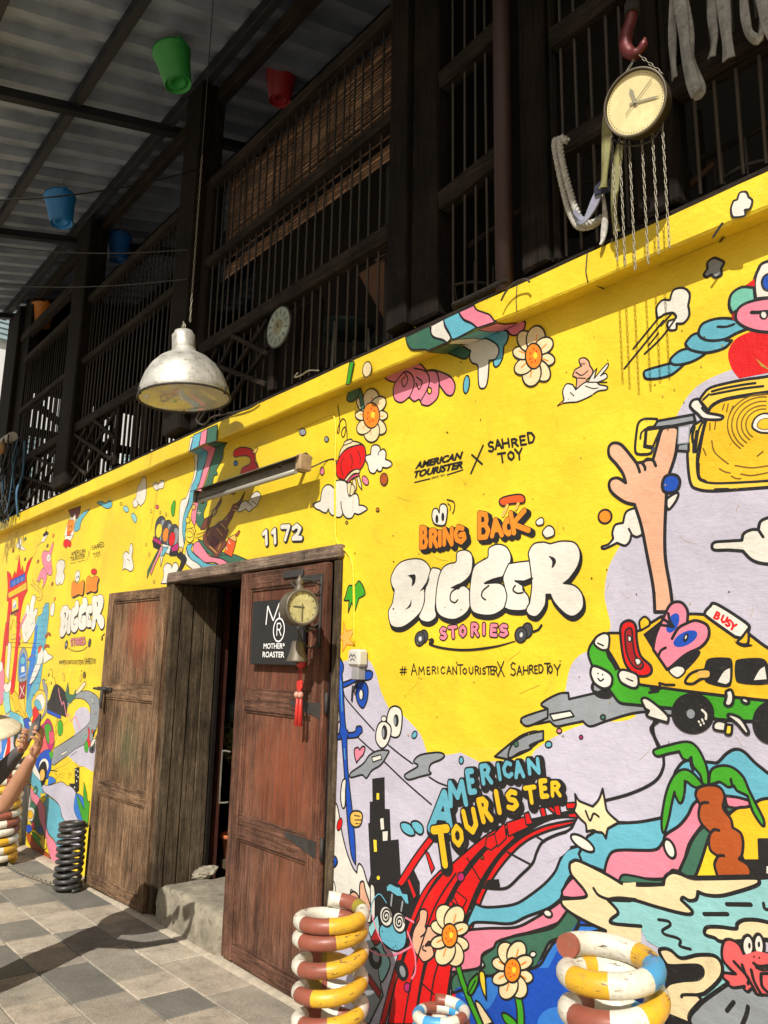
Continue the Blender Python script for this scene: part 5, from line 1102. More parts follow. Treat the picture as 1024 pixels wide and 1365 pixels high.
# ---- clouds and puddles
G_('painted_puddle',22); V(680,760,2.977)
Fi('grey','45,605 60,585 150,550! 125,530 190,492 232,487! 235,512! 330,490! 420,490 540,540! 560,560! 480,570 380,600 320,620 290,600! 230,612 185,620 160,600! 90,612',.009)
S('540,540 640,555 650,575 590,570',.009); Fi('grey','560,545! 650,552! 655,578! 540,572!',.008)
Fi('white','158,572! 240,558! 255,580! 172,598!',.007,smooth=False)
Fi('grey','-60,740! 0,690 50,655 100,640 124,650 118,675 90,700! 78,712! 40,730 -10,750!',.009); El('dgreen',25,690,10,14,.005); El('dgreen',370,584,10,10,.006); El('pink',196,638,10,10,.006); El('sky',154,692,13,13,.006); El('magenta',283,663,7,8,.005)
V(420,860,3.413)
Fi('grey','165,580 220,540 250,500 290,480 335,480 330,500 300,545 260,570 235,605 215,590 165,602'); Fi('white','260,510! 300,498! 306,518! 265,532!',.006,smooth=False)
Fi('grey','410,600 415,585 470,550 450,530 480,500 560,488 590,500 575,520 530,540 520,570 528,585 480,598 430,612')
Fi('grey','940,345 955,325 1060,290! 1060,330! 970,368'); Fi('grey','880,500 900,450 960,410 1040,390! 1040,430! 980,455 985,470 930,490 895,512')
El('dgreen',917,450,10,14,.005); El('sky',454,408,11,17,.006,20); El('sky',667,524,10,17,.006)
Fi('sky','390,815 405,805 430,812 445,830! 440,806 465,800 490,820 494,850 480,862 460,850 450,835! 455,862 430,866 400,845')
# eyes
G_('painted_eyes',26); V(420,860,3.413)
Fi('white','330,320 345,285 372,278 395,300 396,360 385,410 360,420 335,400 328,360'); El('black',370,343,12,29,0); El('grey',365,346,5,20,0)
Fi('white','278,400 290,360 315,345 345,370 345,410 330,450 305,470 280,440'); El('black',317,397,13,34,0); El('grey',312,400,5,22,0); El('white',314,335,12,13,.006)
# ---- arched lettering AMERICAN TOURISTER on the bridge
G_('painted_bridge_lettering',100); V(500,1000,3.413)
def bub(ch,x,y,w,h,rot,c,lw=.042):
    return (ch,x,y,w,h,rot,c,lw)
LS=[('A',256,356,92,165,6,'sky'),('M',348,250,70,100,-6,'sky'),('E',436,190,24,94,-8,'sky'),('R',498,150,36,78,-8,'sky'),('I',566,132,14,66,-8,'sky'),('C',592,122,38,64,-8,'sky'),('A',646,122,34,66,-8,'sky'),('N',708,106,42,62,-6,'sky'),
 ('T',264,420,66,2,-20,'amber')]
LS=LS[:-1]
LT=[('T',292,522,62,160,-8,'amber'),('O',362,432,44,84,-6,'amber'),('U',426,374,46,96,-12,'amber'),('R',498,322,36,96,-14,'amber'),('I',562,282,18,92,-10,'amber'),('S',610,268,48,78,-8,'amber'),('T',696,240,44,68,-8,'amber'),('E',764,210,26,70,-6,'amber'),('R',812,206,34,58,-2,'amber')]
def L2(LST,wd,col,dx=0,dy=0,ex=0):
    for ch,x,y,w,h,rot,c in LST:
        Lt(ch,x,y,w,h,h*.00085*(.22 if h>120 else .25)+.002+ex,col or c,rot,False,None,dx=dx,dy=dy)
L2(LS,0,'black',6,14,.030); L2(LS,0,'black',12,8,.026); L2(LT,0,'black',6,18,.032); L2(LT,0,'black',12,10,.026); L2(LS,0,'black',0,0,.013); L2(LS,0,None); L2(LT,0,'black',0,0,.013); L2(LT,0,None)
# ---- cyan figure with spiral eyes, hand
G_('painted_spiral_eyed_figure',60); V(380,1120,4.267)
Fi('grey','430,560! 480,500 520,560 560,700 545,820! 560,880! 480,1045! 430,1045!',.007)
Fi('aqua','470,500! 530,420! 560,620! 600,700 560,800 540,790! 520,620!',.007)
Fi('dred','490,560! 520,500! 545,580! 520,600!',.006); Fi('dred','480,760! 550,860! 540,900! 470,800!',.006)
El('black',515,670,38,65,0,-10); El('grey',520,660,20,38,.005,-10)
Fi('sky','540,500 570,470 640,470 690,520 685,600 640,630 590,610 550,570',.008)
for (cx,cy) in ((578,432),(652,466)):
    El('white',cx,cy,36,60,.009,-8)
    S([(cx+(4+26*t/14)*math.cos(t*.9)*.95,cy+(6+40*t/14)*math.sin(t*.9),False) for t in range(0,15)],.008)
Fi('sky','580,262! 600,245! 640,265! 655,265! 670,300! 700,305! 708,365! 690,360! 665,320! 640,318! 600,290! 582,292!',.005); S('612,310 606,370',.010,'grey'); S('672,350 664,400',.010,'grey')
S('490,430 500,350 540,305 580,355',.005,'sky'); S('500,430 520,500 560,590 620,650 720,605',.008,'pink'); S('700,520 740,640 745,740 725,785',.008,'pink'); S('690,440 735,465',.008,'pink'); S('480,620 540,650 620,655',.007,'pink')
El('black',668,740,36,62,0,-14); El('grey',672,745,18,38,.006,-14)
for p in ((620,610),(632,600),(640,612),(556,518)): El('black',p[0],p[1],3,4,0)
G_('painted_hand',70); V(380,1120,4.267)
Fi('skin','765,450 770,400 795,392 812,410 808,460 800,490! 850,490 880,530 878,570 845,590 820,575! 800,600! 835,600 850,650 825,680 790,692 765,660! 745,640 725,580 735,510',.008)
S('800,490 805,520 775,550',.007); S('820,575 850,580',.007); S('790,600 785,620 805,630',.007)
# ---- daisies
def daisy(name,cx,cy,ax,ay,n,cr,cry,oc='orange',petal='cream',rot0=0,crop=None,base=112,stem=None,kx=1):
    G_(name,base)
    if crop: V(*crop)
    if stem: 
        S(stem[0],stem[1]+.016,'black'); S(stem[0],stem[1],'green')
    for k in range(n):
        a=R(rot0+360*k/n); px,py=cx+ax*.62*math.cos(a),cy+ay*.62*math.sin(a)
        el=R(rot0+360*k/n); ln=math.hypot(ax*math.cos(a),ay*math.sin(a))*.46; wd_=ln*.72*kx
        P=[(px+ln*math.cos(t)*math.cos(el)-wd_*math.sin(t)*math.sin(el),py+(ln*math.cos(t)*math.sin(el)+wd_*math.sin(t)*math.cos(el)),False) for t in [i*math.pi/5 for i in range(10)]]
        Fi(petal,P,.0075); S([(cx+ax*q*math.cos(a+.05),cy+ay*q*math.sin(a+.05),False) for q in (.48,.62,.76)],.006,oc,smooth=False)
    El(oc,cx,cy,cr,cry,.0075); 
    for dx,dy in ((-.4,-.2),(.35,-.35),(.2,.4),(-.2,.5),(-.45,.25),(0,-.55)): El('red',cx+dx*cr,cy+dy*cry,cr*.09,cry*.08,0)
    El('lemon',cx+cr*.2,cy-.05*cry,cr*.25,cry*.25,0)
daisy('painted_daisy',3,285,100,175,8,44,68,rot0=25,crop=(600,1180,4.267),stem=('40,400 60,500 110,640 180,800','.02' and .020),base=112)
V(600,1180,4.267); Fi('green','105,610 115,550 150,510 165,505 162,560 130,620',.008); S('110,615 150,540',.006); Fi('lemon','172,495 190,486 205,520 212,650! 190,600 176,550',.008); Fi('cream','150,670 170,665 210,720 250,780! 200,800!',.008)
daisy('painted_daisy',360,482,110,165,8,46,70,rot0=20,crop=(600,1180,4.267),stem=('392,640 405,720 405,820',.024),base=112)
V(600,1180,4.267); Fi('green','300,735 320,725 370,760 395,800! 330,790',.008)
daisy('painted_daisy',712.5,482.5 - 7.5,26,38,8,11,17,rot0=10,crop=(0,0,1),base=112)
daisy('painted_daisy',496,554,20,33,8,11,17,rot0=0,crop=(0,0,1),base=112)
V(340,340,3.012); S('415,530 428,570 435,610',.034,'black'); S('415,530 428,570 435,610',.022,'dgreen'); Fi('dgreen','372,570 390,540 418,535 420,560 400,585 378,588',.0075)
GR.plane='front'; Fi('green','386,432! 404,428! 386,520! 372,522!',.006); Fi('cream','438,470 445,440 462,430 474,450 468,480 450,492',.006); GR.plane='wall'
# ---- lantern
G_('painted_lantern',50); V(430,540,7.585)
Fi('white','-95,1010 -70,990 -20,970! 0,860 40,810 85,810 115,840! 140,770 200,760 250,790 280,900! 310,895 350,900 370,950 372,1012! 420,1018 456,1050 420,1080 370,1105 325,1095! 300,1140 250,1145 205,1100! 190,1130 150,1135 128,1115! 100,1115 75,1090 62,1050! 40,1090 0,1080 -30,1060! -60,1050',.008)
S('190,975 195,1040 215,1110',.007); S('280,930 300,905 330,900',.007)
Fi('white','440,515 490,500! 500,420 545,402 580,420 590,460! 620,445 645,480 640,550! 690,570 705,605 660,635 610,630! 600,665 570,672 555,650! 530,690 490,685 470,650 460,600 440,560',.008); S('590,460 570,480 568,505',.006)
Fi('cream','165,545! 180,470 215,410! 230,370 290,345 305,365! 360,375 410,400! 340,410 250,440 190,500!',.008); S('215,410 300,378',.006)
Fi('red','165,545 200,490 260,440 340,410 400,402 430,430 440,510 420,600 380,660! 340,650 280,680 220,760! 160,730 140,660 145,590',.008)
for s in ('210,540 190,620 210,710','285,500 305,560 298,640','360,460 385,530 382,600'): S(s,.006)
Fi('cream','218,765! 280,690 340,650 385,655! 375,690! 310,700 250,770!',.007); Fi('rose','250,770! 310,710 372,690! 376,715! 310,740 262,790!',.006)
for s in ('255,790! 295,780! 290,860 270,925! 255,860','308,755! 335,745! 348,820 340,875! 315,830','350,730! 375,720! 395,790 402,858! 370,810','280,910! 300,800 335,850 300,920!'): Fi('cream',s,.006)
El('pink',437,763,28,50,.006,-25); El('brown',628,753,36,60,.006); El(None,561,1060,15,20,.005); El(None,249,1188,12,14,.005); El('grey',44,346,20,28,.006)
S('160,0 165,60 178,150 175,240 165,285 155,270 170,200 205,140 235,160 242,220 225,310 205,320 195,280 220,225 245,240 252,300 252,350',.006)
V(0,0,1); El('grey',404,576,4.5,4.5,.006); El('pink',430,628,2.8,5.4,.006)
# ---- pink worm under the ledge
G_('painted_pink_squiggle',44); V(340,340,3.012)
Fi('pink','512,468 560,458 620,448 660,436 690,465! 720,462 780,485 804,520 795,560 770,560 740,520! 735,570 700,604 670,600! 660,580 640,588 620,570! 590,592 562,580 556,540 565,512! 530,500',.008)
S('565,512 600,470 630,480 640,520 620,575',.008); S('600,470 615,500 600,530 590,505 604,490',.007); S('640,455 690,470 700,520 665,590',.008); S('650,490 672,510 660,540 648,515',.007); S('690,465 730,470 742,520',.008); El('goldbg',702,545,8,13,.007)
El('sky',850,520,12,36,.007,6)
# ---- drip crossing the ledge
G_('painted_drip',30); V(540,380,5.689); GR.plane='front'
Fi('dgreen','12,398! 195,312! 205,370 225,402 290,420 326,436! 178,500! 150,490 60,490 25,450',.0075)
Fi('white','205,312! 300,262! 310,320 345,380 355,408! 326,440! 290,415 235,400 206,370',.0075)
Fi('sky','300,262! 415,208! 430,240 460,275 510,295 550,325! 400,405 362,412! 340,360 312,310',.0075)
Fi('pink','415,208! 530,156! 550,190 600,210 650,230 680,270! 700,280! 556,328! 510,290 450,260',.0075)
GR.plane='under'
Fi('dgreen','178,500! 326,436! 400,445 440,440! 330,515!',.007); Fi('khaki' if 0 else 'white','326,440! 355,410! 500,395 560,400! 640,395! 520,450! 440,440!',.007)
Fi('sky','362,412! 552,330! 640,345 720,340! 600,402! 500,392 430,400!',.007); Fi('pink','556,328! 700,280! 760,290 850,280! 740,340! 650,345 600,338',.007)
GR.plane='wall'
Fi('dgreen','325,515! 420,450! 480,445 500,480 495,520 470,555 440,560 400,545',.0075); Fi('sky','600,402! 720,340! 750,335 785,370 775,430 750,470 745,540 720,600 690,622 672,600 675,575! 640,560!',.0075)
Fi('white','420,450! 480,445! 560,420! 610,405 660,425 700,455 715,500 690,560 640,572! 632,700 615,770 580,785 560,750 556,620! 545,602 510,590 492,550 500,500!',.0075); Fi('pink','740,340! 850,280! 905,275 914,300 900,340 850,378 810,380 780,350!',.0075)
# ---- rainbow cascade
G_('painted_cascade',30); GR.plane='front'; V(220,540,4.267)
for c,s in (('white','150,186! 165,182! 145,262! 138,264!'),('sky','168,172! 212,152! 196,236! 150,260!'),('pink','212,152! 246,135! 236,218! 200,236!'),('dgreen','248,134! 302,112! 300,205! 240,220!')): Fi(c,s,.006,smooth=False)
GR.plane='under'
for c,s in (('white','138,264! 150,260! 200,275! 188,280!'),('sky','150,260! 205,236! 250,262! 200,280!'),('pink','205,236! 242,220! 292,240! 250,264!'),('dgreen','242,220! 298,205! 360,215! 295,240!')): Fi(c,s,.005,smooth=False)
GR.plane='wall'
Fi('white','160,280! 190,278! 186,320 178,400 155,470 140,520! 130,560 110,620 100,700 110,790! 100,840! 80,800 82,640 92,550 120,530! 150,450 165,400 172,330',.006)
Fi('sky','192,278! 245,258! 240,300 215,370 200,430 180,480 165,540! 150,580 130,630 120,700 112,790! 100,700 110,620 135,560! 150,470 180,400 188,330',.006)
Fi('pink','245,258! 292,240! 275,290 255,350 230,430 205,500! 190,560 180,640 170,690! 150,640 165,560! 190,470 220,370 240,300',.006)
Fi('dgreen','290,245! 355,215! 335,250 330,300 310,340 292,370! 300,395 280,405 270,450 245,500! 240,560 220,620 232,680 215,710! 185,680 178,640 190,560! 210,500 240,420 262,340 280,290',.006)
# stage hills under the strip light
G_('painted_temple',44); V(180,620,6.4)
Fi('white','440,700! 450,760 480,800 540,840 580,885! 510,900! 440,850! 430,760!',.006); Fi('sky','445,690 500,670! 480,720 520,770 560,800 620,840 700,845 740,865! 590,890! 540,840 470,790',.006)
Fi('pink','500,680! 540,650 580,690 610,740 650,780 740,800 820,850! 730,862! 680,830 600,830 550,790 500,740',.006); Fi('dgreen','540,630! 600,660 640,700 690,760! 780,740! 860,770 990,820! 830,850! 760,800! 690,790! 640,760 580,700',.006); Fi('dgreen','690,770! 860,765! 990,822! 830,850!',.006)
Fi('choc','580,640! 600,560 680,520 740,480 800,560! 770,640 790,660 740,740 710,780! 690,790! 660,740! 600,690!',.006)
Fi('choc','700,520! 780,440 820,380 840,340 890,310 940,225! 920,290 880,370 850,400 830,450 800,500 780,550!',.006); Fi('choc','570,520! 600,460 650,430 660,390 690,360 740,275! 735,320 700,380 690,420 660,440 640,500 620,540 560,550!',.006)
Fi('khaki','655,395! 690,370! 700,400! 670,440!',.005); S('730,490 780,550',.008,'khaki'); 
for s in ('660,600! 720,640! 690,720! 640,680!','672,612! 708,636! 686,700! 652,672!'): Fi('maroon',s,.004,smooth=False)
for s in ('700,540 750,600','620,600 640,560','770,470 790,450','840,380 870,390','850,350 880,360','740,650 715,720','640,690 700,750'): S(s,.005,'sand')
Fi('coral','800,620! 865,655! 830,785! 765,750!',.006); Fi('sand','820,610! 860,590! 868,640! 860,655! 800,620!',.005); Fi('brown','860,595! 890,555! 900,570! 875,610!',.005); S('800,650 815,670',.006,'white'); S('780,700 790,720',.006,'white')
# yellow flower and sparks
for (x,y,r_) in ((470,600,36),(455,470,22),(505,360,20),(395,720,20),(500,560,24)):
    P=[(x+(r_ if k%2==0 else r_*.72)*math.cos(k*math.pi/6),y+(r_*1.3 if k%2==0 else r_*.95)*math.sin(k*math.pi/6),False) for k in range(12)]; Fi('lemon' if r_>21 else 'sand',P,.0045)
El('lemon',470,600,38,62,.006); S('450,580 470,560 500,600 470,620 450,610',.005); S('530,590 590,570 630,520',.007,'khaki'); S('520,620 580,600 620,540',.007,'khaki'); S('548,385 552,430',.004,'white'); S('535,408 568,408',.004,'white')
# wing under strip light
G_('painted_wing',44); V(220,540,4.267)
Fi('white','415,605 425,580 440,552 465,545 475,560! 490,520 520,492 540,500 545,520 530,560! 520,575 500,590 480,606 460,590! 435,605',.006); S('480,560 500,575',.005); S('500,545 520,565',.005)
G_('painted_red_horn',44)
Fi('red','390,280 400,255 440,240 490,250 515,280 512,320! 530,350 545,375! 430,405! 440,360 480,340! 490,310 470,290 430,290 400,296',.0075); Fi('sand','495,268 520,244 528,250 515,275',.006); S('525,325 535,360',.006)
El('mblue',403,331,11,14,.006); El('white',785,157,15,18,.006); El('grey',921,195,12,15,.006)
# traffic-light shaped film cans
G_('painted_traffic_light',44); V(180,620,6.4)
for dx,dy,c in ((0,0,'lemon'),(58,34,'orange'),(112,70,'red')):
    Fi('dgrey',f'{172+dx},{600+dy} {178+dx},{500+dy} {205+dx},{445+dy} {240+dx},{438+dy} {262+dx},{480+dy} {255+dx},{580+dy} {235+dx},{660+dy} {190+dx},{680+dy}',.006); Fi('grey',f'{225+dx},{480+dy} {255+dx},{470+dy} {262+dx},{520+dy} {240+dx},{640+dy} {215+dx},{640+dy}',.004); El(c,207+dx,560+dy,26,62,.005,8)
Fi('magenta','160,610! 230,650! 220,690! 156,655!',.006); Fi('black','150,640! 230,690! 200,720! 160,700!',.005); Fi('magenta','310,700! 375,660! 370,730! 320,740!',.006); Fi('black','290,740! 370,740! 350,775! 300,775!',.005)
Fi('white','240,670! 310,690! 295,760! 250,745! 222,870! 222,800! 215,790!',.006); Fi('pink','225,690! 245,700! 175,850 140,940! 135,910!',.006); Fi('dgreen','190,740! 210,720! 150,850 105,968! 110,900!',.006); Fi('sky','245,700! 290,700! 250,770! 225,780!',.005)
Fi('black','350,760! 400,750 445,800 420,860 385,920! 372,900! 395,820 370,790!',.006)
Fi('white','225,1010! 250,940 245,880 275,838 310,850 318,880! 335,835 365,840 375,880! 360,910 330,930! 322,1010!',.007)
# ---- top small things
G_('painted_tooth',44); V(0,560,4.267)
Fi('white','775,440 785,380 800,360! 810,330 830,330 834,400 825,460 800,490! 790,478 775,498 760,490 758,460',.006); S('780,460 792,480',.005)
Fi('white','870,372 885,355 905,365! 915,345 935,350 930,385 905,392! 890,400',.005)
Fi('sky','553,470 575,462 600,472 625,458 640,475 630,498 605,502 580,488',.006); Fi('aqua','700,500 715,488 730,498 733,518 718,524',.005); Fi('aqua','748,545 755,530 768,535 780,560 775,582 765,580',.005); El(None,691,477,7,8,.005)
for (x,y) in ((860,518),(912,525),(398,436),(832,708),(850,765),(946,536),(877,918)): El('goldbg',x,y,5,9,.004)
El('rose',896,494,9,11,.005); Fi('green','975,500 990,460 1000,470 992,540 980,540',.005)
Fi('white','700,850 705,790 700,770 720,745! 735,760! 740,720 750,700 758,730 752,780! 762,830 755,856 740,860! 725,850 710,845',.006); S('725,790 740,800',.005); S('715,800 712,850',.004)
# rocket with flames
G_('painted_rocket',44); V(0,680,7.314)
Fi('maroon','668,0! 790,-40! 780,40! 750,85! 690,60!',.005); Fi('white','668,110 690,80 692,40! 705,90! 735,30 740,70! 735,120 728,200 712,270! 650,270! 632,260 640,200',.005); Fi('orange','668,110 700,95 728,110 715,200 660,210',.004); Fi('sky','728,150! 760,80 820,20 880,-10! 800,100 780,180 745,210! 725,200!',.005); Fi('white','640,250! 715,250! 690,300! 635,295!',.004); Fi('red','625,300 660,285 695,310 690,360 660,350 650,372 622,345',.005); Fi('coral','655,210! 700,205! 690,245! 655,250!',.003)
for x in (683,700): El('black',x,160,3,16,0)
G_('painted_small_marks',44)
Fi('white','162,330 185,300 200,270 215,300 210,340 245,375 240,392 200,380 165,360',.004); Fi('white','400,320! 450,200! 478,222! 430,310!',.005); Fi('black','418,240! 455,200! 478,232! 430,262!',0); S('450,200 470,155',.005); S('400,320 360,355',.004,'ochre'); S('355,400 320,460',.004,'ochre')
for x,y,c in ((128,400,'brown'),(466,348,'ochre'),(373,500,'brown'),(512,720,'brown'),(247,478,'ochre'),(523,248,'orange'),(160,238,'goldbg'),(536,866,'orange'),(165,465,'goldbg'),(250,280,'dgreen')): El(c,x,y,9,18,.004,15)
Fi('white','552,545 570,500 600,484 632,500 636,560! 622,600 635,640 620,700 600,728 585,705! 570,730 550,720 545,670 560,600!',.006); S('590,690 600,705',.004); Fi('white','495,960 510,910 530,905 535,960 520,1030 495,1020',.005)
# pink rocket-like star figure
G_('painted_pink_drop',44)
Fi('pink','415,420 440,395 475,405 490,380! 520,305! 524,340 505,420 500,470 508,560 510,620 480,635 450,600 425,540 410,480',.006); Fi('pink','430,560! 455,600! 460,650 440,720 415,768! 425,690 405,660! 385,690! 360,700! 380,640 405,580!',.006); El('white',478,465,20,40,.004,8); El('black',474,470,3,12,0); El('black',488,452,3,12,0); S('460,540 475,575 492,545',.005,'magenta')
# ---- yellow wall text, left copy
G_('painted_lettering',44); V(0,680,7.314)
Word('AMERICAN',698,448,836,412,38,36,.0065,gap=.12,sk=.2,jit=0); Word('TOURISTER',690,500,832,462,38,36,.0065,gap=.12,sk=.2,jit=0); S('688,522 740,510',.004); S('760,505 830,488',.004); S('845,505 890,360',.004); S('862,400 880,460',.004)
Word('SAHRED',905,390,1024,352,42,42,.0055,jit=.12); Word('TOY',925,465,990,438,40,42,.0055)
V(0,830,7.314); Word('#AMERICANTOURISTERX',580,405,820,405,38,40,.0045,gap=.1); Word('SAHREDTOY',828,405,942,398,60,46,.0045,gap=.1)
# BIGGER small copy
def bigger(fx,fy,k=1.0,lw=.006,shadow=True):
    PB_=[
    ('B','62,600 80,560 90,500! 75,470 78,430 110,380 160,360 215,362 250,395 250,440 225,490! 228,530 215,590 170,640 120,670 75,660',),
    ('I','255,410 275,400 300,410 305,450 285,510 275,580 280,620 250,645 215,640 200,620! 225,560 230,500',),
    ('G','370,372 375,330 410,318 440,335 446,380 435,430 400,466 350,490! 400,480 430,500 438,550 420,600 370,632 320,628 285,600 278,540 290,450 310,400 340,380',),
    ('G','515,350 520,310 560,292 600,305 620,345 612,390 580,440 540,450! 500,470 560,468 590,485 602,530 590,580 540,612 480,612 440,590 432,520 440,440 455,390 490,365',),
    ('E','585,440 610,380! 680,370 725,370 735,400 720,440 680,460! 640,460 670,475 675,500! 700,530 702,570 680,592 620,592 590,580! 602,530 590,480',),
    ('R','705,370 700,330 725,290 770,282! 800,290! 850,278 910,285 935,330 925,390 885,450! 860,470! 910,480 945,520 948,580 910,618 870,610 820,560 800,520! 780,520! 775,570 740,618 705,615 690,590 705,560! 715,470')]
    def T(s,dx=0,dy=0):
        out=[]
        for x,y,c in parse(s): out.append(fx_(x+dx,y+dy)+(c,))
        return out
    def fx_(x,y): return (fx(x),fy(x,y))
    if shadow:
        for _,s in PB_: Fi('black',T(s,5,16*k),lw*1.2)
    for _,s in PB_: Fi('white',T(s),lw*.7)
    for s in ('150,434! 184,430 184,466 168,486! 170,452','168,540! 164,575 138,590! 158,568','252,440! 236,486 204,508! 226,478'): Fi('black',T(s),0)
    for s in ('345,490! 380,472 405,470 430,478! 395,486 380,498','500,470! 540,448 580,440 578,470! 540,462','632,452! 690,462 724,440! 708,470 672,482','790,345! 815,352 826,370 815,395 805,400! 808,370','778,520! 800,520 806,540! 780,545!','880,452! 930,385! 925,415 885,460!'): Fi('black',T(s),0)
    for s in ('380,490 350,510 345,545 365,558 378,545','520,480 492,505 488,530 505,545','640,480 630,500 650,515 675,512'): S(T(s),lw*.8)
import copy
# left small copy: affine map from big crop (500,640,3.413) coordinates to T1 crop
G_('painted_big_lettering',46); V(0,680,7.314)
bigger(lambda x:(583+(x-60)*(1020-583)/(948-60)),lambda x,y:(1240+(y-670)*(390/(672-278))-(x-60)*(0.035)),.7,.007)
V(0,680,7.314)
for s,c in (('700,840 705,720 730,690 760,720 790,700 815,680 822,700 815,800 800,830 770,820 740,835','orange'),('838,800 845,680 870,640 900,660 930,640 965,660 950,720 948,780 920,800 890,790 860,805','orange')): 
    Fi('black',[(a+8,b+12,c_) for a,b,c_ in parse(s)],.004); Fi(c,s,.004)
for s in ('740,720 750,800','780,720 770,790','860,720 870,780','900,700 890,780','930,690 925,760'): S(s,.004)
Fi('white','735,650 745,610 765,590 782,610 780,660 765,700 745,695',.005); El('black',755,655,4,14,0); El('black',770,650,4,14,0); El('red',920,600,28,28,.005)
V(0,830,7.314); Word('STORIES',700,225,840,205,62,62,.011,'pink',gap=.3,over=.004); El('dgrey',650,215,12,42,.005,8); El('dgrey',878,197,12,42,.005,8); El('white',650,215,4,14,0); S('668,245 720,275 800,272 858,232',.005)
# ---- main logo lettering
G_('painted_lettering',44); V(480,560,3.2)
def boxtext(txt,a,b,bold=.012,shear=.25,h=None,name='painted_lettering'):
    # a = baseline start, b = baseline end (px in view), h = cap height px at start
    p=unp(a[0],a[1],'wall'); q=unp(b[0],b[1],'wall'); t=unp(a[0],a[1]-h,'wall'); H=(t-p).length; Wd=(q-p).length; rot=math.atan2((q-p).y,(q-p).x)
    return textmesh(txt,p.x,p.y,H,-.0024,paint('black'),name,wall,w_=Wd,bold=bold,shear=shear,rot=rot)
boxtext('AMERICAN',(236,210),(442,165),.052,.28,30); boxtext('TOURISTER',(232,248),(440,205),.052,.28,30)
S('234,266 300,250',.006); S('372,234 440,212',.006)
boxtext('SINCE 1933',(306,252),(362,238),.02,.1,9)
S('478,148 522,188',.009); S('526,108 474,228',.009)
for i,(ch,x,y,w,h) in enumerate((('S',550,136,26,42),('A',580,124,26,38),('H',612,118,26,36),('R',652,114,24,32),('E',688,106,24,36),('D',722,98,28,44),('T',594,182,32,38),('O',634,172,28,36),('Y',668,170,30,46))): Lt(ch,x,y,w,h,.0095,rot=-8)
for i,(ch,x,y,w,h) in enumerate((('#',172,1088,36,36),('A',220,1088,30,48),('M',252,1086,30,34),('E',288,1084,16,30),('R',310,1082,20,30),('I',330,1080,10,28),('C',346,1082,22,30),('A',372,1084,24,34),('N',398,1084,20,32),('T',418,1084,30,40),('O',440,1084,22,26),('U',468,1084,20,30),('R',494,1084,20,34),('I',510,1084,14,28),('S',524,1084,18,28),('T',540,1086,28,34),('E',560,1084,16,34),('R',574,1086,18,34),('X',590,1094,34,64),('S',644,1090,30,56),('A',672,1088,26,40),('H',700,1084,24,34),('R',726,1080,20,34),('E',748,1080,16,32),('D',766,1078,24,36),('T',790,1082,30,44),('O',806,1080,22,34),('Y',832,1088,32,46))): Lt(ch,x,y,w*.80,h,.0052,rot=-2)
V(500,640,3.413); G_('painted_big_lettering',46); bigger(lambda x:x,lambda x,y:y,1,.009)
# STORIES
G_('painted_lettering',62)
for ch,x,y,w,h,r_ in (('S',302,722,26,46,-6),('T',342,716,32,46,-4),('O',388,708,26,42,0),('R',444,706,26,50,0),('I',490,700,14,44,0),('E',530,704,24,44,4),('S',572,708,34,46,-4)): Lt(ch,x,y,w,h,.013,'pink',r_,False,.005,dx=0,dy=0)
for (cx,cy,rx,ry) in ((222,712,20,30),(206,722,22,33),(694,684,24,34),(666,704,27,35)): El('dgrey',cx,cy,rx,ry,.007,8); 
for (cx,cy) in ((206,722),(666,704)): El('grey',cx+2,cy,11,16,.004,8); El('white',cx+2,cy,5,8,0)
S('245,725 268,728 250,745 300,762 380,772 460,770 560,755 640,732',.010,taper=True); S('248,728 262,722 268,735 255,750',.007); S('722,690 745,680 760,660',.009)
# BRING BACK
def puff(LST,lw,dx,dy,col):
    for ch,x,y,w,h,r_ in LST: Lt(ch,x,y,w,h,lw,col,r_,False,dx=dx,dy=dy)
BR=[('B',212,306,28,90,0),('R',256,300,28,70,0),('I',292,296,12,60,0),('N',318,292,34,70,0),('G',372,286,44,70,-10),('B',478,262,44,110,0),('A',536,254,44,70,-6),('C',592,246,34,64,-4),('K',636,240,70,90,-10)]
puff(BR,.034,16,14,'black'); puff(BR,.034,9,9,'black')
for q_ in BR: puff([q_],.027,0,0,'black'); puff([q_],.0215,0,0,'orange')
Fi('white','262,165 268,135 285,130 296,150! 300,115 320,110 332,130 328,180 318,205 290,206 270,195',.007); El('black',285,178,7,20,0); El('black',312,168,7,20,0); S('330,88 362,100 364,130 356,152',.005); S('334,106 346,118 344,138',.004)
Fi('coral','568,100 580,82 620,70 665,66 684,80 682,100 665,106 620,108 585,118',.007); S('605,118 585,160',.016,'sand'); S('655,108 645,130',.014,'sand')
Fi('white','735,190 755,172 770,178 768,200 745,206',.005); Fi('white','765,240 780,215 800,208 818,225 818,250 795,262 780,262',.006)
for x,y,rx,ry,c in ((105,253,16,26,'brown'),(78,383,6,7,'orange')):
    V(480,560,3.2); El(c,x,y,rx,ry,.006)
# house number
G_('painted_house_number',46); V(220,540,4.267)
for ch,x,y,w,h in (('1',558,790,42,72),('1',610,782,36,72),('7',668,764,44,72),('2',730,758,46,72)):
    Lt(ch,x,y,w,h,.040,'black',-2,dx=5,dy=6); Lt(ch,x,y,w,h,.036,'black',-2); Lt(ch,x,y,w,h,.025,'white',-2)
# leaf and star by the frame
G_('painted_leaf_and_star',46); V(200,680,3.657)
Fi('green','955,420 970,370 1000,368 1020,345 1040,370! 1050,410 1020,430! 1000,495! 985,450! 968,500! 972,440! 948,440',.007); Fi('khaki' if 0 else 'sand','945,545! 960,590! 1000,580! 975,630! 1000,660! 960,655! 940,690! 942,640! 922,615! 945,600!',.005,'orange')
V(430,540,7.585)
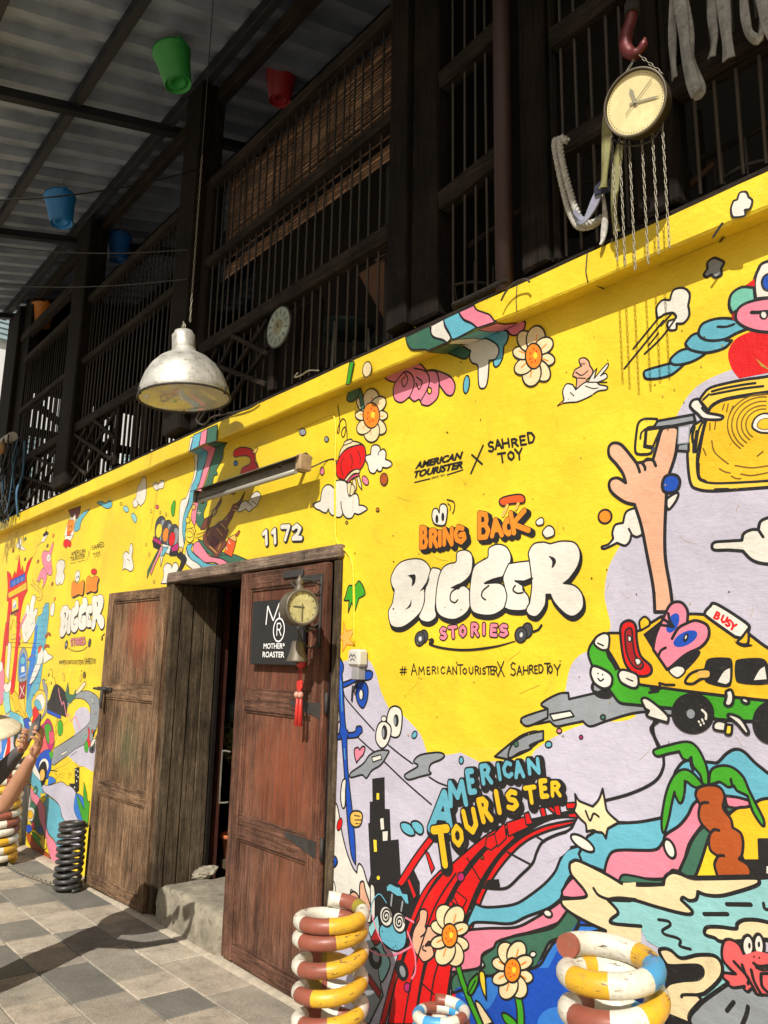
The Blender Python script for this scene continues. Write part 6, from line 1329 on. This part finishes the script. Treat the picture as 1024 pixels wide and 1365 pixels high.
# ---- taxi
G_('painted_taxi',60); V(680,760,2.977)
S('40,490 120,455',.001)
Fi('black','325,465 345,440 400,450 408,480 395,505 350,500',.008); Fi('grey','335,458! 345,450! 350,458! 362,458! 362,475! 350,480! 335,475!',0)
Fi('amber','390,250! 500,245 560,210 600,185! 690,175 790,180 900,220 960,262 1010,300 1060,330! 1060,530! 900,505 700,480 520,455! 440,400 395,330',.010)
Fi('green','312,330 320,300 345,265! 370,300! 385,320 395,350 430,390! 520,455! 700,480 900,505 1060,522! 1060,600! 960,600 820,592! 740,560! 640,548 560,540 450,530! 430,520 400,480 340,400 320,360',.010)
Fi('white','335,290 345,265 375,250 395,262 392,310 372,318 350,308',.009); S('350,290 372,300',.006); Fi('black','378,320! 398,320 440,390! 420,400!',0)
Fi('amber','520,240! 515,205 535,185 555,200 555,220!',.008); 
Fi('black','530,255! 600,200! 620,300! 570,320!',0); Fi('black','630,390! 720,330 755,320 750,345 700,400 660,425!',0); Fi('white','632,400 660,380 690,385 695,405 665,428',.006)
Fi('red','440,260 445,215 475,200 500,220 505,280 520,340 560,380 560,410 530,422 490,410 455,360',.010); Fi('dred','458,260 465,235 485,235 490,290 500,340 530,370 520,392 490,380 465,330',.007)
Fi('white','470,258! 484,266! 482,284! 470,282!',.005); Fi('white','497,355 512,350 522,364 508,378',.005)
Fi('pink','570,315! 580,260 610,190 640,135 680,128 706,160 705,210! 740,200 785,220 790,265 760,305 700,335 640,385! 625,395!',.010)
S('705,210 670,230 645,272',.010); S('590,345 600,320 620,308',.009)
El('blue',648,210,22,42,.0,25); S('630,172 636,200 650,225',.010); S('605,190 640,215 648,222',.010); S('600,218 648,224',.009)
El('blue',698,272,26,52,0,62); El('black',700,268,10,18,0,20); El('white',700,266,3,8,0,20)
Fi('white','775,170 795,145 822,135 940,210 950,235! 920,270! 895,265! 790,190',.010); Fi('amber','920,270! 948,232! 948,285 930,295 905,285',.008); Fi('black','890,270! 905,290 950,292! 965,300 930,306 900,292',0)
for ch,x,y in (('B',812,190),('U',838,204),('S',856,218),('Y',874,232)): Lt(ch,x,y,18,26,.007,'red',25)
Fi('black','780,380 795,355 860,352 880,365 878,440 860,460 790,445 775,420',.008); Fi('white','822,445! 850,400 878,385! 876,440 858,455!',.004)
Fi('black','900,375 915,358 1000,355 1024,380! 1060,400! 1060,440! 1000,450 920,445 902,430',.008); Fi('white','965,440! 990,395 1015,378! 1024,435!',.004)
Fi('amber','698,440 715,415 745,400 795,398 795,425! 760,432 730,450 705,450',.009); Fi('sand','750,402 790,400 790,424 750,424',0)
Fi('white','432,410 450,395 500,410 512,430 510,460 490,468 450,450 436,432',.009); S('465,430 490,440',.005)
Fi('white','322,405 335,380 385,400 408,425 402,460 375,470 345,455 330,435',.010); El('black',352,410,3,4,0); El('black',370,415,3,4,0); S('352,430 362,440 374,432',.006)
S('555,485 590,480 560,470 600,470 595,448 620,455 655,455',.008,smooth=False)
El('black',728,568,82,78,.006,10); El('grey',720,570,19,22,.005,-15); S('765,555 780,570 780,590',.007,'white'); S('752,600 760,615',.006,'white'); S('765,592 772,608',.006,'white')
El('black',1040,605,72,82,.006); 
Fi('white','525,515 545,508 590,540 630,580 628,605! 560,585 545,575! 555,558! 540,550!',.009)
Fi('white','812,610 830,598 860,605! 855,640! 815,632',.008); Fi('lemon','862,612! 885,615! 880,650 858,648',.008)
Fi('white','862,500 860,482 880,475 890,500 885,530 870,540 855,530',.009); El('white',936,518,16,10,.009,30); Fi('white','868,580 880,572 920,590 950,640 938,648 905,610',.009)
S('590,600 562,625 575,660 592,700',.010)
# ---- arm and suitcase
G_('painted_suitcase',40); V(760,500,3.88)
Fi('goldbg','640,260! 612,330 610,450 625,560 660,590 740,600 900,590 1100,575! 1100,-10! 1010,10 900,25 780,50 720,70 690,100 670,130! 720,190! 690,230!',.010)
Fi('amber','700,235! 660,400 660,510 680,545 740,560 900,555 1100,540! 1100,90! 900,110 800,125 740,150 715,190!',.007)
S('715,190 735,160 790,130 900,108 1024,90',.013); S('655,290 640,400 640,340',.008); S('705,240 690,300 672,400 662,470 672,530 700,552 760,560 900,555 1024,548',.008); S('690,240 665,290 650,400',.008)
S('750,590 820,588',.006); S('645,270 634,315 638,350',.010); S('700,550 668,530 665,460',.011)
S('735,85 800,68 900,50 960,42',.008); S('730,102 800,88 900,70 1000,58',.008); S('690,128 720,100',.008)
cx,cy=1006,258
for rx,ry in ((95,82),(118,100),(142,122),(168,145),(190,160)):
    S([(cx-rx*math.cos(R(a)),cy-ry*math.sin(R(a)),False) for a in range(-50,96,12)],.0045,'ochre')
for s in ('735,340 750,400 820,460','690,380 705,415','855,468 940,480 1024,470','775,485 800,500 830,507','885,512 940,520 1024,505','835,522 860,535 885,536','820,150 812,190','800,150 790,180','845,160 830,195','1000,395 970,420','755,240 750,280','725,250 725,285'): S(s,.0045,'ochre')
Fi('white','945,270 955,230 985,205 1024,200 1080,220! 1080,300! 1020,300 980,295',.006); Fi('amber','970,265 985,235 1024,225 1060,240! 1060,275! 1000,282',.003,'ochre')
G_('painted_handle',46)
Fi('lemon','400,410! 350,408 338,380 345,300 355,250 385,228 450,228! 460,268! 400,275 390,330 385,372! 430,380! 420,405!',.010); S('390,280 370,300 365,330',.008); Fi('goldbg','398,285! 470,275! 430,370! 392,365!',.008)
Fi('grey','435,268! 455,238! 640,205! 650,240! 540,262 450,272!',.010,smooth=False); Fi('grey','560,360! 615,350! 615,395! 555,392!',.009,smooth=False); Fi('lav','565,270! 620,262! 614,350! 560,355!',.004,'grey'); Fi('dgrey','430,375! 445,372! 440,395! 415,400!',0)
G_('painted_arm',52)
Fi('skin','440,1225! 432,1100 400,930 370,780 335,670! 280,655 220,610 203,570 215,540 250,533 290,558! 275,510 240,460 205,420 202,375 225,352 265,360 310,410 345,455! 380,450 400,435 430,440! 455,350 475,285 500,272 545,268 562,285 558,330 545,420 515,510! 505,560 500,620! 492,800 495,950 520,1100 535,1225!',.012)
S('345,455 355,480 362,502',.011); S('372,452 388,475 390,490',.011); S('400,440 430,440 445,470',.011); S('345,455 372,450 375,460',.009)
Fi('blue','478,570 490,530 520,515 555,522 570,550 560,590 530,608 490,605',.011)
G_('painted_cloud',34)
Fi('white','370,690! 330,690 290,710 275,765! 235,775 220,815 225,845! 200,875 165,888 180,898 245,868! 285,882 310,860 318,825! 345,838 375,825!',.009); S('305,795 318,820',.008)
El('orange',182,732,34,36,.008,20)
Fi('white','505,690 500,645 545,612 562,615 550,650 520,690',.009); 
Fi('white','735,885 750,865 800,860 890,855! 900,820 940,800 975,800! 985,760 1020,740 1100,720! 1100,980! 1000,975 940,955 895,910! 820,905 750,905',.010); S('975,800 1000,838',.009)
Fi('white','622,160 635,132 665,125 680,145! 690,160 685,170! 710,195 760,205 792,215 780,230 730,232 685,225 660,200 640,185',.010)
V(680,340,2.977)
Fi('white','585,250! 582,210 605,180 635,180! 650,140 690,132 714,155 708,200! 712,240 690,270 662,272! 660,295 635,298 625,280 630,262! 660,250 648,230 615,235 600,245',.0085)
S('590,250 490,372',.0075); S('610,260 455,450',.0075); S('655,258 600,330 535,392',.0075); S('640,235 600,280',.007); S('590,310 550,360',.006)
Fi('grey','770,78 785,55! 785,30 810,12 835,20! 850,30 838,55! 840,80 815,90 800,78! 782,88',.0085)
# crimson ball and winged creature
G_('painted_red_ball',26)
Fi('red','1110,300! 1000,300 940,310 890,340 866,390 880,450 910,490! 1110,450!',0)
G_('painted_cyan_bird',30); V(680,340,2.977)
Fi('sky','545,492 532,475 540,458 600,440 640,430 700,420 650,470 600,488',.010); Fi('sky','640,410 680,378 740,370 780,385 730,420 670,436 640,430',.010); Fi('sky','700,345 730,315 790,308 860,340! 880,340! 850,370 780,388 720,378 700,360',.010); Fi('sky','750,300 770,270 830,252 900,258 950,290! 900,310 850,335 790,340 755,325',.010); S('825,285 860,285 890,275',.009)
Fi('mint','870,200 880,155 920,128 970,130! 975,180! 900,220 885,232',.010); El('dred',890,245,10,14,0); 
Fi('pink','900,225 930,195 1000,175 1110,165! 1110,310! 1000,305 940,290 900,262',.010); Fi('white','975,175! 970,110 985,60 1010,30 1100,10! 1100,165! 1000,172!',.011); Fi('blue','1000,110 1015,80 1060,70! 1060,140! 1015,140',.007); S('960,228 990,228 1060,222',.012); El('white',1008,238,14,16,.006)
Fi('red','936,120! 972,95! 972,125!',0)
# boy on a bird
G_('painted_boy_on_goose',30); V(680,340,2.977)
Fi('skin','280,435 275,415 295,408 312,420 318,440! 330,460 322,480 305,495! 300,520 262,530! 265,490 250,480 258,455! 285,440!',.006); S('262,465 285,478 310,460',.005); S('270,488 300,490',.005); S('285,432 298,432',.004)
Fi('white','190,598! 215,575! 210,540 225,512 250,515! 262,535! 300,505 340,503 355,515! 386,522 382,535 350,540 320,560 270,582 235,585 205,590',.006); Fi('white','310,505! 330,470 345,450! 335,490! 385,432 388,445 360,480! 380,470 385,488 350,505! 385,505!',.005); Fi('orange','190,598! 212,578! 210,590!',.003); S('300,520 330,530 350,528',.004); S('240,545 255,560',.004); El('black',232,572,2,2,0)
# ledge clouds
G_('painted_ledge_cloud',30); V(680,0,2.977); GR.plane='front'
Fi('white','880,830 890,800! 905,795! 915,768 940,765 950,785! 965,800 955,830 935,835! 935,858 900,865 885,860',.007)
S('845,890 810,943',.009); GR.plane='under'; S('847,936 820,972',.008); GR.plane='wall'
end_()
# ---- the crowded far left of the mural
G_('painted_fire_tower',50); V(0,680,7.314)
Fi('red','70,595! 105,620 120,670! 145,590! 160,630! 190,435! 208,600! 222,540! 232,600! 245,610! 270,510 320,455! 285,560 262,640! 270,790! 235,860 205,1000 185,1240! 200,1317! 170,1317! 175,1150 150,1030 100,1020 85,1317! 50,1317! 75,1000 85,890 70,880 78,760 75,680',.006)
Fi('blue','100,690! 245,615! 250,680! 105,760!',.005); Fi('amber','80,810! 262,700! 262,770! 90,860!',.005)
for i in range(7): S(f'{115+i*19},{745-i*9} {122+i*19},{695-i*9} {130+i*19},{735-i*9}',.005,'white' if i%2 else 'sky',smooth=False)
for i in range(7): S(f'{98+i*23},{835-i*13} {98+i*23},{795-i*13}',.006,'coral')
Fi('lemon','120,870! 180,840! 182,960! 160,1010 120,1000!',.005); El('white',145,920,18,46,.004,8); El('mblue',142,945,5,14,0); El('mblue',156,930,5,14,0); Fi('maroon','108,1000! 185,960! 182,990! 110,1022!',.004)
Fi('lemon','115,1030! 165,1030! 160,1160! 150,1090! 135,1060! 105,1170!',.004); 
V(0,830,7.314)
Fi('red','85,0! 60,200 40,500 0,780! -60,900! -60,600! 10,400 40,150 60,0!',.006); Fi('red','170,0! 200,0! 180,240 165,420 140,660 105,700! 110,600 135,400 155,200!',.006)
Fi('white','75,340 80,220 100,190 112,230 105,330 95,470 85,560 60,500!',.005); Fi('pink','-30,480! 30,430 48,520 40,700 20,800! -30,800!',.005); Fi('white','-30,400! 20,380 30,440 10,480 -30,480!',.004)
Fi('aqua','35,680! 60,650 90,660 95,740 110,850! 60,900! 40,800!',.005); Fi('white','40,620 60,590 85,600 105,560 112,590 100,660 60,680',.004); S('85,500 95,560 70,590',.006,'dgreen')
# lavender/blue/white ribbons lower left
G_('painted_ribbons',44); V(0,830,7.314)
Fi('lav','-60,900! 120,900! 220,1050! 120,1317! 160,1420! -60,1500!',0)
Fi('sky','90,870 150,880 190,900 220,1000 200,1120 160,1150 110,1050',.005); Fi('white','18,1100 20,1040 50,1015 85,1020 112,1080 118,1200 100,1317! 60,1360! 20,1400! 40,1250',.005); Fi('mblue','28,1100 40,1050 75,1040 90,1080 60,1200 30,1317! 0,1500! -40,1500! 0,1300',.005); Fi('red','80,1060 100,1100 105,1220 80,1320 30,1450! 40,1350 70,1200',.005); Fi('lav','-60,1100! 15,1050! 20,1250! -60,1400!',.004)
# blue skyscraper
G_('painted_glass_tower',50)
V(0,830,7.314)
Fi('sky','480,-190! 440,-180 405,-80 370,-60 350,20 330,180! 300,330 270,520 255,860! 290,950! 340,860! 400,560! 430,300! 460,100! 480,-90!',.005)
Fi('mblue','300,330! 330,180! 350,20! 372,30! 350,300! 320,600! 280,700! 265,650!',0)
for i in range(13):
    y=-140+i*62; S(f'{400-i*11+random.uniform(-4,4)},{y} {476-i*7},{y-16}',.003,'blue')
for dx in (0,26): S(f'{436+dx},-160 {400+dx},100 {370+dx},330 {340+dx},600',.003,'blue')
# white hand sign and racket
G_('painted_white_hand',58); V(0,680,7.314)
Fi('white','215,1140 220,1060 250,1000 262,930 280,915 288,960 286,1010! 300,900 325,830 345,835 350,870 335,930 330,990! 350,960 368,965 365,1010 345,1060 350,1120 320,1200 270,1280 240,1290 225,1240',.006); S('245,1185 262,1230',.004); S('275,1180 250,1225',.004); S('286,1010 300,1040',.004); S('300,1120 335,1095',.004)
Fi('goldbg','340,760! 300,720! 322,735! 320,670! 345,740! 400,690! 370,750! 410,790 410,860 380,885 350,850 390,850 385,800 350,770!',.005,'ochre')
Fi('pink','190,1140 250,1020 262,1030 205,1150 200,1200! 210,1230 195,1280 165,1280 155,1240 170,1210!',.005); El('dred',180,1250,18,28,.004); Fi('goldbg','105,1250 120,1215 160,1212 165,1240 130,1262',.004); S('110,1290 400,1300',.004); S('120,1335 395,1345',.004)
# arched window, X sign
G_('painted_arch_window',54); V(0,830,7.314)
Fi('grey','175,560! 180,380 200,280 235,245 265,290 272,400 262,570! 240,590! 190,580!',.006); Fi('mblue','190,540! 192,400 210,320 232,300 252,340 256,440 250,540!',.004); Fi('white','210,430! 240,420! 245,480! 208,490!',.003); El('sky',225,370,22,40,.003); S('195,530 255,500',.006,'white')
Fi('dred','188,590! 262,565! 245,730! 210,750 185,720!',.006); S('200,620 240,710',.012,'white',smooth=False); S('238,615 196,725',.012,'white',smooth=False)
Fi('goldbg','180,750! 240,740! 250,880! 235,940! 200,900!',.004); Fi('aqua','190,900! 235,930! 240,1050! 200,1000!',.004)
# cobra/waves
G_('painted_waves',60)
Fi('mblue','280,480 300,380 270,370! 300,325 345,330 350,380 335,420 330,500 300,640 270,760! 265,640!',.005); Fi('white','345,420 365,380 380,250 410,240 425,290 415,380 380,470 320,590 290,600 310,520',.005); S('405,400 360,530 295,610',.012); Fi('white','425,290 450,262 470,300 520,335 480,365 430,400!',.005); Fi('coral','375,300 380,240 410,225 400,270',.004); Fi('brown','440,130 470,98 495,105 495,135 475,120 455,150',.004); Fi('brown','430,250 440,218 475,215 485,240 460,240',.004); S('275,365 300,330 340,320',.006,'brown')
S('315,700 350,715',.005)
# phone shaped oval board with figures
G_('painted_surfboard',66); V(0,830,7.314)
Fi('grey','415,560 440,560 465,650 475,760 450,880 400,960 350,1080 335,1090! 370,960 430,860 445,760 430,660',.006); Fi('goldbg','310,790 330,720 370,665 405,655 445,690 450,780 430,880 380,960! 400,890! 360,930 330,960! 320,860',.006); Fi('white','350,740 385,700 420,700 440,760 430,830 390,860 360,820',.004); Fi('sky','335,790 360,750 390,770 410,830 380,850',.004); Fi('red','320,860 345,815 365,840 385,880 380,920 345,960 310,985! 325,920',.005); Fi('white','300,1040 320,990 340,1030 345,1070 320,1100',.004)
# yellow arm with blue sleeve
G_('painted_yellow_arm',70)
Fi('amber','105,720 115,680 150,672 180,720 190,780! 220,850 265,930! 235,935! 190,860 160,870 150,850 130,760',.006); Fi('blue','230,945! 275,925! 310,970 320,1040 300,1120 260,1200 225,1140! 250,1040!',.006); Fi('white','280,970! 310,960! 345,1060! 320,1090!',.004)
El('black',178,1110,36,120,0,12); El('sand',178,1165,22,52,.003,10); El('grey',190,1110,12,30,.003,10)
# black guitar case face
G_('painted_black_jacket',70)
Fi('lemon','465,760! 470,640 440,580 458,560! 470,500 485,455 510,470 512,530! 535,540 545,600! 520,680 485,760!',.005); El('black',480,510,6,20,0,12); El('black',505,590,5,16,0); S('455,590 480,600 500,580',.004)
Fi('black','490,740! 520,640 550,600 600,630 650,700 660,800 645,920! 600,900 540,880 465,850! 462,790!',.004); S('575,640 585,720 610,800 625,770 640,850 650,910',.012,'pink',smooth=False)
Fi('blue','465,845! 600,905! 595,940! 560,925! 540,1100! 500,1317! 560,1100! 545,1010! 570,930! 462,880!',.004)
Fi('green','565,990 580,955 605,960 618,1010 615,1070 590,1105 570,1080',.005)
S('655,900 680,900 690,960 735,920 770,1000 785,1035',.010,'pink'); 
Fi('dgreen','655,760! 640,700! 665,580! 680,700! 720,705! 740,655! 760,680! 730,740! 690,790!',.004); Fi('cream','740,680! 800,600 830,575 840,600 800,660 750,700!',.005); El('ochre',826,510,14,32,.005); El('goldbg',625,530,10,40,.004,-10); El('goldbg',790,540,10,36,.004,10); El('ochre',800,470,4,10,0)
# cart with wheels
G_('painted_wagon',72)
Fi('magenta','430,980 465,935 500,970 525,1060 530,1180 500,1250 470,1280 400,1317! 380,1260! 400,1180 385,1040',.005); Fi('salmon','385,1090! 430,1080 460,1180 470,1240 400,1300!',.004); Fi('green','440,1000 475,985 500,1010 500,1090 480,1180 460,1150 445,1080',.005); Fi('rose','480,1060! 530,1060! 530,1170! 490,1200!',.003)
V(0,980,7.314)
Fi('blue','380,200! 420,160 460,140 500,150 505,240! 500,330 480,380 470,420! 440,430! 360,320 350,240!',.005); Fi('green','480,170! 510,160 520,200 500,240!',.003); Fi('rose','330,110! 440,60! 400,150! 350,190!',.003)
El('white',432,300,46,74,.003,6); El('black',416,382,44,130,0,8); El('sand',416,388,25,58,.003,6)
# grey road
G_('painted_road',46); V(0,830,7.314)
Fi('yellow','540,1220! 530,1100! 660,960! 660,820! 720,740 800,740 870,800 885,860! 870,960 780,1060 540,1220!',.004); El('lav',800,950,85,130,0,10); Fi('lav','660,1300! 740,1050! 800,1040! 980,1200! 980,1400! 900,1450!',0)
Fi('grey','530,1225! 640,1160 760,1080 860,990 885,920 880,820 830,755 760,740 700,760 660,830! 655,790 700,720 780,675 860,665 930,700 980,760! 960,980! 900,1150! 740,1230! 640,1310! 530,1390! 500,1380!',.006)
for s in ('600,1275! 655,1245! 662,1262! 605,1300!','885,725! 900,730! 925,790! 910,785!'): Fi('white',s,.005,smooth=False)
S('695,1300 750,1255',.006); S('925,895 945,880',.005); S('500,1440 560,1448',.009)
Fi('mint','805,1150! 820,1110! 850,1090! 830,1130!',.003); Fi('red','860,1020 880,1060 875,1130 890,1180 870,1215 845,1170 865,1100',.005); Fi('green','830,1180 850,1150 865,1200 858,1260 838,1260 825,1220',.005); Fi('white','890,1180 905,1145 935,1130 940,1190 920,1240 890,1210',.005); El('dgrey',900,1240,28,32,.003); El('brown',905,1060,12,20,.004)
# hills, city, agave, streams at the foot
G_('painted_landscape',42); V(0,980,7.314)
Fi('yellow','480,420! 520,340! 640,290 720,235 760,300 915,300! 915,620! 880,900! 700,560! 550,470!',.003,'ochre'); Fi('lav','700,240! 860,160! 920,170! 915,310! 780,300!',0)
for i in range(60):
    a,b=random.uniform(530,740),random.uniform(320,430); S(f'{a},{b} {a+6},{b+8}',.003,'ochre')
Fi('mblue','480,400! 520,410 550,450 470,490!',.004); Fi('mblue','740,560! 800,590 830,640! 850,860 800,870! 760,810 720,740 725,640',.005)
Fi('lav','430,480! 480,490 560,465 610,455 660,490 700,500 745,555! 725,700 750,790 800,870! 830,1100! 640,1100! 655,860! 610,790 590,700 540,630 440,560! 410,510!',.005)
Fi('sky','250,350! 300,300! 400,440! 420,540! 470,590 540,640 590,700 605,790 640,840 655,900! 640,1000! 600,1200! 580,1190! 540,1030 480,960 455,850 450,700! 380,600 310,480!',.005)
Fi('white','300,270! 340,270! 400,400! 400,450! 330,370!',.004)
Fi('pink','220,400! 260,420! 300,500 380,600 440,690 450,850 480,970 540,1040 590,1180 600,1317! 520,1250! 490,1170 440,960 390,820 370,700! 300,600 260,520 220,470!',.005)
Fi('dgreen','200,480! 260,540 300,620 370,700 390,820 430,940 440,960! 400,970 330,900 270,780! 230,640!',.005); Fi('grey','170,500! 300,480! 310,640! 270,800! 260,900! 250,1080! 220,1060! 200,700!',.004); Fi('white','265,500! 290,480! 300,640! 280,780! 270,640!',.003)
El('amber',300,775,30,46,.005); El('white',305,770,40,66,0); El('amber',300,775,28,42,.004); El('blue',285,910,30,40,.004); El('rose',330,880,18,38,.004); El('blue',395,920,22,30,.003)
Fi('brown','260,960! 300,960 340,1020 420,1110 480,1160 505,1200! 470,1200! 400,1170 330,1110 290,1060 270,1010!',.005); Fi('green','310,940! 360,960! 420,1040! 440,1115! 390,1080! 340,1010!',.004); Fi('lemon','390,1040! 430,960! 440,1010! 460,1000! 460,1100! 430,1118!',.004)
P=[(425+(38 if k%2==0 else 22)*math.cos(k*math.pi/5+.3),610+(64 if k%2==0 else 38)*math.sin(k*math.pi/5+.3),True) for k in range(10)]; Fi('lemon',P,.005,'ochre',smooth=False); El('ochre',420,600,3,6,0); El('ochre',432,600,3,6,0)
El('dgreen',355,535,20,38,.004)
Fi('black','735,320! 780,308! 775,540! 752,560! 725,520! 690,500! 680,470! 735,470!',0,smooth=False)
for a in ((742,330),(762,345),(745,380),(765,400),(750,440),(730,500)): Fi('white',f'{a[0]},{a[1]}! {a[0]+9},{a[1]}! {a[0]+9},{a[1]+16}! {a[0]},{a[1]+16}!',0,smooth=False)
Fi('green','755,570! 790,640 830,730! 820,600 825,455! 850,560 860,650! 880,640! 865,880! 850,900! 830,870! 790,760! 765,660!',.005); S('765,600 800,700 840,870',.004,'dgreen'); S('830,500 845,640 848,800',.004,'dgreen')
El('mint',350,545,12,20,.003)
end_()
# hairline cracks, patches and stains in the plaster
G_('wall_crack',3); V(0,0,1)
rq=random.Random(21)
for i in range(46):
    x,y=rq.uniform(480,1010),rq.uniform(430,1000) ; a=rq.uniform(-2.2,-.6); P=[(x,y,False)]
    for k in range(rq.choice([3,4,5])): a+=rq.uniform(-.5,.5); x+=math.cos(a)*rq.uniform(3,8); y-=math.sin(a)*rq.uniform(3,8); P.append((x,y,False))
    S(P,rq.choice([.0010,.0014,.0009]),'khaki',smooth=False,taper=True)
for i in range(70):
    El(rq.choice(['khaki','ochre','khaki']),rq.uniform(460,1010),rq.uniform(430,1000),rq.uniform(.5,1.5),rq.uniform(.5,1.6),0)
for i in range(16):
    x=rq.uniform(20,520); y=rq.uniform(700,760)-x*.22; P=[(x,y,False),(x-1,y+rq.uniform(8,25),False),(x-2,y+rq.uniform(28,50),False)]; S(P,.0012,'khaki',taper=True)
# faded pencil lines
G_('painted_scratch',2); V(0,680,4.452)
for s in ('655,0 560,380','680,0 590,420','695,5 610,400'): S(s,.002,'khaki')
end_()
